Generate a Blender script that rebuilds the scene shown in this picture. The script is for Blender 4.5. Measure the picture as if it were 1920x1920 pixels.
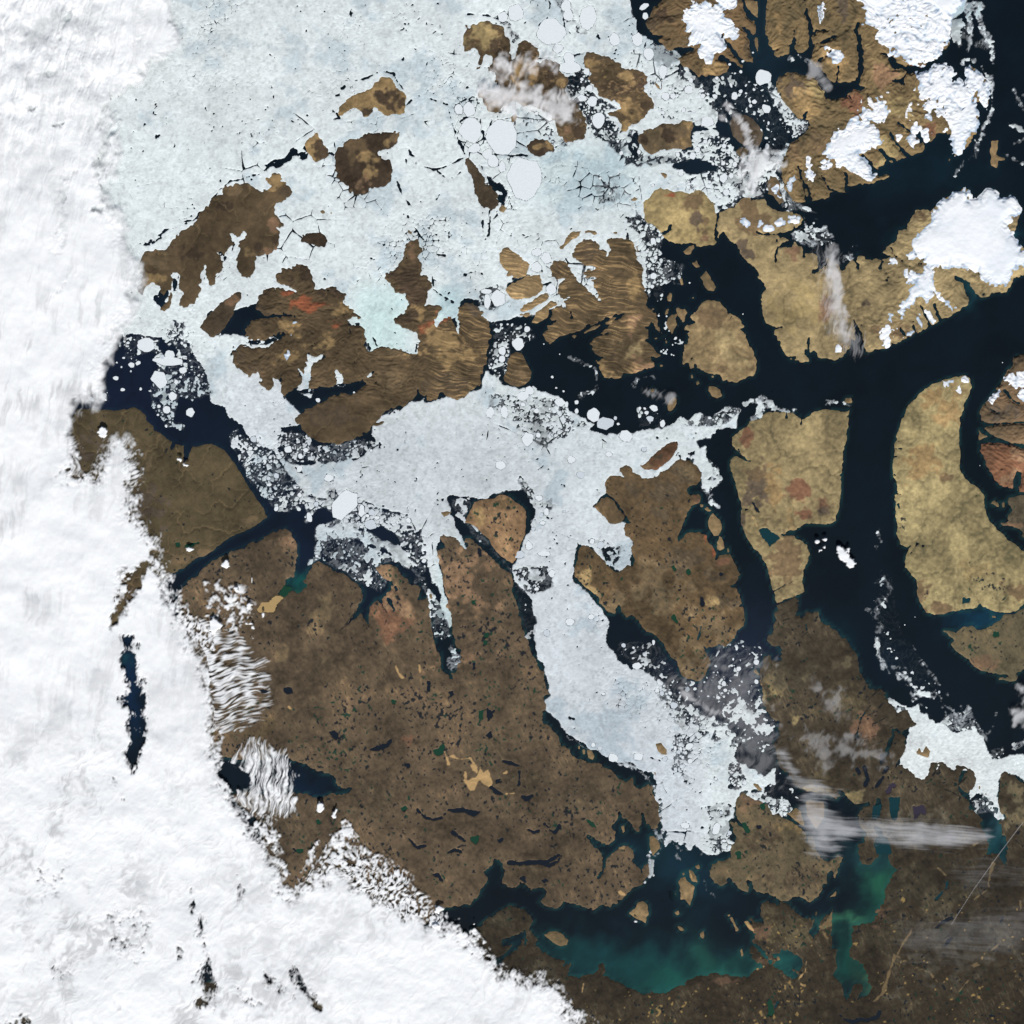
# Sea, islands, pack ice, glaciers and cloud seen straight down from orbit. One unit is ten kilometres.
import bpy, math, re, time
import numpy as np
R_=math.radians
scene=bpy.context.scene
for o_ in list(bpy.data.objects): bpy.data.objects.remove(o_)
# ---- camera
cam=bpy.data.cameras.new('camera'); cam.lens=112.5; cam.sensor_width=36; cam.clip_start=10; cam.clip_end=60000
camo=bpy.data.objects.new('camera',cam); scene.collection.objects.link(camo); camo.location=(0,0,600.5); camo.rotation_euler=(0,0,0)
scene.camera=camo
# ---- sky and sun: noon sun to the south, a little west of the frame's lower edge
SUN_EL,SUN_AZ=41.,4.
world=bpy.data.worlds.new('World'); scene.world=world; world.use_nodes=True
nt=world.node_tree; bg=nt.nodes['Background']; sky=nt.nodes.new('ShaderNodeTexSky'); sky.sky_type='NISHITA'; sky.sun_disc=False
sky.sun_elevation=R_(SUN_EL); sky.sun_rotation=R_(180-SUN_AZ); sky.altitude=0
nt.links.new(sky.outputs[0],bg.inputs[0]); bg.inputs[1].default_value=.06
sun=bpy.data.lights.new('sun','SUN'); sun.energy=4.1; sun.angle=R_(.53); sun.color=(1,.985,.955)
suno=bpy.data.objects.new('sun',sun); scene.collection.objects.link(suno); suno.rotation_euler=(R_(90-SUN_EL),0,R_(SUN_AZ)); suno.location=(0,-60,80)
vs=scene.view_settings; vs.view_transform='Standard'; vs.look='None'; vs.exposure=0.; vs.gamma=1; vs.use_curve_mapping=False
scene.cycles.max_bounces=6; scene.cycles.transparent_max_bounces=12; scene.cycles.diffuse_bounces=2
T0_=time.time()
# outlines: a token such as C0 picks the survey sheet the following numbers are measured on
LAND={}
def L(n,*p,cut=()): LAND.setdefault(n,dict(add=[],cut=[])); LAND[n]['add']+=list(p); LAND[n]['cut']+=list(cut)
L('borden','B0 1115,1010 1135,950 1180,915 1265,850 1330,835 1390,805 1425,770 1445,735 1500,700 1540,680 1590,695 1640,740 1655,780 1700,810 1725,850 1735,900 1730,960 1720,1015 1680,1035 1620,1020 1570,1048 1520,1030 1490,1000 1480,975 1445,965 1430,1010 1400,1050 1345,1045 1330,1005 1290,975 1240,985 1180,1020 1135,1040')
L('brock','B0 820,1265 860,1230 910,1205 940,1180 950,1225 975,1250 990,1290 1030,1330 1040,1370 1020,1410 975,1440 930,1460 895,1435 880,1400 850,1360 830,1320')
L('mackenzie','B0 1100,1350 1120,1310 1160,1305 1210,1265 1260,1245 1300,1240 1340,1215 1400,1195 1440,1185 1500,1190 1540,1175 1600,1170 1680,1185 1690,1220 1680,1270 1650,1310 1600,1330 1540,1340 1510,1355 1480,1365 1500,1400 1540,1430 1590,1425 1615,1450 1605,1500 1610,1560 1590,1620 1540,1670 1480,1700 1420,1700 1380,1730 1330,1760 1290,1770 1245,1750 1210,1720 1190,1680 1150,1650 1130,1620 1100,1600 1105,1560 1090,1510 1105,1480 1100,1430 1090,1390')
L('patrick','B0 0,1780 30,1765 65,1740 80,1680 110,1665 160,1655 200,1645 260,1650 310,1645 340,1670 380,1700 430,1730 460,1700 490,1705 510,1670 480,1640 465,1600 500,1590 520,1555 570,1550 610,1570 625,1610 610,1630 650,1645 690,1670 710,1710 715,1745 690,1775 650,1785 620,1820 570,1830 550,1880 560,1920 B1 580,20 600,50 630,80 635,110 600,130 550,100 560,130 590,160 595,220 590,290 560,330 500,365 430,370 385,380 385,430 385,510 340,570 300,590 250,560 220,510 195,450 205,400 230,300 150,290 100,370 95,400 90,490 60,530 20,540 20,590 10,640 A1 1900,660 1870,650 1840,655 1810,620 1780,640 1800,680 1800,740 1750,810 1700,830 1640,850 1600,820 1620,780 1630,720 1600,700 1595,560 1545,560 1560,640 1555,710 1540,800 1510,850 1480,880 1447,862 1500,800 1530,700 1490,700 1470,750 1450,710 1420,650 1350,620 1330,640 1285,690 1280,730 1220,680 1250,620 1280,560 1240,530 1230,480 1260,440 1280,390 1300,350 1370,330 1420,320 1480,330 1530,290 1540,250 1600,180 1620,150 1700,120 1750,80 1800,0',
 cut=('B1 150,450,50 190,370,45 200,240,45 170,200,30','B1 200,240,30 250,220,30 275,165,18','A1 1840,480,18 1825,560,40 1850,660,50','A1 1572,545,20 1572,640,50 1575,720,60','B1 90,400,40 60,355,35'))
L('emerald','B1 780,240 800,190 860,165 960,165 1010,200 1025,240 1000,300 940,300 900,290 840,270 790,255')
L('eglinton','A1 1780,1030 1830,960 1920,870 B1 60,800 130,760 170,720 210,690 260,710 250,760 200,850 160,940 100,1030 40,1090 0,1120 A1 1850,1080')
L('isachsen','C0 330,300 350,250 340,215 370,235 420,215 470,195 520,175 570,175 600,205 640,215 680,235 705,270 720,320 745,350 765,400 760,440 750,480 775,520 790,500 800,460 810,410 840,365 880,350 920,370 960,400 1000,430 1005,480 990,540 1030,560 1080,530 1110,515 1150,545 1195,580 1200,640 1240,655 1275,690 1270,750 1250,790 1260,850 1275,900 1310,905 1360,940 1400,1000 1430,1050 1435,1120 1440,1180 1420,1230 1370,1270 1310,1285 1250,1270 1200,1230 1165,1170 1145,1120 1150,1090 1100,1030 1010,980 940,950 870,950 830,920 790,895 740,930 690,960 650,1000 625,1025 560,1005 520,960 490,900 465,850 470,800 500,790 540,810 600,830 690,810 640,750 600,735 620,680 600,640 560,630 565,580 590,560 590,520 560,490 530,480 510,500 500,560 480,600 455,620 440,600 460,550 475,500 470,450 430,435 390,455 345,460 335,400',cut=('C0 785,400,30 785,470,26 785,500,16',))
L('kingchristian','C0 900,1310 930,1265 980,1245 1040,1250 1090,1265 1130,1300 1160,1345 1150,1365 1100,1365 1060,1390 1020,1415 970,1410 930,1380 905,1345')
L('lougheed','C0 335,1425 370,1415 410,1440 440,1480 470,1520 500,1560 525,1610 530,1660 570,1670 600,1700 630,1740 650,1790 650,1840 610,1880 580,1900 540,1870 500,1865 470,1830 450,1770 430,1720 410,1660 400,1610 380,1570 375,1520 350,1480')
L('amund','C0 1420,500 1440,465 1500,455 1560,475 1620,500 1680,520 1720,560 1755,560 1750,600 1790,625 1840,610 D0 130,605 180,620 230,650 270,690 260,730 220,810 250,825 290,860 310,910 320,970 270,1010 240,1050 190,1090 150,1115 110,1105 90,1150 65,1190 20,1180 C0 1745,1150 1750,1120 1700,1060 1620,1030 1620,1005 1700,990 1740,970 1730,930 1650,900 1580,880 1540,850 1520,800 1480,740 1455,700 1480,660 1430,600 1415,540')
L('cornwall','D0 185,1220 240,1160 280,1120 310,1150 360,1130 400,1110 480,1105 540,1105 570,1070 620,1080 660,1095 680,1130 650,1180 650,1230 660,1290 650,1320 570,1340 500,1335 430,1350 380,1360 340,1385 290,1390 240,1360 200,1320 180,1270')
L('graham','D0 1000,1100 1030,1050 1080,1030 1150,1030 1210,1070 1260,1120 1300,1180 1295,1250 1270,1310 1230,1330 1170,1310 1120,1300 1070,1270 1030,1220 1010,1160')
L('buckingham','D0 1065,1350 1100,1325 1150,1330 1170,1360 1160,1400 1120,1412 1080,1390')
L('northkent','D0 1340,1640 1365,1580 1410,1590 1445,1640 1450,1700 1480,1770 1500,1810 1450,1840 1400,1780 1350,1740')
L('grinnell','D0 215,1820 270,1780 290,1740 330,1700 380,1685 440,1695 500,1720 560,1715 620,1730 640,1740 690,1710 750,1710 790,1760 830,1800 860,1840 880,1920 D1 885,30 870,100 860,150 870,230 890,260 860,280 760,290 690,300 690,272 600,270 560,275 500,265 450,240 420,215 380,180 350,140 310,100 260,80 230,30 240,0',cut=('D1 400,185,20 450,155,20 475,105,10',))
L('devon','D0 900,1900 960,1890 1040,1860 1090,1800 1130,1770 1180,1765 1200,1800 1310,1790 1360,1850 1430,1900 1560,1910 D1 1600,0 1640,20 1660,50 1640,90 1580,130 1540,165 1400,175 1320,185 1320,200 1420,200 1520,225 1530,240 1470,280 1400,300 1380,320 1440,300 1470,310 1510,300 1560,300 1575,250 1610,270 1650,300 1670,345 1730,350 E1 60,380 75,440 70,490 20,510 10,540 40,550 90,500 150,460 150,410 210,440 270,470 290,510 310,500 330,440 370,420 410,420 420,360 470,370 500,400 560,420 600,410 640,420 680,410 740,385 700,370 660,350 690,310 750,260 790,210 800,160 870,140 870,90 920,40 940,0 E0 940,1890 1000,1880 1050,1890 1080,1910 1130,1860 1200,1790 1290,1730 1380,1695 1430,1700 1450,1790 1500,1790 1550,1750 1590,1705 1640,1700 1690,1745 1700,1765 1740,1790 1800,1760 1850,1800 1890,1860 E1 1890,0 1870,60 1850,130 1820,190 1840,220 1870,260 1920,310 2100,300 2250,420 2200,560 2000,540 1920,550 1830,580 1800,650 1770,710 1700,715 1630,720 1610,745 1560,755 1490,720 1450,680 1440,620 1400,600 1400,640 1410,740 1430,770 1420,820 1370,840 1320,890 1230,935 1190,960 1140,990 1100,1000 1070,1020 970,1075 935,1080 900,1105 870,1120 810,1150 770,1170 730,1160 720,1180 680,1210 650,1215 580,1225 540,1240 500,1240 480,1180 470,1100 430,1010 390,960 400,1000 405,1150 350,1100 360,1140 360,1220 330,1240 290,1285 230,1320 180,1310 130,1300 D1 1800,1290 1760,1230 1730,1260 1715,1260 1690,1210 1670,1260 1700,1300 1710,1330 1640,1335 1590,1320 1600,1280 1560,1290 1510,1280 1480,1240 1460,1160 1410,1100 1400,1060 1420,1020 1380,1025 1330,990 1310,950 1300,860 1285,800 1290,730 1315,680 1300,660 1300,620 1260,570 1250,520 1220,470 1160,440 1110,390 1090,320 1050,270 1000,240 965,180 940,170 910,190 895,230 890,150 895,100 900,0',
 cut=('D1 1240,165,14 1310,190,22 1420,188,20 1600,165,40','D1 1310,190,14 1295,250,10','D1 1430,310,20 1415,380,16 1415,460,6','D1 1430,195,12 1420,250,8','D1 1670,340,14 1665,385,10','D1 1520,300,14 1510,350,8','D1 1400,1040,16 1460,1025,8','D1 1715,1120,16 1705,1260,26','E1 1310,575,26 1390,620,40 1420,700,56','E1 1120,830,8 1140,900,16 1185,970,26','E1 990,825,8 1030,900,16 1085,1010,26','E1 925,990,14 950,1080,30','E1 810,1035,10 835,1080,16 890,1120,22','E1 650,430,20 625,485,14','E1 395,425,12 430,460,12 425,495,8','E1 730,1160,10 715,1180,14'))
for p in ('D1 580,340 600,330 640,290 680,280 685,310 660,340 650,370 600,370','D1 655,440 690,440 700,410 715,450 735,470 735,485 700,490 680,470','D1 740,575 760,540 790,515 825,560 840,600 875,660 860,690 810,695 780,670 760,610','D1 515,850 540,840 570,860 600,845 620,890 600,940 600,970 575,980 555,940 530,910','D1 425,990 450,950 490,905 525,900 515,950 530,1000 500,1050 480,1080 460,1050 430,1020','D1 810,1600 820,1560 860,1555 910,1590 940,1640 925,1655 890,1660 840,1640','D1 440,1740 460,1690 490,1655 520,1660 520,1710 500,1760 470,1785 445,1770','E1 300,1690 320,1665 365,1660 370,1700 340,1710 310,1705','D1 552,590 572,575 580,635 565,640','D1 445,755 465,715 478,725 470,790 445,785','D1 415,900 440,855 455,860 440,900 425,912','D1 405,1105 420,1110 440,1160 430,1180','D1 285,1595 310,1580 328,1590 300,1610','D1 655,1450 665,1450 665,1478 655,1478','D1 700,1520 715,1510 722,1530 708,1540','D1 835,1462 855,1462 858,1475 838,1480','D1 663,760 678,745 682,755 668,768','D1 320,1120 345,1118 350,1132 325,1134','D1 370,1360 392,1358 396,1375 378,1378','D1 1543,1298 1560,1298 1560,1312 1545,1314',
 'D0 320,745 345,745 385,795 380,815 345,790','D0 365,1545 410,1540 445,1565 435,1600 390,1590','D0 110,1800 140,1765 180,1780 150,1815','C0 650,1860 680,1845 715,1855 715,1890 690,1915 655,1900','C0 745,1050 780,1020 820,1040 800,1080 765,1100','B0 962,1895 985,1885 1006,1895 1006,1915 985,1926 965,1915','B0 1048,1912 1062,1905 1072,1916 1060,1928','B1 1745,155 1765,150 1785,175 1780,185 1755,172','C1 1425,155 1480,143 1520,150 1540,180 1510,195 1470,170 1430,172','C1 1645,165 1690,155 1725,165 1720,190 1680,188','E0 1635,1270 1690,1265 1685,1340 1670,1390 1750,1420 1755,1440 1690,1440 1680,1510 1650,1500 1620,1490 1630,1420 1620,1360','E0 1240,1425 1265,1418 1260,1450 1240,1455','D0 1230,330 1250,335 1265,470 1240,465 1228,400','D0 1140,0 1160,60 1210,130 1250,150 1255,0'):
    L('islet%02d'%(len([k for k in LAND if k[:5]=='islet'])),p)
L('cornwallis','D1 720,860 750,810 790,790 860,785 910,800 950,840 1000,890 1060,930 1110,970 1125,1010 1110,1050 1150,1090 1160,1150 1190,1190 1220,1250 1240,1330 1245,1410 1220,1460 1150,1480 1100,1495 1060,1520 1000,1515 980,1490 940,1505 930,1470 880,1450 850,1440 800,1430 750,1430 700,1390 690,1340 675,1320 680,1390 650,1395 640,1340 600,1330 585,1350 580,1290 590,1180 630,1140 640,1110 620,1090 640,1060 600,1040 610,1000 650,1000 680,980 650,950 660,910 700,880',cut=('D1 1000,950,6 1020,925,10','D1 1050,975,6 1085,968,10','D1 640,1070,14 620,1100,10'))
L('isle_ba1','C1 645,360 690,310 740,300 780,340 830,370 870,410 940,450 930,510 890,555 830,580 770,570 710,560 720,530 690,490 660,430')
L('isle_ba2','C1 705,690 740,640 800,610 860,590 910,560 960,550 1020,550 1040,620 1045,690 1000,730 930,760 850,775 780,765 730,740')
L('isle_ba3','C1 830,860 870,820 950,780 1020,740 1070,710 1110,740 1080,780 1000,830 940,860 880,885 840,885')
L('isle_ba3b','C1 840,910 900,885 935,890 930,920 880,935')
L('isle_ba4','C1 940,985 970,940 985,890 1050,840 1120,785 1170,790 1170,820 1110,860 1095,930 1050,960 990,990')
L('isle_ba5','C1 1175,310 1220,270 1270,200 1320,165 1390,160 1360,210 1280,280 1210,330')
L('bathurst','C1 1290,360 1340,310 1360,260 1420,235 1480,240 1530,240 1570,290 1620,330 1640,310 1620,240 1680,210 1760,215 1830,240 1870,270 1890,340 1920,430 D1 165,300 165,400 200,450 225,520 230,640 260,720 255,790 230,830 260,845 320,860 335,920 350,990 390,1070 350,1060 320,1010 290,960 270,1000 290,1040 270,1060 280,1110 260,1160 300,1200 340,1240 370,1280 350,1300 310,1300 280,1290 310,1320 320,1370 270,1390 210,1420 130,1440 50,1450 10,1470 C1 1760,1475 1680,1480 1600,1470 1570,1430 1560,1370 1530,1330 1600,1300 1550,1280 1480,1230 1490,1200 1470,1170 1500,1130 1560,1100 1640,1075 1540,1090 1620,1030 1590,1010 1640,960 1770,905 1640,930 1560,970 1480,1000 1400,1045 1320,1070 1240,1100 1160,1130 1110,1165 1080,1140 1050,1080 1100,1050 1090,1010 1150,980 1100,950 1130,880 1170,840 1210,830 1240,800 1190,750 1170,680 1200,620 1240,590 1160,600 1120,550 1120,470 1150,425 1220,425 1270,460 1300,520 1350,580 1400,650 1450,680 1500,740 1560,800 1530,720 1500,620 1480,600 1420,560 1410,530 1450,500 1400,460 1350,420 1310,390',
 'D1 0,225 60,235 110,255 150,305 165,400 100,420 0,420',
 cut=('C1 1210,780,40 1240,850,22 1290,880,14 1310,930,12 1330,935,8','C1 1215,790,24 1270,760,12','C1 1160,970,14 1100,985,24','C1 1300,480,30 1420,600,60 1500,690,55 1560,790,10','C1 1590,300,50 1630,330,40 1630,370,10','C1 1400,490,46 1500,490,14','C1 1460,590,40 1520,580,12','D1 250,1030,20 290,1050,14','D1 250,1150,16 300,1170,16','D1 270,1280,12 330,1310,22','C1 1360,1430,10 1380,1380,6','C1 1560,1050,20 1640,1000,16 1760,915,8'))
L('byam','C1 730,1340 760,1270 800,1245 850,1260 890,1320 920,1390 945,1430 930,1490 890,1540 820,1560 760,1545 700,1510 695,1480 720,1410')
for p in ('C1 1410,1075 1440,1050 1520,1010 1560,1005 1540,1030 1450,1070 1420,1090','C1 1310,1105 1330,1092 1350,1100 1330,1120'): L('islet%02d'%(len([k for k in LAND if k[:5]=='islet'])),p)
L('melville','B1 570,550 620,490 680,475 770,445 840,460 890,500 890,560 880,590 905,640 905,690 940,695 1000,670 1050,650 1100,660 1120,690 1190,730 1170,770 1190,820 1260,860 1300,920 1330,940 1250,950 1220,1000 1330,1000 1360,1050 1370,1130 1360,1180 1390,1240 1450,1215 1540,1200 1600,1220 1700,1225 1790,1250 1840,1270 1830,1210 1850,1150 1830,1100 1760,1050 1680,1010 1630,970 1620,950 1700,890 1750,840 1740,790 1720,740 1640,710 1600,640 1550,590 1555,540 1610,510 1680,480 1670,450 1700,390 1720,320 1750,250 1800,230 1860,235 1860,280 1900,310 1890,350 1850,390 1880,450 1880,540 1920,550 C1 30,610 45,660 10,700 0,730 0,810 60,815 100,820 140,850 120,920 80,1010 150,930 240,930 290,1000 275,920 290,850 340,800 400,805 450,830 500,880 550,950 565,1040 575,1100 560,1180 530,1240 540,1300 530,1360 500,1440 490,1530 460,1580 380,1610 320,1660 260,1680 200,1660 150,1630 100,1670 0,1690 B1 1910,1650 1840,1600 1820,1660 1760,1690 1720,1740 1620,1750 1560,1770 1510,1810 1490,1850 1430,1900 G 720,790 700,800 680,815 640,832 600,828 575,815 557,795 B1 735,1840 770,1790 850,1755 930,1720 1000,1690 1060,1640 1140,1625 1240,1625 1310,1600 1380,1530 1340,1500 1260,1520 1150,1530 1050,1550 950,1560 850,1570 770,1540 700,1590 640,1640 610,1610 610,1480 580,1500 530,1480 540,1540 520,1590 490,1600 440,1550 400,1520 430,1500 400,1430 340,1450 320,1470 280,1440 210,1400 150,1350 150,1310 180,1250 240,1190 300,1190 400,1195 490,1195 540,1150 620,1110 680,1070 620,1080 560,1100 480,1130 420,1140 330,1130 260,1110 290,1030 330,960 400,955 450,950 550,935 730,925 700,905 560,905 460,915 400,880 385,850 410,780 410,740 450,690 520,660 600,665 680,690 740,710 700,670 640,640 600,640 565,610',
 cut=('B1 820,1640,80 825,1480,66 860,1380,50 875,1330,36','B1 875,1330,26 920,1310,34 990,1290,12','B1 870,1330,24 855,1300,20 855,1255,10','B1 825,1480,40 790,1440,34 768,1395,10','B1 1110,1425,14 1120,1480,22 1130,1540,30','B1 1155,1440,12 1150,1510,24','C1 105,930,12 85,1015,16','C1 260,900,40 265,980,34 285,1070,14 292,1110,6','B1 1390,1470,40 1430,1435,24','B1 1230,960,22 1330,975,26 1300,945,14','B1 860,1480,20 900,1475,8'))
L('banks','A1 690,1760 780,1760 880,1765 960,1770 1050,1775 1130,1755 1200,1745 1260,1770 1300,1800 1320,1860 1370,1920')
L('axel','D0 240,200 290,140 320,60 370,20 420,-20 420,-300 1100,-300 1105,0 1120,60 1150,130 1190,170 1230,190 1240,250 1235,300 1212,320 1225,400 1215,480 1215,500 1205,565 1160,550 1110,520 1080,490 1040,440 980,380 935,320 915,290 905,300 935,350 980,420 1040,500 1080,550 1115,590 1110,605 1070,585 1020,550 975,515 920,500 900,530 960,560 990,600 990,650 950,670 880,685 790,685 740,660 720,690 700,650 640,620 590,590 555,560 530,520 590,490 650,455 690,435 680,425 560,420 450,452 400,400 345,350 380,330 440,330 380,310 310,310 270,250',
 cut=('D0 910,285,14 935,335,24 1000,420,24 1060,500,30 1110,560,40','D0 1110,240,20 1165,290,34 1195,340,36 1205,390,34 1220,490,40'))
L('ellesmere')
LAND['ellesmere']['add']=['D0 1335,-300 1335,0 1330,100 1320,280 1340,350 1360,400 1390,440 1440,430 1400,490 1410,505 1470,505 1530,470 1535,410 1560,385 1590,400 1595,440 1610,470 1650,475 1700,420 1730,400 E0 10,400 40,390 30,460 5,540 60,590 100,610 130,660 170,710 230,740 330,735 400,725 430,725 440,760 510,790 440,800 390,810 340,850 310,880 220,890 140,890 130,830 60,720 0,680 D0 1680,665 1600,645 1500,655 1450,700 1410,760 1430,830 1460,890 1520,940 1560,1000 1610,1060 1660,1060 1710,1080 1720,1130 1690,1200 1600,1250 1550,1290 1520,1360 1490,1440 1450,1520 1470,1590 1500,1640 1490,1700 1520,1740 1570,1800 1640,1820 1700,1810 E0 60,1795 110,1795 170,1790 180,1760 150,1720 240,1720 320,1725 330,1660 360,1670 450,1655 560,1650 620,1620 700,1585 690,1570 620,1560 600,1520 620,1510 660,1490 690,1440 740,1470 745,1440 800,1440 860,1410 870,1380 930,1400 990,1370 1030,1330 1010,1290 1000,1262 1070,1265 1120,1240 1140,1200 1200,1195 1260,1210 1265,1280 1270,1340 1300,1400 1320,1410 1360,1370 1420,1310 1460,1250 1500,1190 1515,1120 1520,1050 1510,990 1500,920 1530,915 1550,960 1590,990 1610,940 1620,850 1600,740 1560,680 1500,620 1440,590 1400,620 1410,700 1400,760 1380,760 1340,700 1290,740 1265,760 1270,700 1310,660 1265,610 1200,560 1130,570 1095,610 1065,640 960,650 880,660 850,700 840,760 820,785 800,750 730,740 730,720 800,710 840,680 860,640 830,620 760,620 730,600 700,520 650,480 700,490 760,540 800,570 860,590 900,590 1000,600 1050,585 1080,540 1130,520 1180,490 1190,410 1210,450 1240,400 1255,380 1250,300 1260,200 1280,130 1340,60 1385,0 1385,-300']
LAND['ellesmere']['cut']=['D0 1678,-60,14 1680,0,14 1690,120,16 1725,200,24 1730,300,26 1722,400,30','D0 1578,230,10 1580,300,16 1580,400,24','E0 430,215,20 405,270,28 440,350,32 450,500,32 455,640,32 425,735,36','E0 250,590,10 245,680,12 235,750,20','E0 40,300,14 60,270,14 110,265,14 160,275,8','E0 90,385,14 150,345,14 240,320,8','E0 50,580,22 90,520,18 140,500,14 205,475,8','E0 350,850,20 370,895,10','D0 1690,1015,20 1665,1075,26','D0 1620,1510,16 1640,1580,20 1670,1640,18 1710,1700,20 1730,1810,24','D0 1660,1650,12 1690,1810,16','D0 1835,1580,10 1870,1650,16 1905,1700,18','E0 105,1590,14 140,1650,18 170,1700,20 230,1720,24 240,1760,24','E0 240,1510,10 290,1540,18 330,1580,20 320,1650,26 325,1710,30','E0 475,1400,20 530,1470,28 580,1530,40 640,1560,50','E0 610,1335,10 660,1375,20 690,1410,24 755,1440,26','E0 720,1200,10 740,1250,18 800,1310,24 865,1395,28','E0 800,1105,8 870,1160,20 930,1200,24 990,1220,24 1000,1275,24','E0 1078,635,14 1080,740,12','E0 1300,700,50 1330,740,20','E0 640,470,8 700,500,14 760,545,30','E0 1000,1130,10 990,1190,14']
L('banks','A2 1370,0 1390,30 1440,60 1500,110 1550,130 1575,155 1620,155 1660,170 1668,240 1640,330 1690,290 1710,220 1730,180 1800,165 1900,155 B2 0,165 60,190 110,225 160,290 230,390 300,520 400,670 450,740 485,810 430,850 330,920 200,970 100,1030 0,1110 A2 1850,1150 1750,1200 1650,1270 1550,1320 1470,1380 1350,1450 1250,1450 1200,1500 1170,1600 1100,1700 1000,1800 850,1600 800,1300 850,1000 900,700 1000,450 1050,300 1030,270 960,330 920,400 870,470 820,490 700,470 620,450 590,380 590,250 600,160 630,50 640,0 A1 650,1850')
b=LAND['banks']['add']; LAND['banks']['add']=[b[0]+' '+b[1]]; LAND['banks']['cut']=['A2 1560,150,30 1540,195,10','A2 1670,200,40 1660,330,14']
L('stefansson','C2 345,860 370,800 400,740 430,680 500,660 600,645 640,620 690,615 750,635 800,680 860,720 895,760 895,850 890,950 860,1040 830,1130 800,1200 770,1230 690,1180 620,1110 560,1020 520,980 470,930 400,870')
L('wales','C2 1600,500 1620,470 1680,430 1740,440 1790,460 1740,400 1740,370 1800,340 1850,370 1860,410 D2 180,420 220,450 265,470 330,440 400,400 480,350 510,300 560,290 600,300 650,310 700,340 740,400 740,470 700,525 640,540 620,580 650,620 720,600 740,640 720,680 660,720 620,770 600,840 560,920 530,990 545,1070 560,1020 600,960 660,940 740,950 790,980 800,1030 850,1090 880,1130 870,1190 880,1220 900,1160 950,1140 1000,1150 1030,1210 1060,1260 1080,1310 1095,1330 1060,1380 1030,1430 1000,1430 1060,1460 1090,1510 1110,1590 1040,1635 1120,1620 1140,1700 1130,1790 1060,1830 1040,1900 D3 1000,30 960,60 900,40 850,60 790,75 750,30 770,80 820,150 830,200 800,270 780,320 740,370 690,375 650,350 620,360 590,350 560,310 540,250 520,190 470,160 440,110 400,40 370,0 D2 310,1860 250,1850 200,1790 170,1740 120,1700 70,1720 30,1660 0,1600 C2 1690,1680 1640,1680 1600,1630 1560,1590 1540,1530 1480,1480 1420,1430 1370,1390 1335,1340 1335,1260 1355,1200 1360,1130 1400,1070 1460,1080 1510,1110 1560,1160 1620,1230 1660,1290 1720,1310 1760,1280 1800,1240 1860,1260 1870,1200 1840,1100 1850,1050 1830,1000 1790,980 1770,920 1790,870 1850,860 1890,900 D2 200,910 100,850 60,790 20,730 C2 1680,640 1620,600 1600,550',
 cut=('D2 745,1800,12 730,1860,20 715,1920,26',))
L('wales_w','C2 1510,720 1570,650 1620,630 1680,660 1710,720 1760,770 1785,820 1750,860 1700,885 1640,860 1580,800')
L('russell','D2 190,345 240,320 270,300 310,240 370,200 440,150 500,130 535,150 530,200 490,270 450,320 400,360 340,395 270,395 230,385')
L('somerset','D1 1160,1920 1180,1870 1210,1860 1280,1840 1330,1800 1400,1780 1500,1790 1560,1790 1610,1820 1650,1860 1680,1850 1730,1800 1800,1780 1870,1768 E1 150,1770 300,1780 350,1775 335,1820 340,1920 E2 340,0 330,60 310,160 290,175 300,200 290,300 280,420 240,440 280,450 270,600 260,720 230,840 190,880 D2 1860,880 1740,870 1660,880 1600,920 1520,950 1470,970 1490,985 1580,985 1590,1005 1640,1020 1690,1060 1720,1140 1710,1220 1670,1280 1650,1400 1670,1480 1640,1500 1600,1520 1500,1555 1425,1590 1410,1550 1390,1450 1360,1350 1340,1260 1310,1200 1270,1140 1220,1090 1190,1040 1150,980 1110,880 1100,770 1120,740 1090,640 1060,530 1030,430 1000,360 1010,300 1050,265 1100,290 1160,320 1220,310 1150,290 1100,240 1060,210 1030,160 1030,90 1090,30 1160,0',cut=('D1 1280,1830,14 1310,1880,8','D1 1515,1790,12 1515,1835,8','D1 1650,1850,24 1640,1890,10','D2 1400,1480,8 1500,1420,4','D2 1100,240,14 1080,200,8'))
L('brodeur','E1 805,1920 840,1810 900,1710 1000,1600 1100,1540 1200,1500 1300,1470 1380,1460 1440,1490 1445,1560 1410,1670 1380,1750 1350,1840 1340,1920 E2 1340,80 1350,200 1345,350 1360,410 1390,470 1440,510 1520,560 1565,620 1560,660 1580,770 1620,850 1680,930 1740,980 1790,1030 1850,1070 1920,1120 2050,1200 2050,1500 1920,1600 1850,1660 1750,1680 1650,1660 1560,1620 1530,1590 1500,1630 1400,1650 1300,1660 1200,1680 1120,1695 1050,1680 1000,1600 955,1500 970,1450 960,1380 900,1320 855,1270 855,1180 880,1130 900,1070 870,1080 810,1060 780,960 790,880 770,800 770,700 760,620 790,590 775,500 740,430 740,350 750,250 760,150',cut=('E2 755,195,8 825,198,4','E2 745,275,10 785,268,4','E2 755,435,12 775,440,8','E2 770,600,14 825,612,8','E2 790,700,24 800,735,14','E2 870,1100,30 900,1075,16'))
L('bylot','E1 2100,1200 1920,1275 1830,1300 1820,1370 1780,1400 1750,1470 1700,1560 1680,1575 1660,1600 1600,1680 1570,1715 1550,1740 1520,1810 1540,1870 1640,1890 1750,1890 E2 1560,10 1620,60 1700,110 1800,150 1920,160 2150,160 2150,-300',cut=('E1 1670,1590,16 1750,1592,18 1790,1640,18 1850,1700,14 1900,1715,8','E1 1570,1705,18 1620,1760,18 1700,1800,14','E1 1540,1890,10 1700,1895,16 1920,1880,14 2100,1870,14'))
L('borden_pen','E2 1535,150 1620,140 1700,150 1800,160 1920,200 2150,230 2150,600 1920,590 1880,590 1860,540 1890,520 1900,420 1860,400 1850,450 1820,550 1760,540 1700,520 1660,470 1650,440 1610,400 1580,330 1560,260 1530,220')
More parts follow.
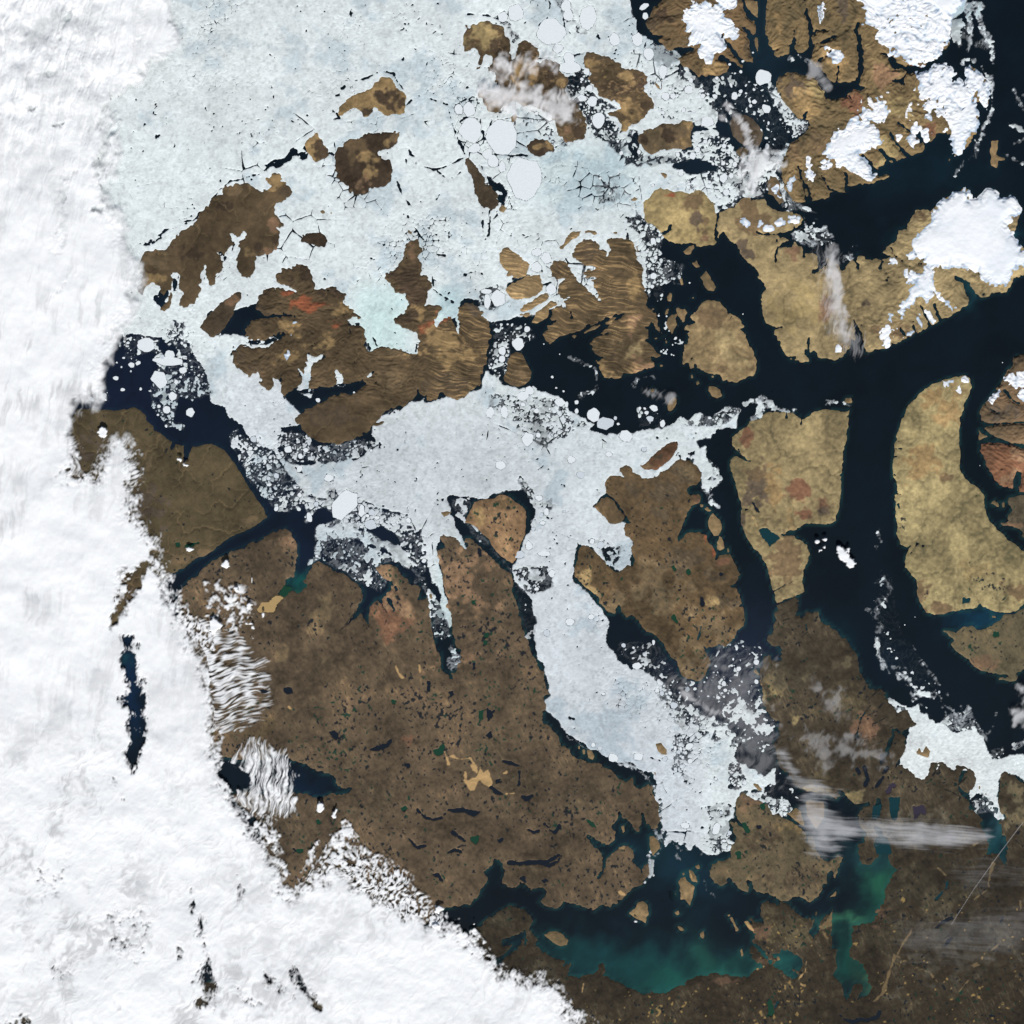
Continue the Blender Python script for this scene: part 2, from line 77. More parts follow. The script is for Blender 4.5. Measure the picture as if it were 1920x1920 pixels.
L('baffin_w','E2 1780,640 1850,620 1920,620 2150,620 2150,1050 1920,1000 1890,990 1920,960 1880,920 1820,900 1740,895 1710,865 1770,860 1780,800 1820,760 1810,720 1780,680')
for p in ('C2 125,770 170,755 225,765 220,785 150,825','C2 20,1510 40,1505 55,1540 35,1570','D2 805,870 815,820 850,785 885,810 920,850 930,920 900,975 860,980 820,930','D2 885,1110 890,1040 910,990 930,1000 945,1050 960,1090 930,1110 910,1120','D2 975,1095 988,1088 998,1120 985,1135','D2 778,740 800,725 830,755 800,765','D2 738,705 760,705 760,722 742,722','E2 1618,695 1660,665 1695,690 1695,722','E2 1722,690 1745,675 1750,720 1728,732','E2 1515,30 1550,60 1605,92 1520,122','E2 1630,1700 1660,1700 1672,1722 1640,1722'):
    L('islet%02d'%(len([k for k in LAND if k[:5]=='islet'])),p)
L('victoria','A2 1590,1560 1600,1500 1680,1410 1750,1350 1850,1260 1920,1200 B2 80,1170 170,1120 250,1090 350,1040 460,1000 560,945 590,920 640,920 690,950 730,1010 750,1080 755,1150 740,1230 730,1300 725,1350 650,1380 640,1450 590,1500 620,1530 700,1480 760,1500 840,1450 850,1420 810,1395 840,1320 880,1250 930,1215 970,1220 1020,1250 1080,1300 1180,1330 1240,1390 1300,1420 1350,1480 1350,1550 1300,1600 1310,1650 1350,1720 1390,1770 1400,1650 1460,1560 1540,1530 1600,1450 1590,1380 1520,1350 1470,1300 1465,1265 1510,1240 1580,1245 1650,1270 1680,1310 1740,1370 1780,1430 1850,1430 1870,1480 1850,1560 1920,1540 C2 10,1540 30,1600 20,1700 40,1800 60,1920 C3 85,90 120,110 120,200 130,270 155,285 190,310 200,350 235,368 240,330 225,300 265,280 290,220 345,215 310,180 345,150 315,135 310,80 270,60 255,0 C2 240,1900 220,1850 225,1780 215,1720 210,1660 180,1620 190,1580 180,1520 150,1420 130,1300 110,1200 90,1110 150,1080 125,1010 120,990 150,970 210,985 270,1010 310,1060 350,1090 365,1080 340,1030 350,1000 400,1000 430,1040 490,1080 520,1130 590,1190 660,1250 720,1300 765,1340 775,1400 770,1480 800,1570 830,1680 860,1780 880,1850 895,1920 C3 910,0 925,80 940,130 985,180 1010,230 1050,290 1065,380 1090,440 1100,490 1050,520 1060,560 1070,600 1035,690 1060,740 1110,790 1160,830 1190,880 1215,950 1280,990 1330,1060 1400,1070 1450,1110 1530,1110 1600,1140 1660,1180 1720,1230 1800,1280 1850,1250 1860,1310 1900,1345 D3 200,1340 270,1290 300,1320 310,1380 350,1450 365,1520 370,1640 350,1690 290,1700 240,1630 220,1560 210,1560 200,1650 180,1720 130,1690 80,1620 30,1600 10,1540 C3 1735,1545 1700,1640 1640,1680 1690,1720 1690,1800 1640,1845 1580,1830 1500,1790 1440,1750 1435,1790 1500,1840 1540,1900 C4 1580,400 1580,480 1575,530 1545,600 1555,640 1600,560 1610,450 1660,400 1710,370 1740,330 1800,320 1850,360 1860,420 1830,450 1890,510 D4 180,520 210,570 230,500 260,480 275,540 260,600 220,640 200,680 140,700 80,740 50,790 0,820 C4 1740,830 1650,870 1590,850 1520,900 1480,880 1400,870 1340,860 1230,810 1210,870 1150,880 1080,870 1010,820 1050,770 1090,730 1040,700 940,720 900,680 850,660 800,690 730,685 680,660 680,620 710,590 700,540 680,490 650,450 610,435 600,470 560,530 520,550 540,600 535,640 490,710 450,790 380,850 280,860 180,880 100,930 50,980 0,1030 B4 1830,1080 1600,1100 1300,1050 1000,950 800,800 650,705 600,690 540,620 500,500 450,300 400,100 300,0 B3 150,1400 300,1360 500,1400 690,1365 780,1380 860,1400 950,1435 1000,1410 1060,1380 1110,1395 1200,1380 1240,1345 1150,1330 1100,1290 1080,1220 1000,1200 920,1180 850,1130 790,1100 700,1080 640,1040 520,1020 450,1080 350,1030 260,1090 180,1080 100,1050 30,1060 A3 1800,900 1750,700 A3 1700,300 1700,100 A2 1700,1900 1640,1750',
 cut=('B2 1600,1400,30 1650,1470,14','B2 1500,1560,24 1560,1680,10','B2 1580,1560,40 1630,1650,20','B2 1320,1640,30 1200,1780,10','C4 1450,220,30 1560,290,20 1600,420,26 1580,530,20 1555,640,12','B2 1290,1690,40 1220,1760,20'))
L('kingwilliam','D3 1050,1520 1060,1440 1100,1375 1150,1370 1190,1420 1260,1450 1330,1490 1400,1560 1450,1580 1500,1610 1560,1650 1620,1680 1680,1740 1690,1810 D4 1700,270 1720,220 1760,260 1790,370 1830,440 E4 130,460 170,480 200,450 240,410 285,430 250,510 240,560 218,600 200,530 150,560 150,660 115,660 110,690 70,780 D4 1720,830 1640,790 1560,770 1540,815 1430,800 1360,750 1270,750 1210,700 1200,640 1150,640 1170,690 1160,730 1090,700 1040,680 1030,620 990,600 970,650 940,690 870,650 830,590 820,540 840,490 880,460 960,440 1000,410 1020,370 1020,310 1055,290 1060,250 1010,170 1005,100 D3 1060,1640 1110,1690 1170,1715 1160,1680 1110,1650 1060,1590',)
L('mainland_w','C4 370,1130 450,1050 520,1000 600,950 680,890 750,850 800,870 860,890 920,940 970,1000 930,1060 950,1100 1000,1160 980,1220 1040,1260 1100,1310 1160,1350 1240,1340 1240,1400 1300,1370 1290,1440 1270,1490 1320,1500 1400,1490 1480,1480 1540,1450 1545,1390 1580,1380 1610,1440 1600,1480 1660,1520 1740,1560 1800,1600 1860,1620 D4 200,1650 300,1630 370,1660 430,1640 500,1600 560,1570 610,1530 700,1490 760,1480 880,1470 960,1480 1050,1500 1110,1500 1170,1490 1230,1430 1310,1410 1260,1370 1200,1320 1180,1250 1210,1215 1225,1225 1215,1180 1230,1120 1180,1060 1140,1010 1160,1000 1210,1040 1190,970 1220,1000 1310,1020 1290,960 1270,900 1290,840 1350,820 1420,830 1480,830 1540,860 1600,910 1650,970 1720,970 1740,1000 1780,920 1770,1010 1720,1100 1760,1150 E4 60,1110 80,1020 130,970 190,910 200,900 180,1000 190,1150 190,1250 240,1250 220,1300 240,1400 210,1470 240,1530 280,1560 290,1650 330,1700 380,1620 390,1560 440,1560 470,1590 430,1700 490,1660 540,1620 560,1590 520,1540 500,1450 470,1380 400,1340 350,1310 370,1200 370,1100 390,1070 360,1040 460,1020 550,1020 570,990 600,900 650,830 670,790 650,740 690,650 730,600 770,540 730,510 710,430 710,300 680,250 650,240 640,320 600,430 530,490 460,480 440,380 425,310 470,300 480,240 510,220 450,130 440,40 E3 450,1550 480,1510 540,1490 530,1440 520,1450 470,1480 400,1480 350,1430 310,1380 290,1350 230,1355 265,1400 240,1435 180,1410 120,1390 50,1370 D3 1700,1355 1640,1340 1580,1290 1560,1230 1490,1180 1440,1100 1405,1000 1400,930 1440,880 1430,830 1440,740 1400,710 1330,640 1295,600 1310,500 1300,410 1270,380 1280,320 1270,270 1300,200 1320,140 1370,140 1380,180 1440,205 1470,190 1450,110 1450,60 1370,40 1335,0 D2 1370,1860 1410,1770 1400,1700 1430,1640 1428,1606 1500,1575 1590,1540 1615,1560 1610,1640 1600,1700 1640,1680 1660,1720 1690,1660 1740,1680 1800,1660 1820,1730 1860,1770 1920,1800 E2 260,1850 300,1900 340,1920 E3 380,80 420,160 440,250 460,340 520,380 550,440 620,450 670,480 700,560 740,600 790,670 830,640 870,640 900,700 950,760 890,790 835,830 835,860 875,890 860,930 840,1010 790,1090 780,1110 840,1140 920,1200 960,1240 1035,1265 1060,1180 1080,1105 1150,1100 1220,1110 1250,1150 1300,1180 1320,1130 1400,1150 1470,1180 1490,1250 1480,1320 1440,1370 1420,1440 1440,1520 1510,1580 1545,1600 1550,1700 1580,1780 1610,1850 E4 1600,390 1690,400 1720,450 1750,490 1765,430 1770,340 1750,260 1730,200 1700,100 1740,60 E3 1740,1570 1720,1560 1690,1480 1690,1400 1710,1320 1720,1200 1780,1185 1830,1200 1860,1240 1920,1285 2100,1330 E4 2100,500 2100,2300 A4 -300,2300 A4 -300,1500 1000,1550 B4 0,1550 600,1800 1000,1600 1500,1400 C4 100,1300 300,1200',
 cut=('D4 1210,1180,12 1300,1290,14 1400,1390,16 1460,1440,20','E4 600,160,50 650,260,60','E3 440,1100,0 440,1100,0','C4 700,1200,60 780,1170,90 860,1130,80','C4 830,1180,70 760,1260,60 690,1320,40 640,1360,60','C4 640,1320,20 600,1400,30','C4 880,1090,30 890,1180,36 880,1230,20','D4 1420,1300,30 1500,1330,150 1600,1380,120','D4 1430,1380,60 1520,1440,80 1580,1490,40','E3 660,1060,10 700,960,16 750,860,24 740,800,24 800,830,24','E3 700,1020,12 640,1090,20','E3 410,890,16 450,720,12 530,600,8','E3 1280,1280,10 1330,1310,16 1380,1390,40 1430,1400,40','E3 1390,1170,40 1360,1230,24 1330,1310,12','E3 1160,1130,20 1110,1210,10','E3 620,1440,40 600,1520,60 600,1600,40','E3 790,1110,20 700,1230,10','D2 1690,1780,10 1700,1860,8'))
L('melville_pen','E3 1270,40 1300,0 E2 1200,1840 1260,1840 1310,1860 1390,1800 1450,1790 1510,1830 1580,1820 1640,1780 1720,1740 1740,1690 1830,1690 1920,1640 2100,1600 E3 2100,250 1920,270 1870,290 1850,310 1865,330 1850,360 1800,380 1740,360 1700,360 1700,340 1760,345 1800,330 1770,305 1700,310 1620,295 1560,290 1480,240 1430,180 1360,130 1300,90')
for p in ('D3 270,1760 320,1770 380,1830 370,1880 330,1915 310,1960 290,1900','D3 0,1870 50,1850 110,1880 130,1920 100,1960 0,1960','C3 1755,1680 1780,1670 1790,1730 1765,1740','D3 330,930 380,925 430,990 440,1040 390,1040 340,1000','D3 470,1060 485,1055 490,1115 478,1118','D3 310,1185 335,1180 340,1220 320,1225','C3 1445,990 1490,1000 1510,1050 1500,1085 1450,1060','C3 1362,955 1382,955 1382,985 1365,985','C3 1405,990 1425,995 1425,1025 1408,1028','D3 1215,1295 1250,1290 1300,1330 1290,1360 1250,1360','D3 1680,1450 1720,1440 1790,1460 1840,1460 1855,1520 1850,1600 1820,1650 1780,1700 1740,1640 1700,1580 1690,1510','D3 1510,1560 1560,1550 1600,1510 1640,1540 1660,1600 1670,1670 1620,1650 1560,1600',
 'D4 95,930 150,880 170,830 220,820 265,850 275,940 245,960 250,1015 200,990 140,960','D4 535,640 560,600 600,600 620,640 680,690 670,760 640,850 600,800 560,800 550,700','D4 630,590 640,540 670,550 700,600 710,645 660,640','D4 695,505 720,495 728,520 705,530','D4 570,565 590,555 600,575 580,585','D4 510,920 535,908 550,935 525,945','D4 525,1040 560,1045 590,1080 560,1090','D4 735,1110 765,1080 775,1120 760,1150 740,1135','D4 1095,1265 1110,1250 1125,1300 1110,1320','D4 505,750 518,750 518,772 507,772','D4 1005,968 1020,965 1075,1075 1060,1085 1035,1020','D4 985,945 1000,938 1003,948 990,952','D4 1420,1325 1440,1318 1455,1345 1435,1352','C4 1080,1110 1110,1090 1180,1090 1240,1130 1270,1170 1260,1210 1210,1225 1140,1190 1090,1150 1050,1120','E3 950,1000 980,960 1010,1000 1040,950 1080,1000 1060,1060 1010,1050 960,1035','E3 1510,1310 1530,1305 1535,1350 1518,1355','E3 1570,1370 1590,1380 1595,1415 1578,1410','E4 180,780 225,730 240,725 220,770 195,775','D3 1210,270 1240,265 1260,310 1225,300','D3 1268,360 1290,350 1305,400 1285,410'):
    L('islet%02d'%(len([k for k in LAND if k[:5]=='islet'])),p)
# ---- ice: (closeness, floe character 0 smooth .. 1 broken, outline), painted in order
ICEZ=[
(.992,.15,'A0 -300,-300 D0 90,-300 100,0 120,100 150,180 210,330 240,420 340,400 520,460 640,600 700,800 850,900 900,1000 880,1150 640,1120 600,1300 500,1500 900,1620 1000,1750 900,1900 D1 300,0 200,80 330,330 350,480 290,560 250,700 B1 1900,1100 C1 950,590 900,540 C1 730,640 700,690 560,700 480,780 310,800 300,1120 200,1140 80,1060 60,1030 0,1240 B1 1840,1290 1400,1260 1300,1000 1400,1240 1000,700 A1 1900,900 B1 100,1700 0,1700 A1 1880,1560 1830,1400 1700,1260 1600,1180 1500,1110 1490,1060 1450,1090 1300,1095 1180,1065 1110,1125 1060,1090 1010,1080 1010,1230 930,1210 800,1500 -300,1500'),
(.985,.1,'B1 0,1100 600,1100 600,1600 900,1900 B2 600,0 640,200 700,330 1000,300 1300,290 1480,180 1440,0 B1 1500,1850 1650,1760 1800,1690 1900,1660 C1 0,1700 400,1610 480,1560 520,1400 640,1450 700,1540 850,1570 960,1540 1060,1600 1200,1660 1300,1760 1420,1840 1550,1900 C2 1480,20 1560,60 1700,70 1900,40 D1 540,1900 640,1870 740,1800 850,1870 960,1760 1090,1770 D2 1050,0 900,20 820,100 700,130 720,190 620,230 600,330 540,230 400,440 200,480 100,430 C2 1600,600 1500,720 1800,900 1850,1270 1700,1300 1500,1100 1360,1050 1330,1380 1500,1560 1650,1750 1620,1900 C3 1720,180 1850,250 D3 100,200 330,330 500,520 620,680 760,820 1000,900 1080,960 1060,1060 1150,1100 1300,1250 1400,1170 1400,1330 1200,1350 1100,1360 1060,1430 1060,1600 1000,1640 1010,1780 D4 1050,290 1010,350 900,400 800,400 690,310 600,380 480,260 420,350 380,250 440,200 375,110 D3 370,1600 360,1450 330,1300 290,1200 180,1180 120,1100 0,1100 C3 1730,1100 1500,1010 1260,880 1160,740 1080,640 1060,540 1120,500 1100,400 1080,350 1000,100 960,0 C2 960,1700 900,1550 800,1400 780,1250 860,1050 940,900 1000,650 860,600 700,600 400,640 200,640 280,900 350,1100 120,980 90,1110 225,1760 205,1800 140,1650 120,1500 50,1390 0,1250 0,1050 B2 1900,1050 1800,900 1740,790 1560,760 1430,700 1200,600 1060,560 1040,650 830,600 700,480 600,340 560,220 420,170 350,100 270,30 B1 240,1900 130,1830 110,1740 0,1700'),
(.99,0,'B1 760,1620 780,1300 960,1220 1010,1290 900,1400 880,1560 860,1640'),(.99,0,'B1 740,1380 830,1400 830,1520 780,1500'),
(.99,0,'B1 1090,1400 1190,1400 1180,1560 1090,1560'),(.99,0,'A1 1780,450 1900,450 1900,760 1780,700'),(.99,0,'B1 120,130 300,130 260,300 230,500 100,500 60,400 120,300'),(.99,0,'C1 230,880 330,880 310,1120 270,1120'),
(.96,.6,'C1 1100,400 1400,400 1600,780 1560,800 1300,620 1180,780 1050,650 1030,550'),(.9,.9,'C1 1330,440 1560,440 1560,640 1400,600'),(.98,0,'B1 1360,1420 1450,1420 1400,1520 1350,1500'),(.9,.6,'A1 1200,400 1330,320 1290,460'),
(.55,.9,'B2 560,60 700,40 850,60 900,160 1350,120 1480,160 1300,280 900,330 640,330 590,200'),
(.5,1,'B2 200,0 300,120 560,230 640,380 800,560 830,640 800,720 600,760 520,700 380,560 300,420 200,250 120,100'),
(.7,1,'B2 830,640 1040,660 1050,560 1250,600 1450,720 1560,760 1750,800 1860,950 1700,1000 1500,900 1300,920 1200,870 1000,720 900,760 840,850'),
(.80,.3,'B2 920,900 1050,850 1200,880 1350,940 1500,1000 1650,1050 1750,1150 1770,1280 1700,1260 1600,1150 1450,1080 1300,1030 1180,1000 1050,1020 980,1100 960,1200 850,1240 900,1150 930,1000'),
(.35,.4,'B2 950,1050 1200,1000 1400,1070 1600,1150 1680,1230 1500,1220 1560,1400 1500,1480 1350,1440 1200,1330 1000,1230'),
(.3,.3,'B2 1700,850 1850,950 1900,1100 1900,1400 1800,1420 1780,1250 1720,1100 1640,950'),
(.35,.5,'B2 1850,1000 1920,1150 1920,1500 1850,1400 1840,1200'),
(.25,.3,'C2 0,1450 60,1500 140,1700 210,1880 120,1920 60,1900 0,1700'),
(.42,.9,'A1 1500,1030 1700,1180 1800,1340 1850,1500 1900,1600 1780,1660 1600,1680 1560,1880 1620,1920 1500,1920 1380,1750 1360,1600 1440,1450 1360,1300 1430,1230 1500,1330 1600,1250'),
(.5,1,'A1 1560,960 1650,980 1640,1100 1520,1180 1480,1120'),
(.3,1,'A1 1100,1130 1260,1100 1420,1150 1420,1280 1240,1280 1200,1380 1100,1300'),
(.25,1,'A1 760,1520 900,1560 1000,1660 930,1700 720,1700'),
(.35,.6,'C2 780,1300 900,1250 1060,1270 1130,1350 1100,1450 960,1540 900,1480 830,1380'),
(.12,.5,'C2 800,1400 950,1560 970,1760 960,1920 880,1920 850,1700 780,1500'),
(.5,.9,'C2 800,470 900,480 980,580 1000,700 1120,650 1120,740 960,740 930,660 860,600'),
(.3,.7,'C2 200,620 380,640 400,720 350,850 480,950 620,1120 760,1300 700,1250 540,1080 380,900 260,820 220,720'),
(.9,.3,'C2 300,680 370,690 380,770 320,820 300,760'),
(.75,1,'C1 560,1630 700,1620 850,1650 1000,1650 1200,1680 1300,1790 1480,1900 C2 1100,150 1000,180 820,40 C1 760,1800 560,1750'),
(.45,1,'C1 600,1140 740,1150 740,1330 700,1450 620,1480 540,1360 560,1260'),
(.35,1,'C1 580,990 900,1000 980,1120 880,1150 850,1240 760,1130 600,1130'),
(.55,1,'C1 480,700 640,660 720,690 720,790 600,860 520,860 460,800'),
(.93,1,'C0 160,860 420,860 480,900 520,980 740,1020 850,1180 900,1280 900,1420 760,1420 700,1540 800,1800 880,1880 700,1900 500,1640 440,1460 340,1400 240,1150'),
(.75,1,'C0 680,80 760,120 780,260 860,340 800,400 740,340 700,260 620,190 600,90'),
(.85,1,'C0 1100,-100 1240,-100 1300,100 1350,200 1450,300 1360,300 1230,160 1190,80'),
(.45,1,'C0 1300,680 1400,600 1480,700 1540,850 1640,900 1740,960 1620,1020 1740,1150 1700,1250 1900,1300 D0 200,1500 0,1400 C0 1640,1260 1440,1200 1430,1040 1330,920 1280,850 1270,700'),
(.22,.5,'C0 1290,690 1370,630 1400,740 1360,850 1300,900 1270,800'),
(.8,.9,'C0 820,960 1000,980 1120,1100 1180,1200 1300,1300 1240,1380 1160,1340 1040,1240 900,1250 840,1150 800,1060'),
(.96,.3,'C0 1180,1300 1500,1330 1800,1400 1900,1500 1800,1750 1400,1640 1200,1500'),
(.05,1,'C0 440,1450 520,1500 620,1650 700,1750 690,1850 650,1800 590,1700 540,1640 470,1500'),
(.75,1,'C0 1500,1560 1760,1560 1760,1800 1560,1820'),
(.88,1,'D0 150,250 400,430 520,520 600,640 700,720 860,850 920,960 860,1150 680,1160 600,1060 320,1060 330,960 250,820 280,700 150,600 80,560'),
(.5,1,'D0 430,440 540,480 560,600 640,660 760,720 920,850 960,1020 1000,1120 900,1040 840,920 700,780 560,660 500,560'),
(.2,.8,'D0 700,700 1000,640 1150,700 1300,800 1400,760 1500,960 1600,1080 1560,1250 1440,1400 1330,1420 1300,1180 1150,1030 1000,1050 900,950 800,800'),
(.7,.5,'D0 1360,740 1420,800 1480,900 1560,1000 1620,1070 1720,1080 1700,1180 1560,1250 1480,1400 1450,1560 1350,1420 1520,1320 1580,1200 1540,1090 1420,950 1360,850'),
(.55,1,'D0 660,1180 880,1160 1000,1240 1060,1400 1150,1420 1300,1330 1480,1400 1440,1560 1480,1640 1300,1760 1180,1780 1080,1780 1040,1860 900,1880 830,1780 740,1700 640,1600 880,1500 700,1440 300,1500 200,1400 450,1380 660,1330'),
(.7,1,'D0 90,1160 180,1160 180,1380 80,1480 20,1300'),
(.4,1,'D0 60,1300 180,1300 240,1420 180,1500 60,1480'),
(.15,1,'D0 130,1200 170,1180 190,1330 140,1420 100,1330'),
(.9,.7,'D0 0,1560 200,1580 640,1600 900,1700 1000,1620 1080,1750 900,1850 750,1700 620,1720 400,1680 280,1760 180,1860 230,1900 D1 50,200 0,100'),
(.55,1,'D1 40,60 200,20 300,90 360,140 400,200 370,330 430,430 540,470 600,600 480,620 300,680 280,760 250,700 230,500 160,400 150,300 60,230'),
(.95,.5,'D1 60,110 180,180 250,420 250,640 230,520 180,430 130,280'),
(.3,.5,'D1 480,450 600,450 620,470 540,560 520,620 620,640 480,640 440,560'),
(.15,.5,'D1 290,680 400,620 420,720 350,800'),
(.06,1,'D1 360,880 620,1000 580,1320 380,1260 340,1040'),
(.25,1,'D1 160,1740 260,1760 400,1840 420,1920 180,1920'),
(.55,.4,'D1 500,1900 560,1850 700,1870 740,1800 830,1860 900,1830 1000,1750 1090,1780 1030,1830 960,1860 900,1920'),
(.4,.5,'D2 620,250 780,300 860,380 940,460 860,560 830,640 780,620 720,560 740,440 680,330'),
(.93,.2,'D2 700,200 780,190 760,320 840,380 800,480 840,520 800,600 740,540 760,420 690,300'),
(.2,.6,'D3 0,0 350,40 420,130 500,250 560,350 720,380 850,250 900,100 1100,0 1300,80 1270,300 1280,550 1400,740 1380,1000 1150,1000 1060,850 900,700 600,640 450,480 300,320 150,250 0,150'),
(.6,.5,'D3 330,330 500,520 620,600 760,650 860,700 1060,620 1020,540 1120,560 1160,620 1270,760 1180,760 1100,700 1000,780 1150,900 1050,1000 850,900 600,800 400,600'),
(.12,.4,'D3 740,500 860,540 940,640 1050,660 1000,760 900,720 820,640 720,560'),
(.8,.9,'D3 500,860 700,880 640,1050 620,1300 450,1200 480,1000'),
(.55,1,'D3 980,1100 1120,1080 1130,1250 1100,1340 1000,1340'),
(.6,1,'D3 780,1500 950,1440 1020,1420 1010,1580 900,1640 900,1800 820,1800 840,1650'),
(.85,.9,'D3 820,1640 1000,1620 1020,1800 D4 1000,340 880,400 820,320'),
(.96,.2,'D3 1180,1230 1280,1210 1330,1290 1370,1200 1410,1180 1400,1340 1330,1330 1290,1300 1220,1290'),
(.9,.2,'D3 1060,1440 1180,1360 1260,1420 1360,1460 1430,1540 1400,1580 1300,1480 1180,1410 1080,1480'),
(.5,.6,'D3 1180,1380 1350,1380 1500,1460 1570,1540 1500,1580 1360,1520'),
(.12,.6,'D3 1300,1320 1600,1340 1600,1420 1400,1420'),
(.0,0,'D3 0,1130 120,1110 200,1200 310,1250 340,1450 380,1600 390,1720 280,1700 210,1400 100,1300 0,1210'),
(.5,.3,'D3 230,1140 300,1160 290,1280 390,1300 400,1500 380,1650 330,1500 280,1300'),
(.35,.3,'D3 300,1700 400,1700 440,1760 380,1900 330,1800'),
(.04,.4,'D4 420,330 480,270 600,300 620,370 560,420 450,420'),
(.995,0,'C2 1500,830 1640,870 1780,880 1770,1000 1850,1000 1860,1250 1740,1310 1620,1230 1500,1100 1400,1060 1300,1000'),
(.1,.6,'C2 1560,1090 1740,1080 1760,1200 1680,1270 1600,1200'),
(.75,1,'C2 1420,1000 1620,1000 1640,1060 1480,1060'),
(.995,0,'D2 -30,440 130,360 190,400 270,400 340,400 520,260 540,200 540,290 500,320 400,410 330,450 260,480 120,420 20,500'),
(.998,0,'E3 740,560 800,560 870,600 930,590 970,560 1000,640 1060,640 1080,700 1130,740 1220,725 1260,790 1320,835 1390,825 1460,790 1560,900 1610,1000 1680,1080 1800,1050 2100,1030 2100,1340 1920,1290 1870,1230 1720,1190 1700,1330 1680,1480 1600,1450 1550,1390 1500,1400 1430,1450 1440,1300 1440,1150 1000,1280 780,1140 860,930 840,860 900,790 860,740 880,680'),
(.6,.2,'E3 660,470 740,530 860,600 840,720 780,640 700,560'),
(.45,.3,'E3 960,560 1060,600 1080,700 1180,720 1250,640 1320,640 1440,640 1480,760 1420,800 1300,830 1240,760 1120,730 1060,640'),
(.3,.3,'E3 1440,1450 1560,1400 1680,1480 1760,1620 1720,1660 1640,1560 1500,1560'),
(.3,.4,'E3 1600,980 1740,960 1720,1060 1640,1060'),
(.08,.2,'E3 580,-20 900,-20 1000,150 1100,350 1200,480 1050,480 900,400 760,340 660,240'),
(.07,.2,'E2 640,1300 740,1380 760,1600 860,1900 580,1900 600,1600'),
(.98,.2,'E0 1270,150 1180,60 1200,-200 1420,-200 1400,0 1370,80 1300,140'),
(.25,.2,'E0 1290,200 1400,200 1400,400 1340,440 1270,350'),
(.88,.1,'E0 1290,190 1350,170 1330,300 1390,430 1330,400 1285,300'),
(.25,.2,'E0 1480,370 1640,380 1640,460 1560,440 1480,420'),
(.3,.2,'E0 1480,1250 1530,1270 1500,1430 1400,1440 1460,1380'),
(.22,.1,'D1 1560,190 1640,130 1860,150 1920,260 1700,270 1600,230'),
(.3,.1,'D0 1480,1700 1560,1760 1700,1860 1800,1920 1500,1900 1450,1850'),
(.85,.1,'D0 1440,1640 1500,1700 1500,1790 1560,1840 1500,1850 1460,1760'),
]
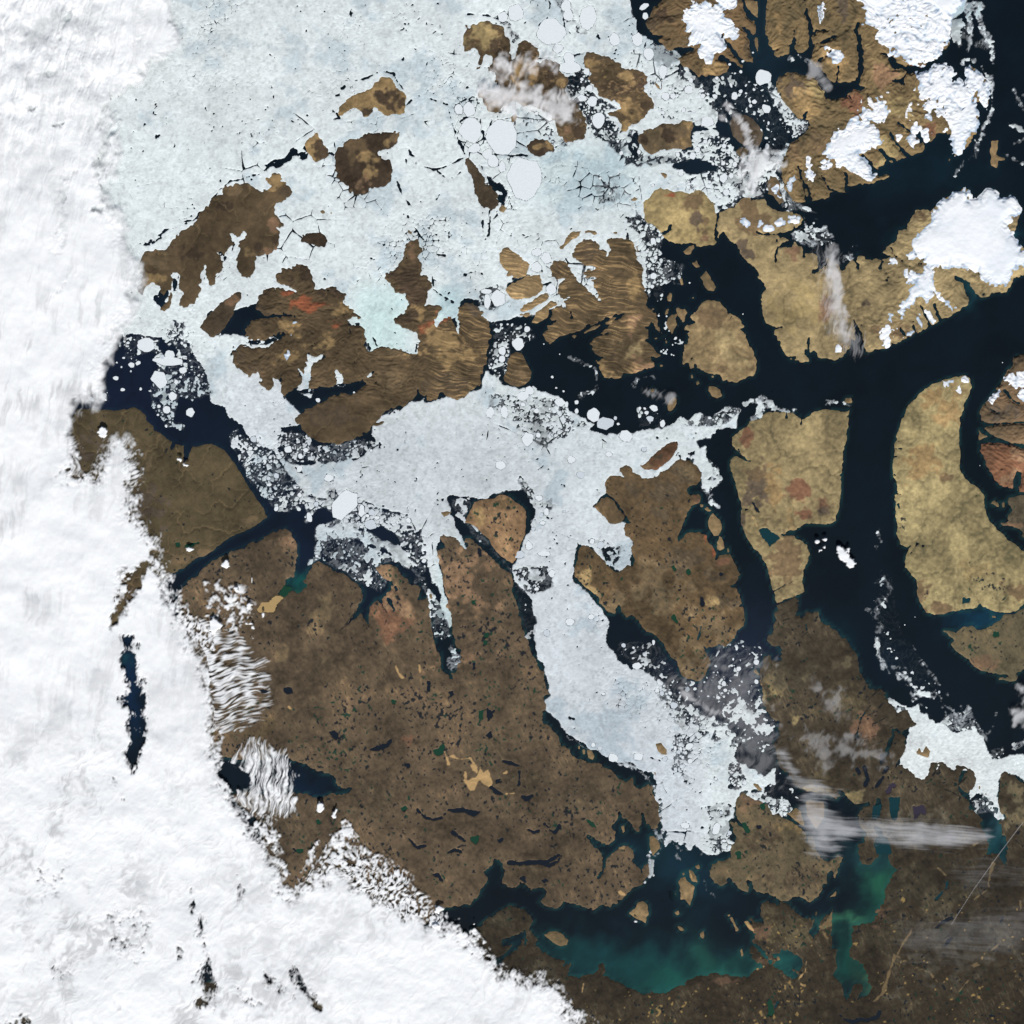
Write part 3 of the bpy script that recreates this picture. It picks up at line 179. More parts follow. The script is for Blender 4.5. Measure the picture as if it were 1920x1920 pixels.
# thin drifting streams of brash: closeness, then centre line with widths
STREAMS=[(.75,'E0 1390,40,26 1540,50,24 1500,90,18 1530,200,16 1560,280,16 1600,340,20 1630,420,14 1650,490,14 1640,570,8'),(.6,'E0 1420,110,26 1440,230,12 1430,340,14 1440,400,16 1400,480,12 1420,500,8'),(.85,'E0 1370,570,12 1370,530,18 1450,540,14 1540,600,14 1600,700,22 1630,790,22 1640,870,20 1630,980,20 1600,1080,34 1560,1140,12 1530,1260,18'),(.35,'E0 1490,400,10 1560,370,10 1620,440,10'),(.55,'E0 1790,1120,14 1850,1130,20 1920,1180,20'),(.5,'E0 1835,810,12 1870,900,14 1910,970,16'),(.45,'E0 1710,1350,6 1800,1410,8 1920,1480,10'),(.3,'E0 1380,1440,12 1330,1540,8 1310,1580,12'),(.3,'E0 1830,1300,14 1920,1240,10'),(.5,'E0 1880,830,8 1920,850,8'),
(.6,'D1 1560,190,20 1650,140,20 1740,150,20 1850,150,20 1920,210,20'),(.45,'D1 1570,210,14 1640,260,10 1780,260,10'),(.8,'D1 1665,0,10 1680,110,10 1740,120,10 1770,60,10'),(.8,'D1 1140,1720,10 1190,1690,16 1250,1690,8'),(.7,'D1 1290,1670,24 1350,1700,26 1400,1750,22 1500,1780,16 1580,1780,10'),(.6,'D1 1200,1850,20 1250,1820,18 1280,1740,22 1330,1730,10'),(.6,'E1 290,1700,8 330,1725,12 370,1728,8'),(.6,'E1 155,1690,6 240,1705,4'),(.5,'E1 390,295,24 420,300,8'),(.5,'E1 320,410,14 380,400,14 370,360,8'),
(.85,'D2 860,440,10 880,380,16 900,420,12 850,460,20 820,540,24 800,610,14 830,670,12 900,725,8'),(.7,'D2 930,430,8 910,490,10 860,530,12'),
(.35,'D1 140,1560,8 170,1490,10 300,1460,10 320,1490,10'),(.3,'C1 1280,1300,6 1430,1360,8 1520,1400,14 1540,1560,8'),(.25,'C1 1380,1640,8 1520,1590,12 1540,1500,6'),
(.75,'E3 600,0,18 610,130,20 680,250,24 720,300,16'),(.75,'E3 780,300,8 800,350,14 850,305,14 900,390,14 940,430,14 945,490,14 1080,505,14 1160,570,14 1215,640,14 1220,690,14'),(.6,'E3 860,400,8 905,460,10 920,545,12 950,530,10'),(.6,'E3 950,470,10 1040,490,12 1160,470,14 1180,530,10'),(.6,'E3 1130,520,8 1230,600,12 1300,650,18 1330,740,26 1330,810,30'),(.7,'E3 1440,620,24 1380,700,14 1350,790,14'),(.6,'E3 1350,600,8 1355,700,16 1330,800,16'),(.35,'E3 1440,730,8 1540,820,14 1600,920,10'),(.3,'E3 1680,650,12 1640,800,8 1580,850,8'),(.5,'E3 1840,960,20 1920,920,20'),(.35,'E3 900,30,8 960,110,8 1080,290,8 1250,520,10'),(.4,'E3 740,250,12 870,250,8 880,340,8'),
(.4,'E2 610,930,6 610,980,10 640,1030,6'),(.35,'E2 590,1080,6 610,1170,6'),(.25,'E2 560,1410,10 700,1380,30 720,1500,30 640,1580,30 590,1700,20 640,1800,30 590,1850,20'),(.35,'E2 500,1640,6 540,1650,6'),
(.4,'C3 230,60,6 262,150,6 245,230,6'),(.4,'C3 190,180,14 215,230,18 230,260,8'),(.8,'C2 1670,1150,10 1690,1190,14 1660,1220,8'),
(.85,'D4 275,400,26 290,480,20 285,580,18 240,640,10'),(.9,'D4 290,380,10 320,410,14 355,390,10'),(.4,'D4 530,400,40 560,450,30'),(.4,'D4 770,640,8 800,740,10 860,770,8'),(.4,'D4 740,400,10 790,350,10 810,400,8'),
(.85,'D3 20,1120,30 110,1130,24 200,1200,26 280,1240,20 300,1180,24'),(.6,'D3 420,1780,10 500,1840,10 560,1900,16'),
(.85,'B0 1010,1000,20 1050,1010,20 1080,1060,14'),(.5,'A1 1050,1080,10 1080,1200,10'),
(.5,'E0 1290,0,10 1340,40,20'),(.55,'D0 1530,1790,12 1640,1860,14 1700,1880,10 1740,1910,10'),(.4,'D0 1560,530,8 1600,500,8 1690,520,8 1720,560,8')]
# open leads
LEADS=['B0 -10,1790,6 60,1700,8 150,1630,14 260,1610,8 330,1580,14 400,1570,24 450,1520,46 520,1470,40 580,1470,60 670,1430,60 720,1350,40 800,1400,80 830,1330,40','A1 1180,350,8 1200,300,8 1250,270,30 1340,265,44 1400,245,24 1450,220,10','A1 1440,190,20 1480,150,22 1560,130,14','A1 1650,70,12 1740,60,14 1800,0,18','B0 1275,725,12 1330,710,20 1400,690,16 1470,650,8','B0 1100,860,20 1130,850,8','B0 1160,795,16 1180,780,10','B0 1530,640,10 1580,650,20 1620,660,36 1660,740,18 1700,795,14','B0 1740,940,20 1780,900,10','B0 1080,1000,20 1110,1020,20 1130,1060,16 1085,1070,20','B0 1040,1370,16 1080,1390,20','B0 1730,1430,6 1740,1480,8 1830,1505,10 1900,1500,12 C0 60,1520,22 130,1510,8 200,1480,8 290,1440,14 330,1420,10','B0 1760,1350,5 1780,1390,6 1820,1410,8 1825,1480,8','B0 1840,850,12 1890,870,14 C0 20,880,8 110,910,10 190,940,10 220,1080,10 260,1210,18 310,1310,26 340,1380,30','B0 1640,1590,4 1700,1760,5 1780,1850,3','B1 1750,20,5 1800,110,6 1860,200,8 1920,260,6','C0 100,1540,4 160,1590,5 230,1615,7 300,1550,6','C0 820,20,5 850,110,6 890,200,4','C0 1230,150,8 1240,230,6 1300,300,5','C0 1230,310,5 1260,370,5','C0 1000,230,6 1080,170,5 1110,60,5 1100,0,5','C0 770,1180,4 755,1290,6 745,1390,5','C0 880,200,3 1050,90,4','C0 440,1280,24 530,1240,24','C0 500,1180,18 515,1230,16','C0 400,890,16 460,880,30','C0 470,960,14 520,970,14','C0 300,1090,8 340,1060,10 450,1070,6','C0 250,960,6 350,890,8','C0 590,1400,20 680,1370,10 760,1400,16 850,1390,18 910,1400,14','C0 640,700,40 640,760,14 690,810,20','C0 780,370,30 800,400,24','C0 370,125,8 480,125,10 560,140,8 640,170,6 700,100,5',
'C1 505,50,10 505,160,12','C1 215,90,7 190,240,6','C1 90,370,8 160,380,8','C1 340,550,6 400,530,5','C1 60,680,8 150,750,8 240,800,7','C1 130,770,4 220,800,4','C1 790,590,40 920,560,26','C1 1050,640,8 1120,620,8','C1 50,560,6 60,650,6','C1 640,0,3 640,200,4 630,270,10','C1 570,20,3 560,180,6 510,260,8','C1 880,220,10 950,190,6 1020,180,6','C1 830,180,4 890,200,8','C1 1010,440,4 1040,520,5','C1 870,700,3 1000,380,3',
'B1 1640,1820,4 1670,1890,5','B1 1850,1610,30 1890,1620,20','B1 1560,1770,24 1620,1760,20 1580,1800,20','B2 1020,430,5 1080,490,4','B2 740,370,4 800,415,4','C2 960,300,6 1020,280,7','C2 1000,390,4 1050,350,4','C2 930,310,4 880,330,5','B1 1430,1100,3 1470,1190,3','D0 455,1040,20 470,1060,20','C0 1380,480,3 1240,530,24','D0 230,420,6 250,370,6','D1 20,1,3 22,2,3','C3 1290,700,20 1320,710,20','D3 290,1060,8 380,1090,8','D0 300,1850,3 301,1850,3','B1 280,940,24 200,1040,30 250,1080,30','A1 1830,1000,16 1900,880,20','B1 160,1270,12 240,1190,12 300,1185,10','B1 300,1160,26 480,1160,50 600,1100,40 680,1070,20','B1 420,950,16 560,920,36 700,920,30','B1 640,1650,24 760,1610,50 840,1600,50 1000,1590,60 1150,1560,70 1300,1560,80 1360,1530,50','B1 880,1720,30 980,1680,50 1060,1600,40','B1 400,810,30 430,790,20','B1 1390,1180,30 1400,1230,40','B1 1830,1180,24 1820,1240,20','A1 1480,700,90 1440,790,70','A1 1400,770,60 1480,830,50','A1 1575,600,50 1570,690,40','A1 1660,830,20 1670,810,14','B1 100,400,20 100,450,14','B1 180,260,14 170,330,8','B1 60,350,40 80,370,30','B1 800,60,0 801,60,0','C1 105,940,12 85,1010,14','C3 1070,680,40 1140,760,40 1230,860,60 1350,940,70 1450,1010,60 1600,1080,50','C3 920,0,24 960,120,30 1010,220,24 1070,350,20','D3 300,1460,20 320,1480,20','D3 1000,1320,40 1060,1330,30','C2 360,880,30 450,980,60 540,1080,40 640,1200,30 740,1310,14','C2 640,620,14 690,600,18 780,640,30 860,700,40 920,700,30 905,850,14','C2 850,480,40 880,600,50','C2 1640,620,16 1700,650,24 1760,740,14','D2 190,880,6 130,870,16']
# ---- floes one can tell apart: cx,cy,rx,ry,turn
FLOES=['C0 400,1170,100,110,0','C0 680,1230,152,165,0','C0 880,1610,155,210,0','C0 380,980,50,65,0','C0 1450,155,80,110,0','C0 1275,130,48,60,0','C0 1255,45,42,55,0','C0 1690,350,48,62,0','C0 800,115,66,80,0','C0 690,150,45,45,0','C0 1545,1080,56,80,0','C0 1490,910,48,48,0','C0 1400,880,42,30,0','C0 1465,790,34,30,0','C0 1290,600,100,55,0','C0 1120,275,128,130,0','C0 290,980,40,50,0','C0 600,1450,50,60,20','C0 550,1380,44,50,0','C0 430,1330,55,40,30','C0 680,1500,30,50,0','C0 1180,430,50,40,0','C0 1280,520,50,50,0','C0 1440,640,30,34,0',
'D0 1300,690,76,70,0','D0 1330,975,45,35,-30','D0 1045,862,32,35,0','D0 230,55,45,26,30','D0 240,140,26,30,0','D0 632,800,42,40,0','D0 868,862,24,20,0','D0 1012,762,13,22,20','D0 1100,642,15,15,0','D0 652,720,20,24,0','D0 800,1090,56,46,0','D0 945,1600,36,40,0','D0 1015,1580,22,28,0','D0 560,1552,25,32,0','D0 667,1400,33,30,0','D0 707,1342,25,28,0','D0 747,815,28,14,0','D0 950,1312,21,25,0','D0 1350,1105,10,18,0','D0 1120,548,15,11,30','D0 490,860,26,26,0','D0 1284,1170,10,14,0','D0 1406,1250,11,8,-30','D0 992,1370,18,16,0','D0 270,480,50,60,0','D0 400,640,36,60,0','D0 420,860,40,36,0','D0 760,860,20,22,0','D0 1000,575,14,12,0','D0 885,700,16,16,0','D0 850,1470,14,16,0','D0 970,1730,30,34,0','D0 400,1010,20,18,0','D0 170,350,50,60,0',
'A1 1310,1185,90,66,0','A1 1525,1265,40,40,0','A1 1510,1330,140,42,-5','A1 1430,1495,64,82,35','A1 1180,1362,28,26,0','A1 1240,1345,24,18,30','A1 1040,1482,26,20,0','A1 1102,1585,21,14,0','A1 1264,1580,12,14,0','A1 1428,1735,18,15,0','A1 1495,1765,36,36,0','A1 1710,1790,40,44,0','A1 1550,1645,38,40,0','A1 1150,1165,16,12,0','A1 885,1480,14,16,0','A1 1645,1412,34,34,0','A1 1582,1515,20,20,0','A1 930,1640,32,18,30','A1 820,1672,34,18,-30','A1 1455,1290,22,22,0','A1 1090,1382,9,10,0','A1 1175,1420,9,10,0','A1 1048,1342,9,8,0','A1 1110,1300,14,9,0','A1 1420,1812,12,10,0','A1 1625,1472,12,12,0',
'C1 645,765,62,78,0','C1 545,790,34,60,0','C1 905,1040,27,28,0','C1 820,1172,56,56,0','C1 680,1235,36,36,0','C1 1502,1812,62,64,0','C1 1605,1890,76,60,0','C1 1200,1700,48,38,0','C1 1350,1700,19,19,0','C1 1350,1780,16,26,0','C1 865,1640,50,46,30','C1 925,1590,40,40,0','C1 866,1720,22,22,0','C1 700,1785,32,60,0','C1 1130,1472,11,14,30','C1 580,1357,10,10,0','C1 1232,1600,11,8,0','C1 1166,1570,10,8,0','C1 1700,1842,15,17,30','C1 1120,680,48,54,0','C1 1055,1175,7,6,0','C1 745,828,8,8,0','C1 1198,1267,6,6,0','C1 985,480,50,46,0','C1 990,345,44,34,0','C1 540,700,50,24,0','C1 1725,1895,14,12,0','C1 570,1388,11,11,0','C1 680,1310,30,34,0','C1 1075,400,46,50,0','C1 570,1790,40,50,0','C1 1260,1720,16,30,0',
'D1 316,1752,42,26,-30','D1 285,1850,34,26,0','D1 396,1892,24,34,0','D1 513,1123,17,11,40','D1 315,563,28,32,0','D1 361,920,9,9,0','D1 487,1182,7,7,0','D1 303,656,18,18,0','D1 312,250,26,32,0','D1 1120,905,6,6,0','D1 432,925,8,8,0','D1 403,1228,8,6,0','D1 438,1226,7,7,0','D1 496,1277,8,5,0','D1 285,1290,0,0,0','D1 335,395,18,20,0','D1 640,624,9,7,0','D1 190,1755,14,16,0',
'B2 1180,700,100,150,-38','B2 1333,760,28,56,-8','B2 1412,880,50,48,0','B2 862,815,26,42,15','B2 775,615,22,20,0','B2 1425,770,32,30,0','B2 775,378,24,34,-25','B2 672,205,36,32,0','B2 495,465,22,18,0','B2 500,522,24,14,0','B2 1040,460,44,34,0','B2 925,695,24,22,0','B2 930,1165,14,14,0','B2 1470,820,24,18,0','B2 360,110,30,30,0','B2 1385,800,18,16,0','B2 830,210,26,20,0','B2 1290,830,12,10,0','B2 1620,880,14,12,0','B2 460,310,16,18,0','B1 940,1680,20,20,0','B1 1265,1612,10,10,0',
'C2 1303,295,36,34,0','C2 1385,430,36,34,0','C2 920,1070,34,40,0','C2 1078,765,20,38,0','C2 1030,795,18,24,0','C2 1045,865,24,20,0','C2 1640,245,30,24,0','C2 1080,1855,32,32,0','C2 1290,1755,40,36,0','C2 1125,1320,30,34,0','C2 1565,1065,34,34,0','C2 665,345,50,40,0','C2 905,110,50,60,0','C2 640,282,0,0,0','C2 960,920,20,18,0','C2 1010,640,34,26,0','C2 1480,1710,30,26,0','C2 1240,760,14,14,0','C2 1790,80,60,56,0','C2 1060,1140,60,26,0','C2 830,1150,60,34,0','D2 872,380,14,11,0','D2 545,245,12,8,0','D2 230,200,26,22,0',
'D3 155,232,32,24,0','D3 348,455,20,24,0','D3 390,482,20,24,0','D3 315,22,14,22,0','D3 135,70,11,11,0','D3 500,590,34,30,0','D3 635,960,36,30,20','D3 1090,410,8,7,0','D3 550,475,9,9,0','D3 807,507,12,8,0','D3 420,610,12,10,0','D3 540,1010,20,18,0','D3 560,980,14,18,0','D3 510,975,14,20,0','D3 415,1070,24,22,0','D3 875,1250,14,14,0','D3 730,990,16,10,20','D3 800,1128,14,12,0','D3 1012,1250,14,10,0','D3 1044,1306,10,10,0','D3 1016,1195,18,10,0','D3 880,1700,34,60,-20','D3 950,1810,22,14,0','D3 1000,1740,20,20,0','D3 600,1670,40,30,0','D3 1270,512,10,6,30','D3 930,480,14,10,0','D3 1040,232,6,6,0','D3 180,1050,44,34,0','D3 1455,1203,6,6,0','D3 1140,855,7,7,0','D3 1205,880,6,6,0',
'C3 1890,1050,34,36,0','C3 1500,945,20,20,0','C3 1680,1060,44,40,-30','C3 1560,975,22,22,0','C3 1590,485,20,14,0','C3 1895,235,44,30,0','C3 1862,70,10,12,0','E2 850,1785,6,6,0','E2 942,1714,4,4,0','E2 1526,350,4,4,0','E1 1730,1342,5,5,0','D0 1210,470,10,8,0','E3 1160,470,10,14,0']
# ---- glaciers and ice caps: owner, outline, outline frequency
SNOW=[('axel','D0 555,130 590,90 655,75 665,20 720,50 780,20 850,60 900,30 880,-20 840,-300 1040,-300 1050,50 1010,60 960,80 900,80 950,150 990,180 1040,220 1060,270 1060,330 1030,350 980,330 930,290 900,300 920,340 950,400 940,440 900,470 850,460 840,520 830,570 800,560 740,520 720,470 745,410 720,385 690,400 640,400 610,340 640,310 600,230 590,180'),
('ellesmere','E0 430,-20 480,60 510,90 510,150 480,210 520,210 590,220 620,280 610,340 640,400 720,430 760,410 770,450 700,490 760,515 820,510 860,550 900,565 1000,580 1050,560 1100,520 1180,480 1190,410 1250,380 1255,300 1250,200 1280,130 1340,60 1385,0 1385,-300 420,-300'),
('ellesmere','E0 1100,610 1130,575 1200,565 1260,610 1300,660 1268,740 1340,710 1380,765 1480,830 1505,950 1515,1050 1500,1160 1440,1200 1410,1270 1380,1340 1330,1400 1290,1370 1270,1290 1262,1200 1200,1180 1240,1130 1210,1070 1150,1060 1110,1010 1080,1080 1040,1060 1020,960 1060,900 1000,880 960,800 1000,760 970,700 960,650 1065,645 1085,700'),
('ellesmere','E0 1400,620 1440,595 1500,625 1560,685 1600,745 1615,850 1600,930 1590,980 1560,960 1530,910 1490,850 1400,770 1412,700'),
('ellesmere','E0 190,1160 230,1140 280,1170 320,1160 350,1110 410,1065 440,1110 500,1100 560,1140 600,1160 590,1260 640,1270 600,1320 520,1340 480,1370 400,1380 480,1420 530,1480 540,1540 580,1580 540,1610 440,1570 350,1530 330,1500 240,1490 200,1420 90,1400 150,1320 190,1230'),
('ellesmere','E0 440,1000 500,960 560,1010 580,920 560,850 600,870 650,900 670,960 680,1030 640,1090 600,1100 540,1060 480,1050'),
('ellesmere','E0 880,1260 910,1225 960,1240 985,1280 950,1310 930,1350 890,1320'),
('ellesmere','E0 1010,1190 1050,1175 1075,1200 1060,1230 1035,1260 1015,1230'),
('ellesmere','E0 925,1150 950,1125 980,1150 960,1180 935,1180'),
('ellesmere','E0 100,1450 125,1435 145,1460 120,1480'),('ellesmere','E0 145,1470 170,1450 185,1475 165,1495'),('ellesmere','E0 100,1495 120,1490 125,1510 105,1510'),
('ellesmere','D0 1670,1480 1700,1440 1730,1460 1720,1520 1750,1580 1740,1620 1710,1620 1690,1560'),('ellesmere','D0 1680,1420 1715,1415 1720,1445 1690,1450'),('ellesmere','D0 1540,1600 1580,1590 1595,1620 1560,1640 1540,1700 1530,1650'),
('ellesmere','D0 1810,60 1825,50 1830,200 1810,200'),('ellesmere','E0 85,60 110,20 115,180 90,200'),('ellesmere','E0 150,430 180,420 270,460 280,510 230,560 190,520'),
('northkent','D0 1370,1670 1410,1680 1450,1740 1470,1790 1430,1790 1390,1740'),
('devon','E0 1100,1930 1150,1830 1200,1792 1290,1738 1380,1700 1430,1700 1440,1785 1500,1790 1550,1755 1590,1708 1640,1705 1695,1745 1740,1790 1800,1765 1850,1810 1880,1860 E1 1880,0 1820,30 1780,90 1770,140 1820,180 1845,225 1880,270 1920,330 2090,345 2090,470 1900,470 1830,520 1800,590 1740,640 1700,655 1660,650 1620,620 1600,600 1560,610 1540,595 1500,540 1490,510 1440,495 1380,480 1290,465 1200,490 1110,490 1110,560 1100,620 1110,700 1180,760 1300,850 1280,880 1230,830 1150,760 1100,720 1040,780 1000,740 960,760 920,820 850,870 820,940 790,890 800,850 740,850 800,825 890,770 895,690 980,660 955,610 870,620 880,580 850,530 880,505 940,520 1000,540 1020,520 1020,420 950,350 930,310 950,230 1000,140 1080,95 1095,50'),
('devon','E1 640,1060 680,1010 720,1010 765,1050 700,1090 712,1140 690,1190 660,1170 640,1110'),('devon','E1 225,1180 250,1170 275,1210 260,1250 235,1260 225,1210'),('devon','E1 975,930 995,930 1025,990 1000,1025 980,980'),('devon','E1 1040,890 1080,900 1150,950 1140,980 1110,990 1070,930'),('devon','E1 700,900 740,905 720,990 700,970'),('devon','E1 680,430 760,400 790,440 760,480 700,460'),('devon','E1 880,390 930,350 930,400 890,420'),('devon','E1 880,1060 910,1060 910,1080 890,1085'),
('devon','D1 1110,60 1140,45 1180,80 1160,110 1120,85'),('devon','D1 1400,70 1450,40 1490,80 1450,110 1410,110'),('devon','D1 1535,40 1580,10 1630,30 1630,70 1590,95 1545,80'),('devon','D1 1310,130 1350,110 1390,130 1350,160'),('devon','D1 1240,90 1270,80 1290,100 1260,110'),
('brodeur','E1 1205,1520 1235,1500 1270,1515 1250,1545 1220,1545'),('brodeur','E1 1370,1500 1395,1490 1412,1515 1390,1525'),('brodeur','E1 1310,1590 1335,1560 1350,1580 1340,1605'),
('bylot','E1 1760,1490 1830,1440 1900,1430 2000,1420 2000,1540 1900,1560 1850,1560 1800,1530'),('bylot','E1 1880,1590 2000,1560 2000,1690 1920,1680 1880,1640'),('bylot','E1 1610,1680 1640,1630 1690,1610 1690,1640 1640,1700'),
('melville','B1 640,1270 670,1240 695,1270 680,1295 650,1300'),('melville','B1 725,975 745,965 755,980 735,992'),('melville','B1 705,1100 735,1095 725,1130'),
('islet29','E0 1635,1275 1685,1272 1680,1340 1665,1395 1735,1425 1690,1435 1672,1500 1650,1490 1628,1480 1640,1420 1630,1360')]
# ---- lakes and bays inland: owner, kind (d dark, g green, t teal, i ice), outline or line with widths
LAKES=[('somerset','t','D2 1265,930 1300,912 1335,915 1400,960 1460,1000 1400,1050 1365,1078 1320,1010'),('wales','g','D2 470,1250 500,1245 525,1290 500,1305 480,1285'),('wales','g','D2 605,1290 630,1275 655,1320 630,1350 610,1330'),('wales','d','D2 735,1530 755,1535 770,1610 750,1620 738,1580'),('wales','g','D2 480,1690 505,1680 520,1720 540,1780 520,1775 485,1730'),('wales','d','D2 920,1320 945,1320 942,1335 925,1335'),('wales','d','D2 535,1465 560,1460 555,1485 540,1480'),
('victoria','g','B2 590,1500 640,1440 700,1450 690,1470 640,1530'),('victoria','s','B2 390,1650 430,1600 500,1580 560,1520 620,1545 570,1600 540,1660 420,1680'),
('victoria','d','B3 1045,830 1090,815 1130,860 1110,905 1070,880'),('victoria','d','B3 630,430 690,430 700,470 660,490 640,465'),('victoria','d','B3 405,450 470,445 505,470 450,480'),('victoria','g','B3 1605,540 1640,550 1635,575 1610,570'),('victoria','d','B3 1420,985,8 1500,970,18 1560,950,22 1590,910,14'),('victoria','d','B3 1730,1125 1765,1115 1770,1150 1740,1160'),('victoria','g','B3 1685,1510 1730,1495 1745,1520 1700,1535'),('victoria','g','B3 915,1620 960,1610 975,1650 930,1660'),('victoria','d','B3 1705,1720,10 1770,1800,14 1830,1870,18 1910,1850,14'),('victoria','d','B3 1840,1530,10 1915,1610,18'),('victoria','d','B4 700,325 740,330 745,365 700,360'),('victoria','g','B4 750,355 800,350 800,370 760,375'),
('victoria','d','C3 200,1530,14 280,1530,28 350,1540,34 420,1560,34 490,1545,20'),('victoria','d','C3 0,1600,14 60,1618,22 130,1600,20 165,1560,16'),('victoria','d','C3 850,1398,8 900,1430,24 945,1405,8'),('victoria','d','C3 580,1330,16 620,1370,30 680,1390,16'),('victoria','d','C3 680,1088,6 760,1108,18 840,1135,10'),('victoria','d','C3 540,860 575,820 590,870 560,895'),('victoria','d','C3 550,630 600,640 585,700 555,750 540,720'),('victoria','g','C3 470,640 505,635 495,700 475,740'),('victoria','d','C3 285,760 310,760 315,820 290,820'),('victoria','d','C3 195,470 235,460 245,490 215,515'),('victoria','g','C3 65,1000 110,970 150,940 165,960 150,1010 110,1040 75,1030'),('victoria','g','C3 405,1780 460,1770 470,1810 440,1840 410,1815'),('victoria','d','C3 895,1700,8 960,1730,26 1005,1720,18'),('victoria','d','C3 1060,1650,8 1110,1710,16 1150,1740,10 1190,1680,34'),('victoria','d','C3 240,1740,14 300,1780,20 345,1810,10'),('victoria','d','C3 418,205 436,210 436,255 418,260'),('victoria','g','C3 515,10 550,8 548,45 525,50'),('victoria','d','C3 10,370 30,370 25,455 8,450'),('victoria','d','C3 835,1190,4 835,1240,12 825,1310,8'),('victoria','d','C3 620,1260 660,1255 655,1280 630,1285'),('victoria','g','C3 1440,1620 1500,1640 1530,1690 1480,1680'),
('victoria','g','C2 405,1570 430,1560 437,1590 415,1602'),('stefansson','g','C2 740,1020 760,985 770,1000 765,1030'),('stefansson','d','C2 800,755 820,760 820,775 805,772'),('victoria','d','C2 465,1100 480,1110 485,1160 470,1140'),('victoria','g','C2 515,1870 560,1850 550,1895 520,1900'),
('victoria','d','C4 740,470,30 830,475,44 920,470,34 1000,465,34 1060,475,44 1110,500,20'),('victoria','d','C4 1060,475,20 1130,440,14 1180,405,16 1210,410,8'),('victoria','d','C4 1120,490,20 1180,460,10 1210,410,8'),('victoria','d','C4 830,600 870,595 900,640 880,650 840,625'),('victoria','d','C4 45,570,14 100,590,34 140,630,12'),('victoria','d','C4 400,245 460,230 475,270 440,310 410,280'),('victoria','d','C4 200,375,6 250,355,20 305,370,14'),('victoria','d','C4 1045,630 1085,610 1100,635 1060,655'),('victoria','d','C4 640,265 675,260 665,282 645,280'),
('mainland_w','d','E4 1135,1050,8 1180,1010,18 1230,985,26 1275,970,16'),('mainland_w','d','E4 1215,1215,16 1240,1180,26 1265,1150,12'),('mainland_w','d','E4 1580,1810 1615,1830 1650,1850 1610,1860'),('mainland_w','d','E4 1700,1025,8 1720,990,10 1735,955,8'),('mainland_w','d','E4 265,1840,14 310,1880,24 380,1910,24 450,1880,20 520,1890,24 600,1860,30 620,1820,24'),('mainland_w','t','E4 1135,800,8 1180,740,16 1225,700,14 1230,650,8'),('mainland_w','t','E3 710,1425 800,1415 800,1480 780,1600 760,1630 730,1590 710,1500'),('mainland_w','v','E3 930,1500 1030,1490 1025,1570 990,1550 960,1600 925,1630 935,1560'),('mainland_w','v','E3 700,1310 740,1290 780,1300 770,1335 740,1330 725,1370 690,1385 680,1360'),('mainland_w','t','E3 580,1500 630,1480 640,1510 610,1590 575,1610 565,1560'),('mainland_w','t','E3 600,1780 680,1780 710,1850 715,1920 600,1920 580,1850'),('mainland_w','d','E3 640,1040,12 650,1080,30 640,1110,10'),('mainland_w','d','E3 490,1150,30 510,1250,26 490,1310,14'),('mainland_w','d','E3 420,1160,30 440,1200,16'),('mainland_w','d','E3 590,1320,20 650,1240,20'),('mainland_w','d','E3 665,1190,16 690,1150,10'),
('mainland_w','g','D4 1340,1730 1365,1700 1395,1750 1410,1820 1385,1860 1350,1840'),('mainland_w','t','D4 1400,1760 1430,1730 1430,1760 1405,1800'),('mainland_w','g','C4 855,1380,0 900,1390,0'),('kingwilliam','g','D3 1280,1490 1310,1480 1310,1520 1290,1530'),('kingwilliam','g','D3 1130,1660,20 1160,1720,24'),('kingwilliam','d','D3 1235,1680 1280,1660 1290,1700 1250,1700'),('kingwilliam','g','D4 1060,380 1095,370 1100,430 1070,430'),('banks','g','A2 1575,1050 1620,1030 1610,1090 1580,1080'),('banks','g','A2 1680,1070,20 1730,1060,34 1790,1040,12'),('brodeur','t','E2 1370,1590 1380,1550 1440,1545 1430,1580 1390,1590'),('somerset','d','D2 1215,690,8 1240,740,18 1270,775,8'),('baffin_w','d','E2 1785,930,0 1790,930,0'),('melville_pen','g','E2 1650,1850 1700,1840 1695,1890 1660,1890')]
SAND=['C3 345,1260 380,1270 440,1240 470,1200 480,1150 510,1200 550,1170 580,1210 590,1290 570,1320 530,1300 480,1270 440,1310 430,1360 390,1370 370,1320','C3 400,1130 440,1120 465,1170 450,1200 410,1180','C3 220,1045,14 300,1075,20 390,1065,22 425,1110,20','C3 160,1000,14 180,1060,30 195,1110,24','C3 345,1190,10 352,1240,12','C3 670,1210,6 720,1190,14','C3 720,1385,12 790,1380,10','B3 1640,220,8 1660,290,26 1700,340,40','B3 1850,220,16 1860,290,14','D4 1310,1405,14 1250,1430,18','E4 195,910,8 170,1010,50 90,1060,50','E4 100,1080,14 150,1150,16','E4 760,1310,16 700,1490,16 650,1640,24 570,1720,14','E4 780,1310,14 830,1200,8 900,1100,7 930,1010,7 1040,920,6','E4 780,1310,12 880,1370,8 940,1410,7 1080,1460,6 1140,1540,6','E4 1330,1640,5 1420,1530,7','E4 1450,1390 1500,1370 1520,1390 1470,1415','E4 1620,1270,5 1700,1200,6','E4 1890,820,14 1890,900,6','E4 1640,480,26 1620,560,20 1600,660,12 1610,700,10 1530,760,8 1470,800,16','E4 820,1340,8 800,1410,7','D4 1690,1370,5 1680,1450,14 1620,1520,7 1640,1560,6 1720,1600,4','E4 1470,310,16 1560,270,8','D4 640,560,16 660,620,16','D4 1150,1000,16 1210,1080,20','D2 1210,820,4 1250,900,5','E3 400,890,6 430,940,6 500,950,5','C4 1745,740,30 1780,760,10','E4 1150,520,5 1225,590,5','C4 1410,1560,4 1400,1640,4','B3 675,600,20 710,630,16']
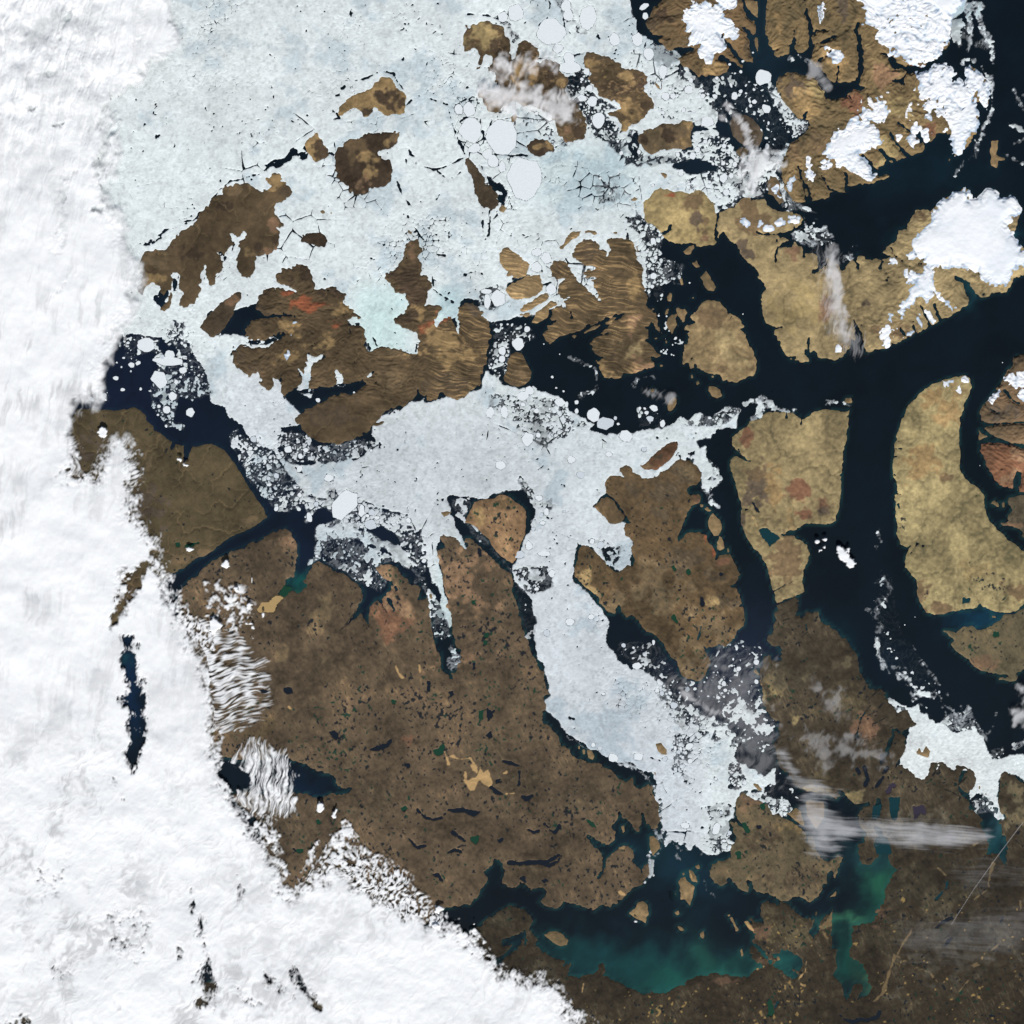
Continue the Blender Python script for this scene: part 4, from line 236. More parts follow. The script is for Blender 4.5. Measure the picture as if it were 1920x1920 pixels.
# ---- colour of the ground: base per land, then patches (x,y,rx,ry,turn, r,g,b)
PAL=dict(K=(74,60,46),B=(97,80,58),M=(118,100,74),T=(152,129,90),P=(158,141,103),Y=(156,139,98),R=(124,92,70),O=(150,94,66),V=(98,84,68),W=(136,110,84),D=(86,72,55))
BASE=dict(borden='T',brock='T',mackenzie='K',patrick='B',emerald='K',eglinton='D',isachsen='B',kingchristian='K',lougheed='D',amund='B',cornwall='M',graham='V',buckingham='M',northkent='M',grinnell='Y',devon='P',cornwallis=(148,129,94),bathurst=(100,83,60),byam='B',melville='B',banks=(98,84,60),axel=(118,98,70),ellesmere=(130,112,80),stefansson=(136,111,82),wales=(102,82,58),wales_w='B',russell=(106,78,57),somerset=(150,135,98),brodeur=(160,146,105),bylot=(120,100,75),borden_pen=(128,94,70),baffin_w=(100,88,68),victoria=(98,81,62),kingwilliam=(114,98,73),mainland_w=(82,67,51),melville_pen=(116,102,76))
PATCH={'borden':'K B0 1620,920,125,125 K B0 1380,985,75,70 K B0 1500,880,60,50','brock':'K B0 990,1390,95,95','mackenzie':'T B0 1430,1430,110,50 T B0 1400,1530,50,90 W B0 1310,1680,120,75 T B0 1540,1290,50,60 M B0 1640,1230,60,45 B B0 1280,1290,90,40 B B0 1250,1450,25,140','patrick':'T A1 1340,600,130,90 M A1 1400,430,120,90 T B0 560,1620,80,60 K A1 1720,330,110,110 K B0 60,1850,110,70 K B1 550,240,60,60 T B1 290,320,70,70 W B1 500,320,80,50 M B0 200,1700,130,60 K B1 400,280,60,60 W B1 530,120,50,60 D B0 650,1720,50,50','eglinton':'W B1 190,760,90,60 W B1 220,700,50,40','isachsen':'Y C0 520,310,200,150 T C0 560,890,100,110 T C0 850,650,60,150 K C0 680,440,110,110 K C0 1100,690,130,110 W C0 1250,1180,60,80 T C0 1190,720,50,50 K C0 1370,1150,70,140 T C0 960,700,50,110 K C0 470,550,40,60 K C0 880,430,60,80','kingchristian':'T C0 1000,1320,45,35 T C0 1130,1320,40,45','amund':'T C0 1480,560,60,60 K C0 1700,760,190,110 T C0 1860,1000,110,110 T D0 60,1120,60,70 T D0 60,1000,90,110 T D0 60,700,60,60 K D0 230,950,50,50 T C0 1600,690,70,40 V C0 1600,500,90,40 D C0 1640,880,60,60','cornwall':'T D0 270,1160,30,60 T D0 600,1110,70,50 K D0 440,1200,90,100 T D0 330,1300,20,80 T D0 590,1270,60,60 K D0 230,1270,50,90','graham':'D D0 1150,1200,100,100','grinnell':'O D0 470,1760,60,30 M D1 790,150,60,90 V D1 700,80,40,60 M D0 680,1800,80,60 W D1 800,220,60,40','devon':'V D1 1170,370,80,60 V D1 1120,300,60,50 Y D1 1500,900,200,200 W E1 160,850,50,200 W D1 1600,330,80,60 M D1 1250,80,200,70 M D0 1150,1830,60,60 V E1 480,820,60,60 M E1 700,560,100,50 M E1 1000,20,60,60 V E1 1870,120,50,100 M E1 700,1080,200,80 W E1 1010,340,60,60 M E1 300,1180,100,70','cornwallis':'M D1 870,900,110,70 D D1 890,1010,40,50 M D1 620,1270,60,90 M D1 930,1400,70,50 M D1 1180,1390,50,60 P D1 950,1130,170,120 P D1 1070,1300,150,100 M D1 830,980,90,70','bathurst':'P D1 120,1190,130,160 W C1 1840,1100,110,120 T C1 1580,1360,60,40 T C1 1640,1440,80,40 T C1 1520,1220,50,30 D C1 1660,1320,80,110 D C1 1450,350,110,80 M D1 300,1040,60,60 T D1 120,720,50,60 W D1 180,1340,100,70 T C1 1860,300,40,80 T C1 1880,560,60,160','byam':'M C1 820,1450,60,40','melville':'O B1 830,820,150,45 O B1 830,780,60,60 O B1 690,715,60,22 O B1 1150,985,120,40 O B1 880,860,80,30 T B1 1150,890,110,60 T B1 640,1010,130,40 T B1 770,1090,100,50 T B1 960,1180,140,80 T B1 650,1290,120,70 K B1 800,540,140,110 K B1 1050,710,110,60 K B1 1760,570,150,120 K B1 1820,740,110,80 K B1 470,720,80,60 O C1 60,980,70,60 O C1 160,940,50,30 O B1 1880,1060,40,50 T B1 1870,900,60,60 T C1 150,1120,170,100 V C1 400,880,100,80 D B1 1000,1800,240,110 W B1 1800,340,80,90 M B1 1600,1500,150,80 K B1 1560,800,110,0 D B1 300,1300,140,80 D C1 200,1520,250,80 T C1 250,1290,200,100 K B1 1720,960,80,60 K C1 0,700,40,60 D B1 450,850,80,60 M B1 1650,1250,140,40 T B1 1810,1260,60,20','banks':'V A2 1300,700,170,220 V A2 750,250,160,200 M A2 1750,1180,160,60 M B2 300,880,160,60 M A2 1350,330,80,80 B A2 1150,1350,150,200','victoria':'W C2 350,1500,230,350 W B2 640,1020,110,80 M B2 1000,1650,170,140 M B3 640,130,70,90 R B2 1580,1720,170,160 W C3 300,150,250,150 D C3 1400,1350,260,200 D B3 980,220,130,110 D B3 900,330,120,80 D B2 400,1250,250,120 W B2 1550,1300,90,60 D B3 400,1600,160,160 M D3 250,1560,80,120 D C3 800,1250,300,200 B B3 400,800,300,120 W C2 550,1250,60,60 D C4 1000,560,300,150 W B2 1700,1600,130,100 D B4 600,100,200,300 D C3 600,1000,200,150 R B3 1750,900,100,60 D B3 1500,1400,200,150','wales':'M D2 350,1500,260,260 M C2 1700,1600,150,120 T C2 1450,1400,60,90 D D2 950,1560,120,50 M D2 640,400,70,80 R D2 690,640,45,45 O D2 780,1000,25,40 O D2 860,1130,22,45 R D2 950,1230,70,80 M D2 870,1800,170,120 M D3 620,180,150,160 D D2 450,600,200,200 D D2 620,1200,180,130 D D2 900,1350,120,60 D C2 1850,600,140,100 T D2 820,1560,60,50 B C2 1450,1180,60,60','stefansson':'T C2 480,820,60,80 B C2 700,700,120,40','somerset':'V D2 1250,560,110,200 V D2 1130,800,60,200 M D2 1200,400,100,70 R D2 1160,90,60,70 R D2 1620,600,90,90 R D2 1700,780,110,60 R D2 1830,720,80,80 V E2 100,760,90,80 M D2 1500,1230,170,200 M D2 1480,1450,150,100 T D2 1400,500,60,180 M D2 1330,830,150,60 T D2 1540,830,50,80','brodeur':'M E2 1150,1640,170,45 M E2 1850,1480,140,80 Y E2 1500,1320,130,130 M E2 1000,1450,60,90 M E2 1250,460,90,40 M E2 1750,1050,70,40 T E2 1000,300,150,150 T E1 1200,1700,200,150','bylot':'V E1 1700,1800,160,70 D E1 1850,1350,100,80','borden_pen':'W E2 1800,470,80,60 W E2 1860,220,80,60 D E2 1650,170,90,40','kingwilliam':'W D3 1200,1450,120,60 T D3 1550,1720,120,80 D D4 1600,600,250,120 D D3 1300,1800,160,90 M D4 1000,560,100,60','mainland_w':'T D3 1400,450,70,110 M D3 1450,350,90,130 T D3 1580,740,50,50 M E3 330,150,50,170 T E3 420,1400,90,60 D D3 1600,250,200,150 B E3 150,1250,160,60 T E3 100,1350,150,35 B E3 300,500,200,200 R E3 500,800,140,120 V E4 1300,1200,500,350 D E4 1000,700,600,200 B D4 1450,1060,200,120 R D4 1250,1100,80,90 K D4 1100,1750,500,160 D C4 700,1000,200,120 M E3 1830,1420,110,240 D C4 1000,1500,250,150 V E4 900,150,400,120 K E4 1700,1700,300,200 R D4 900,1540,260,25 R D4 1300,1350,60,50 D E4 700,1100,200,200 R E4 620,900,60,150 B E4 250,1300,100,150','melville_pen':'W E3 1600,220,160,60','axel':'K D0 400,150,100,90 D D0 300,200,60,60 T D0 850,600,150,60 M D0 600,380,100,60 D D0 1180,450,40,100','ellesmere':'Y D0 1800,800,120,130 V D0 1550,780,100,100 T D0 1700,950,120,100 R E0 380,920,100,80 W E0 650,700,90,80 V E0 300,60,60,160 Y E0 850,950,130,160 Y E0 700,1350,150,120 M D0 1650,1300,160,100 M E0 60,1250,80,120 T E0 250,500,120,200 R E0 950,585,80,20 R E0 1080,1190,60,60 T D0 1450,200,90,200','russell':'D D2 350,280,80,40 M D2 250,350,60,30','graham':'D D0 1180,1180,90,90','baffin_w':'W E2 1850,880,100,30'}
ISLC=dict(islet30='K')

FAULTS=['E3 410,890,7 440,760,6 480,660,5 540,590,4','E3 520,545,4 570,490,4 620,450,4','E3 620,610,5 650,570,5','E3 480,700,3 600,640,3','E3 560,760,3 700,690,3','E3 430,900,3 600,860,3 740,780,4','E3 600,930,3 720,880,4','E3 360,1010,4 395,1040,4 380,1080,4','E3 265,1000,4 285,1050,4 270,1100,4','E3 1100,1220,5 1160,1140,5','E3 1160,1330,4 1250,1360,5 1330,1400,6 1420,1450,6','E3 1330,1390,6 1330,1300,8 1400,1240,8','E3 1100,1300,4 1200,1340,4','E3 880,1300,3 1000,1330,3','D2 1405,1485,5 1500,1425,4 1620,1370,3','D2 1430,1605,6 1520,1560,6 1600,1525,6','D2 1440,1705,4 1530,1665,4 1600,1655,4','D2 1480,1745,4 1590,1712,4','D2 1440,1700,4 1440,1780,3','D2 1640,1900,4 1700,1850,4','D3 1450,60,4 1560,20,4','D2 1410,1660,3 1500,1640,3','E3 700,1000,6 740,900,8 755,830,10','E3 650,1030,10 640,1110,8','B2 1180,1790,5 1280,1660,7','B2 1120,1850,4 1230,1760,5','B2 1480,1560,8 1560,1670,5','B2 1560,1560,6 1620,1640,8','B2 1440,1600,5 1500,1580,5','C3 1230,1600,5 1260,1540,6','C3 1280,1700,5 1300,1800,7','C3 1330,1750,5 1310,1850,5','C3 1420,1740,5 1440,1850,5','E4 810,1780,4 810,1880,3','E4 1630,1720,8 1650,1760,5 1720,1800,4','E4 1740,1720,3 1800,1800,4 1880,1840,4','E4 1000,1090,5 1040,1050,5','E4 1300,1080,4 1000,1320,3','E4 1180,370,5 1280,370,5 1330,390,5','E4 1850,270,6 1910,320,8','E4 1350,570,5 1400,560,5','D4 1610,510,8 1630,590,5','B4 1700,180,8 1760,260,8 1820,330,8 1900,310,12','B4 1540,350,10 1590,400,12','B4 1850,10,10 1910,70,14']
import numpy as np
f32=np.float32
OX=dict(A=0,B=400,C=800,D=1160,E=1520); OY=[0,400,800,1200,1520]
def parse(s):
    o=[];ox=oy=0;k=1.
    for t in s.split():
        if re.match('^[A-E][0-4]$',t): ox,oy,k=OX[t[0]],OY[int(t[1])],4.8
        elif t=='G': ox=oy=0;k=1.
        else:
            v=[float(q) for q in t.split(',')]; o.append((ox+v[0]/k,oy+v[1]/k)+tuple(q/k for q in v[2:]))
    return o
X0=-48.;ST=1.5;N=1345
gx=(X0+ST*np.arange(N)).astype(f32)
GX,GY=np.meshgrid(gx,gx)
# ---------- noise
def spl(scale,off):
    u=(gx-X0)/scale+off; i=np.floor(u).astype(int); t=(u-i).astype(f32)
    return i,((1-t)**3/6,(3*t**3-6*t*t+4)/6,(-3*t**3+3*t*t+3*t+1)/6,t**3/6)
def gn(scale,seed,sy=None):
    rg=np.random.RandomState(seed); sy=sy or scale
    i,A=spl(sy,rg.rand()); j,B=spl(scale,rg.rand())
    R=rg.uniform(-1,1,(i.max()+5,j.max()+5)).astype(f32)
    r=sum(A[k][:,None]*R[i+k] for k in range(4)); r=np.ascontiguousarray(r)
    o=sum(B[k][None,:]*r[:,j+k] for k in range(4))
    return o/(o[::4,::4].std()+1e-6)
def fb(scale,seed,octs=4,g=.55):
    o=0;a=1;t=0
    for k in range(octs):
        s=scale/2**k
        if s<1.9: break
        o=o+a*gn(s,seed+k*17); t+=a*a; a*=g
    return o/t**.5
_rg=np.random.RandomState(7); PERM=_rg.permutation(1024).astype(np.int32); ANG=_rg.rand(1024)*6.2832
GC=np.cos(ANG).astype(f32);GS=np.sin(ANG).astype(f32)
def perlin(x,y,seed=0):
    xi=np.floor(x).astype(np.int32); yi=np.floor(y).astype(np.int32); fx=x-xi; fy=y-yi
    u=fx*fx*fx*(fx*(fx*6-15)+10); v=fy*fy*fy*(fy*(fy*6-15)+10)
    def g(a,b,dx,dy):
        h=PERM[(a+PERM[(b+seed)&1023])&1023]; return GC[h]*dx+GS[h]*dy
    n0=g(xi,yi,fx,fy); n1=g(xi+1,yi,fx-1,fy); n2=g(xi,yi+1,fx,fy-1); n3=g(xi+1,yi+1,fx-1,fy-1)
    a=n0+u*(n1-n0); b=n2+u*(n3-n2); return (a+v*(b-a))*f32(1.9)
def sm(a,b,x):
    t=np.clip((x-a)/(b-a),0,1); return t*t*(3-2*t)
# ---------- outlines
def box(pts,pad):
    xs=[p[0] for p in pts]; ys=[p[1] for p in pts]
    i0=max(0,int((min(xs)-pad-X0)/ST)); i1=min(N,int((max(xs)+pad-X0)/ST)+2)
    j0=max(0,int((min(ys)-pad-X0)/ST)); j1=min(N,int((max(ys)+pad-X0)/ST)+2)
    return slice(j0,max(j1,j0+1)),slice(i0,max(i1,i0+1))
def polysdf(pts,sl,far=30.):
    x=GX[sl];y=GY[sl]; P=np.array([p[:2] for p in pts],f32); Q=np.roll(P,-1,0)
    ins=np.zeros(x.shape,bool); d=np.full(x.shape,far,f32)
    gy0=gx[sl[0]]; gx0=gx[sl[1]]
    for (x0,y0),(x1,y1) in zip(P,Q):
        if y0!=y1:
            ya,yb=min(y0,y1),max(y0,y1); r0,r1=np.searchsorted(gy0,ya,'left'),np.searchsorted(gy0,yb,'left')
            if r1>r0:
                xc=x0+(gy0[r0:r1]-y0)*(x1-x0)/(y1-y0)
                ins[r0:r1]^=(gx0[None,:]<xc[:,None])
        a=np.searchsorted(gx0,min(x0,x1)-far); b=np.searchsorted(gx0,max(x0,x1)+far)
        c=np.searchsorted(gy0,min(y0,y1)-far); e=np.searchsorted(gy0,max(y0,y1)+far)
        if b>a and e>c: seg(d[c:e,a:b],x[c:e,a:b],y[c:e,a:b],x0,y0,x1,y1)
    return np.where(ins,d,-d)
def seg(d,x,y,x0,y0,x1,y1,w0=0.,w1=0.):
    dx=x1-x0;dy=y1-y0;L=dx*dx+dy*dy+1e-9
    t=np.clip(((x-x0)*dx+(y-y0)*dy)/L,0,1)
    q=np.sqrt((x-x0-t*dx)**2+(y-y0-t*dy)**2)
    if w0 or w1: q=q-.5*(w0+(w1-w0)*t)
    np.minimum(d,q,out=d)
def linesdf(pts,sl,far=12.):
    x=GX[sl];y=GY[sl]; d=np.full(x.shape,far,f32)
    for p,q in zip(pts[:-1],pts[1:]):
        seg(d,x,y,p[0],p[1],q[0],q[1],p[2],q[2])
    return -d   # positive inside
def shape(s,sl=None,pad=12):
    p=parse(s); b=box(p,pad+(max(q[2] for q in p) if len(p[0])>2 else 0))
    return b,(linesdf(p,b) if len(p[0])>2 else polysdf(p,b,far=25.))
W0=gn(3.,10); W1=fb(9,11,3,.7); W2=fb(5,12,2,.8); W3=fb(26,13,3,.6)   # shared wobbles
def blur(a,r):
    k=max(1,int(r/ST)); 
    for ax in (0,1):
        for _ in range(2):
            p=np.pad(a,[(k+1,k) if i==ax else (0,0) for i in (0,1)],mode='edge'); c=np.cumsum(p,axis=ax,dtype=np.float64)
            n=a.shape[ax]; w=2*k+1
            a=((np.take(c,range(w,w+n),ax)-np.take(c,range(0,n),ax))/w).astype(f32)
    return a
# ---------- land
ROUGH=dict(banks=.8,brodeur=.9,somerset=1.,devon=1.2,emerald=1.2,kingwilliam=1.6,mainland_w=1.8,victoria=1.5,stefansson=.8,melville=1.9,bathurst=1.6,ellesmere=1.5,axel=1.3,patrick=1.5,graham=.4,byam=.5,cornwallis=1.2,lougheed=1.2,borden=1.2,mackenzie=1.7,isachsen=1.5,amund=1.3)
LS=np.full((N,N),-40.,f32); LID=np.full((N,N),-1,np.int16); LANDS=list(LAND); LF={}
for li,k in enumerate(LANDS):
    d=LAND[k]; P=[parse(a) for a in d['add']]
    b=box(sum(P,[]),12); s=np.full(GX[b].shape,-40.,f32)
    for p in P: s=np.maximum(s,polysdf(p,b,far=40.))
    for c in d['cut']:
        q=[(t[0],t[1],t[2]*(1.35 if k in('axel','ellesmere') else 1.)) for t in parse(c)]; cb=box(q,14)
        j0=max(b[0].start,cb[0].start);j1=min(b[0].stop,cb[0].stop);i0=max(b[1].start,cb[1].start);i1=min(b[1].stop,cb[1].stop)
        if j1>j0 and i1>i0:
            l=linesdf(q,(slice(j0,j1),slice(i0,i1))); v=s[j0-b[0].start:j1-b[0].start,i0-b[1].start:i1-b[1].start]; np.minimum(v,-l,out=v)
    r=ROUGH.get(k,.7 if k[:5]=='islet' else 1.); 
    s=s+r*(.8*W1[b]+.55*W2[b]+.4*W0[b])*sm(-6,0,s)
    LF[k]=(b,s)
    v=LS[b]; m=s>v; v[m]=s[m]; LID[b][m&(s>-5)]=li
# ---------- colour of the ground, relief
DIM=dict(mainland_w=.80,victoria=1.,wales=1.,banks=.87,patrick=.92,melville=.94,emerald=.85,eglinton=.9,kingwilliam=.93,melville_pen=.93,mackenzie=.93,lougheed=.93,byam=.95)
def pal(c): return np.array(PAL[c] if isinstance(c,str) else c,f32)
def lin(c):
    c=np.asarray(c,f32)/255.; return np.where(c<.04045,c/12.92,((c+.055)/1.055)**2.4).astype(f32)
HT=np.zeros((N,N),f32); COL=np.zeros((N,N,3),f32)
n40=fb(40,31,4); n15=fb(15,37,3); n90=gn(90,41); gnA=gn(4,42); n6=gn(6,43); n3=gn(3,44); n2=gn(2.2,45)
wx=GX+9*gn(30,51)+3*gn(11,52); wy=GY+9*gn(30,53)+3*gn(11,54)
def ridg(sc,seed,ax=1.,ay=1.,ang=0.,x=None,y=None):
    x=wx if x is None else x; y=wy if y is None else y
    c,s=math.cos(math.radians(ang)),math.sin(math.radians(ang))
    return 1-np.abs(perlin((x*c+y*s)/(sc*ax),(-x*s+y*c)/(sc*ay),seed))*1.6
dr1=ridg(16,3); dr2=ridg(7,5); dr3=ridg(30,9)                    # stream beds
mt=ridg(11,21)*.6+ridg(5.5,23)*.4                                # mountain ridges
fx=GX+5*gn(45,351)+1.6*gn(12,352); fy=GY+4.5*gn(38,353)+1.7*gn(13,354)
foldB=perlin((fx*.97+fy*.24)/46,(fy*.97-fx*.24)/4.4,31)              # long fold belts
foldB2=perlin((fx*.98+fy*.2)/34,(fy*.98-fx*.2)/2.7,32)
foldM=perlin(fx/40+fy/300,fy/4.6,35)
foldE=perlin((wx*.3+wy*.95)/38,(wx*.95-wy*.3)/5,37)
drum=perlin((GX*.42+GY*.91)/15,(GX*.91-GY*.42)/2.6,39)          # ice-moulded ground
drum2=perlin((GX*.75+GY*.66)/13,(GX*.66-GY*.75)/2.5,41)
swirl=perlin(GX/34+.9*n40,GY/34+.9*n15,43)
# drainage: fill the hollows, send every cell downhill, count what gathers
def drainage():
    m=(LS>0)[::2,::2].astype(f32); F=np.zeros_like(m)
    for r,w in ((3,3.),(8,6.),(20,12.),(45,20.)):
        a=m
        k=r
        for ax in (0,1):
            for _ in range(2):
                p=np.pad(a,[(k+1,k) if i==ax else (0,0) for i in (0,1)],mode='edge'); c=np.cumsum(p,axis=ax,dtype=np.float64); n=a.shape[ax]
                a=((np.take(c,range(2*k+1,2*k+1+n),ax)-np.take(c,range(0,n),ax))/(2*k+1)).astype(f32)
        F+=w*a
    q=lambda a:a[::2,::2]
    F+=1.5*q(n40)+.9*q(n15)+.42*q(n6)+.25*q(n3)+.2*q(n2)+1.3*q(ridg(24,77))
    F[m<.5]=-50; W=np.where(m>.5,f32(999),F)
    def mn(a):
        b=a.copy(); np.minimum(b[1:],a[:-1],out=b[1:]); np.minimum(b[:-1],a[1:],out=b[:-1]); c=b.copy(); np.minimum(c[:,1:],b[:,:-1],out=c[:,1:]); np.minimum(c[:,:-1],b[:,1:],out=c[:,:-1]); return c
    for it in range(420):
        V=np.maximum(F,mn(W)+f32(.004)); V[m<.5]=-50
        if it%20==0 and np.abs(V-W).max()<1e-3: break
        W=V
    n=W.shape[0]; P=np.pad(W,1,mode='edge'); best=np.zeros((n,n),f32); rc=np.arange(n*n).reshape(n,n).copy(); I=np.arange(n*n).reshape(n,n)
    for dy in (-1,0,1):
        for dx in (-1,0,1):
            if dx or dy:
                d=(W-P[1+dy:1+dy+n,1+dx:1+dx+n])/math.hypot(dx,dy); c=d>best; best=np.where(c,d,best); rc=np.where(c,np.clip(I+dy*n+dx,0,n*n-1),rc)
    rc=rc.ravel(); src=np.where((m.ravel()>.5)&(rc!=np.arange(n*n)))[0]; rs=rc[src]; A=np.ones(n*n); 
    for it in range(260):
        B=1+np.bincount(rs,weights=A[src],minlength=n*n)
        if it%20==19 and np.abs(B-A).max()<.5: break
        A=B
    L=np.log(np.where(m>.5,A.reshape(n,n),1)).astype(f32)
    X=np.zeros((N,N),f32); X[::2,::2]=L; X[1::2,::2]=.5*(L[:-1]+L[1:]); X[::2,1::2]=.5*(L[:,:-1]+L[:,1:]); X[1::2,1::2]=np.maximum(.5*(L[:-1,:-1]+L[1:,1:]),.5*(L[1:,:-1]+L[:-1,1:]))
    return X
LA=drainage()
RV=sm(3.0,5.6,LA); RS=sm(1.7,3.4,LA); VAL=blur(sm(1.4,4.6,LA),2.2); VAL2=blur(sm(3.,6.,LA),5)
REGION=dict(mount='axel ellesmere devon bylot borden_pen'.split(),fold='bathurst byam isle_ba1 isle_ba2 isle_ba3 isle_ba3b isle_ba4 isle_ba5'.split(),flat='victoria stefansson wales wales_w kingwilliam mainland_w melville_pen baffin_w'.split())
for k in LANDS:
    b,s=LF[k]; lm=np.ones_like(s)
    base=pal(BASE.get(k,(132,113,82))); c=np.broadcast_to(base,s.shape+(3,)).copy()
    tok=PATCH.get(k,'').split()
    for i in range(0,len(tok),3):
        x,y,rx,ry=[float(q) for q in tok[i+2].split(',')]; 
        if rx<1 or ry<1: continue
        t=tok[i+1]; x=OX[t[0]]+x/4.8;y=OY[int(t[1])]+y/4.8;rx/=4.8;ry/=4.8
        cb=box([(x-1.5*rx,y-1.5*ry),(x+1.5*rx,y+1.5*ry)],2)
        cb=tuple(slice(max(cb[q].start,b[q].start),min(cb[q].stop,b[q].stop)) for q in (0,1))
        if cb[0].stop<=cb[0].start or cb[1].stop<=cb[1].start: continue
        r=np.sqrt(((GX[cb]-x)/rx)**2+((GY[cb]-y)/ry)**2)
        w=sm(0,1,(1.1-r+.34*n15[cb]+.2*W1[cb]+.22*n40[cb]+.12*gnA[cb])*1.5)[...,None]*.94
        lc=tuple(slice(cb[q].start-b[q].start,cb[q].stop-b[q].start) for q in (0,1))
        c[lc]=c[lc]*(1-w)+pal(tok[i])*w
    v=1+.07*n40[b]+.05*n15[b]+.025*n6[b]+.022*n3[b]+.015*n2[b]
    ramp=sm(0,5,s); deep=sm(0,18,s)
    h=.02+.05*(1-np.exp(-np.maximum(s,0)/7))+.05*deep*(1+.4*n40[b])
    st=(.9*RV[b]+.35*RS[b]+.25*sm(.9,.99,dr2[b]))*ramp; h-=ramp*(.06*VAL[b]+.08*VAL2[b])-.02
    tint=np.zeros_like(s)
    if k in ('axel','ellesmere','bylot','borden_pen'):
        h+=ramp*(.20*mt[b]-.22*VAL[b]-.2*VAL2[b]+.02*n3[b]+.1)+.08*deep; v-=.10*VAL[b]; tint+=.10*RV[b]
        h+=.05*foldE[b]*ramp; v+=.05*foldE[b]
    elif k=='devon':
        e=sm(1500,1700,GX[b]); h+=ramp*((.03+.12*e)*mt[b]-(.03+.2*e)*VAL[b]-.14*e*VAL2[b])+.07*deep; v+=.04*swirl[b]
    elif k in REGION['fold']:
        w=1-sm(0,1,1.2-np.sqrt(((GX[b]-1185)/36)**2+((GY[b]-650)/34)**2)); w*=1-.5*sm(1190,1215,GX[b])
        h+=ramp*(.05*foldB[b]*w+.03*mt[b]); tint+=w*(.22*sm(.1,.6,foldB[b])+.65*sm(.12,.6,foldB2[b]))-.08*w; v+=.10*foldB2[b]; v+=.04*swirl[b]; tint+=.1*st
    elif k=='melville':
        w=sm(780,830,GX[b]); lo=1-sm(725,765,GY[b]); h+=ramp*(.05*foldM[b]*w+.14*mt[b]*(1-w)*lo*sm(480,530,GY[b])+.03*mt[b]-(.05+.14*lo*(1-w))*VAL[b]); tint+=w*sm(560,590,GY[b])*(.38*sm(.2,.6,foldM[b])+.55*sm(.15,.6,foldB2[b])); v+=.09*foldB2[b]*w+.05*foldM[b]; tint+=.22*st*(1-w)+.12*sm(.1,.5,foldM[b])*sm(640,700,GX[b])*(1-w)
        snow=(1-w)*sm(.8,1.2,n15[b])*0
    elif k in REGION['flat']:
        a=drum[b] if k!='wales' else drum2[b]; z=1-.0*a
        h+=ramp*(.014*a+.008*n6[b]); v+=.05*a+.02*n3[b]+.02*n90[b]+.0*n40[b]; tint+=.08*RV[b]+.22*sm(.2,.8,a)*sm(-.6,1.4,n40[b]+.6*n15[b])+.10*sm(.9,2.2,n6[b]*.6+n15[b]*.7)
        if k=='wales' : v+=.05*swirl[b]
    elif k in ('banks','patrick'):
        h-=ramp*.05*VAL[b]; tint+=.36*st
    else:
        h-=ramp*(.05*VAL[b]-.012*n6[b]); tint+=.2*st; v+=.06*swirl[b]+.02*n3[b]
    if k in ('somerset','brodeur','devon','cornwallis','grinnell'):
        tint-=.2*st; v-=.10*RV[b]+.035*RS[b]; v+=.03*sm(0,.6,swirl[b])-.03*n15[b]; h-=ramp*.01*VAL[b]
    if k in ('isachsen','amund'): tint+=.5*sm(.2,.6,swirl[b]*np.sin(foldB[b]*3+n15[b])); 
    t=np.clip(tint,-.0,.85)[...,None]; c=c*(1-t)+np.array((176,150,106),f32)*t
    c=c*np.clip(v,.55,1.5)[...,None]*DIM.get(k,1.)
    if k in('mainland_w','victoria','wales','kingwilliam','melville_pen'): c=c*(np.array((1.0,1.015,1.02),f32) if k!='mainland_w' else np.array((.975,1.03,1.05),f32))
    if k=='mainland_w': c=c*(1+.20*sm(1640,1500,GY[b]))[...,None]
    m=(LID[b]==LANDS.index(k)); COL[b][m]=c[m]; 
    hh=np.where(s>0,h*sm(-.3,3.,s),s*.03)
    LF[k]=(b,s,hh.astype(f32))
# northern river lands in the south: pale lake specks and sand
spk=gn(2.6,61)+.5*gn(5,62)
south=sm(1800,1860,GY+.25*(GX-1200))*(GX>950); south=np.maximum(south,sm(1620,1700,GY)*sm(0,60,GX-1620)*(1-sm(1700,1760,GX)))
south=np.maximum(south,np.exp(-((GX-1475)/45)**2-((GY-1745)/40)**2)*1.2)
w=(.75*sm(2.2,2.8,spk+.35*n40)*np.clip(south,0,1))[...,None]; COL[:]=COL*(1-w)+np.array((178,150,92),f32)*w
# tundra lakes too small to stand apart
tl=gn(3.2,71)*.8+gn(2.2,72)*.5+.5*perlin((GX*.42+GY*.91)/9,(GX*.91-GY*.42)/3.2,73)*1.6
dens=np.zeros((N,N),f32)+.0
for k,v in dict(victoria=.8,stefansson=.75,wales=.8,kingwilliam=.7,mainland_w=.62,melville_pen=.8,baffin_w=.7,brodeur=.0,banks=.0).items():
    dens[LID==LANDS.index(k)]=v
def blob(x,y,rx,ry): return np.exp(-((GX-x)/rx)**2-((GY-y)/ry)**2)
LB=LANDS.index
dens=dens*(1+.25*n40)
dens*=1-.75*blob(560,1260,110,60)-.6*blob(420,1170,60,50)*0
dens*=1-.8*blob(1250,900,60,50)-.7*blob(1310,1040,50,60)
mm=(LID==LB('brodeur')); dens[mm]=(1.0*blob(1838,1085,30,30)+1.1*blob(1880,1110,30,25)+.9*blob(1690,985,14,20)+.8*blob(1735,1110,30,12))[mm]
mm=(LID==LB('banks')); dens[mm]=(1.0*blob(335,1040,30,12)+.35)[mm]
mm=(LID==LB('victoria')); dens[mm]+=(.35*blob(900,1190,80,110)+.35*blob(1060,1560,60,60)+.3*blob(700,1420,110,60))[mm]
tw=.85*sm(2.55,3.0,tl+dens*1.5)*sm(2,5,LS)*(dens>.05)
green=sm(.5,1.2,gn(7,75)+.6*gn(60,76))
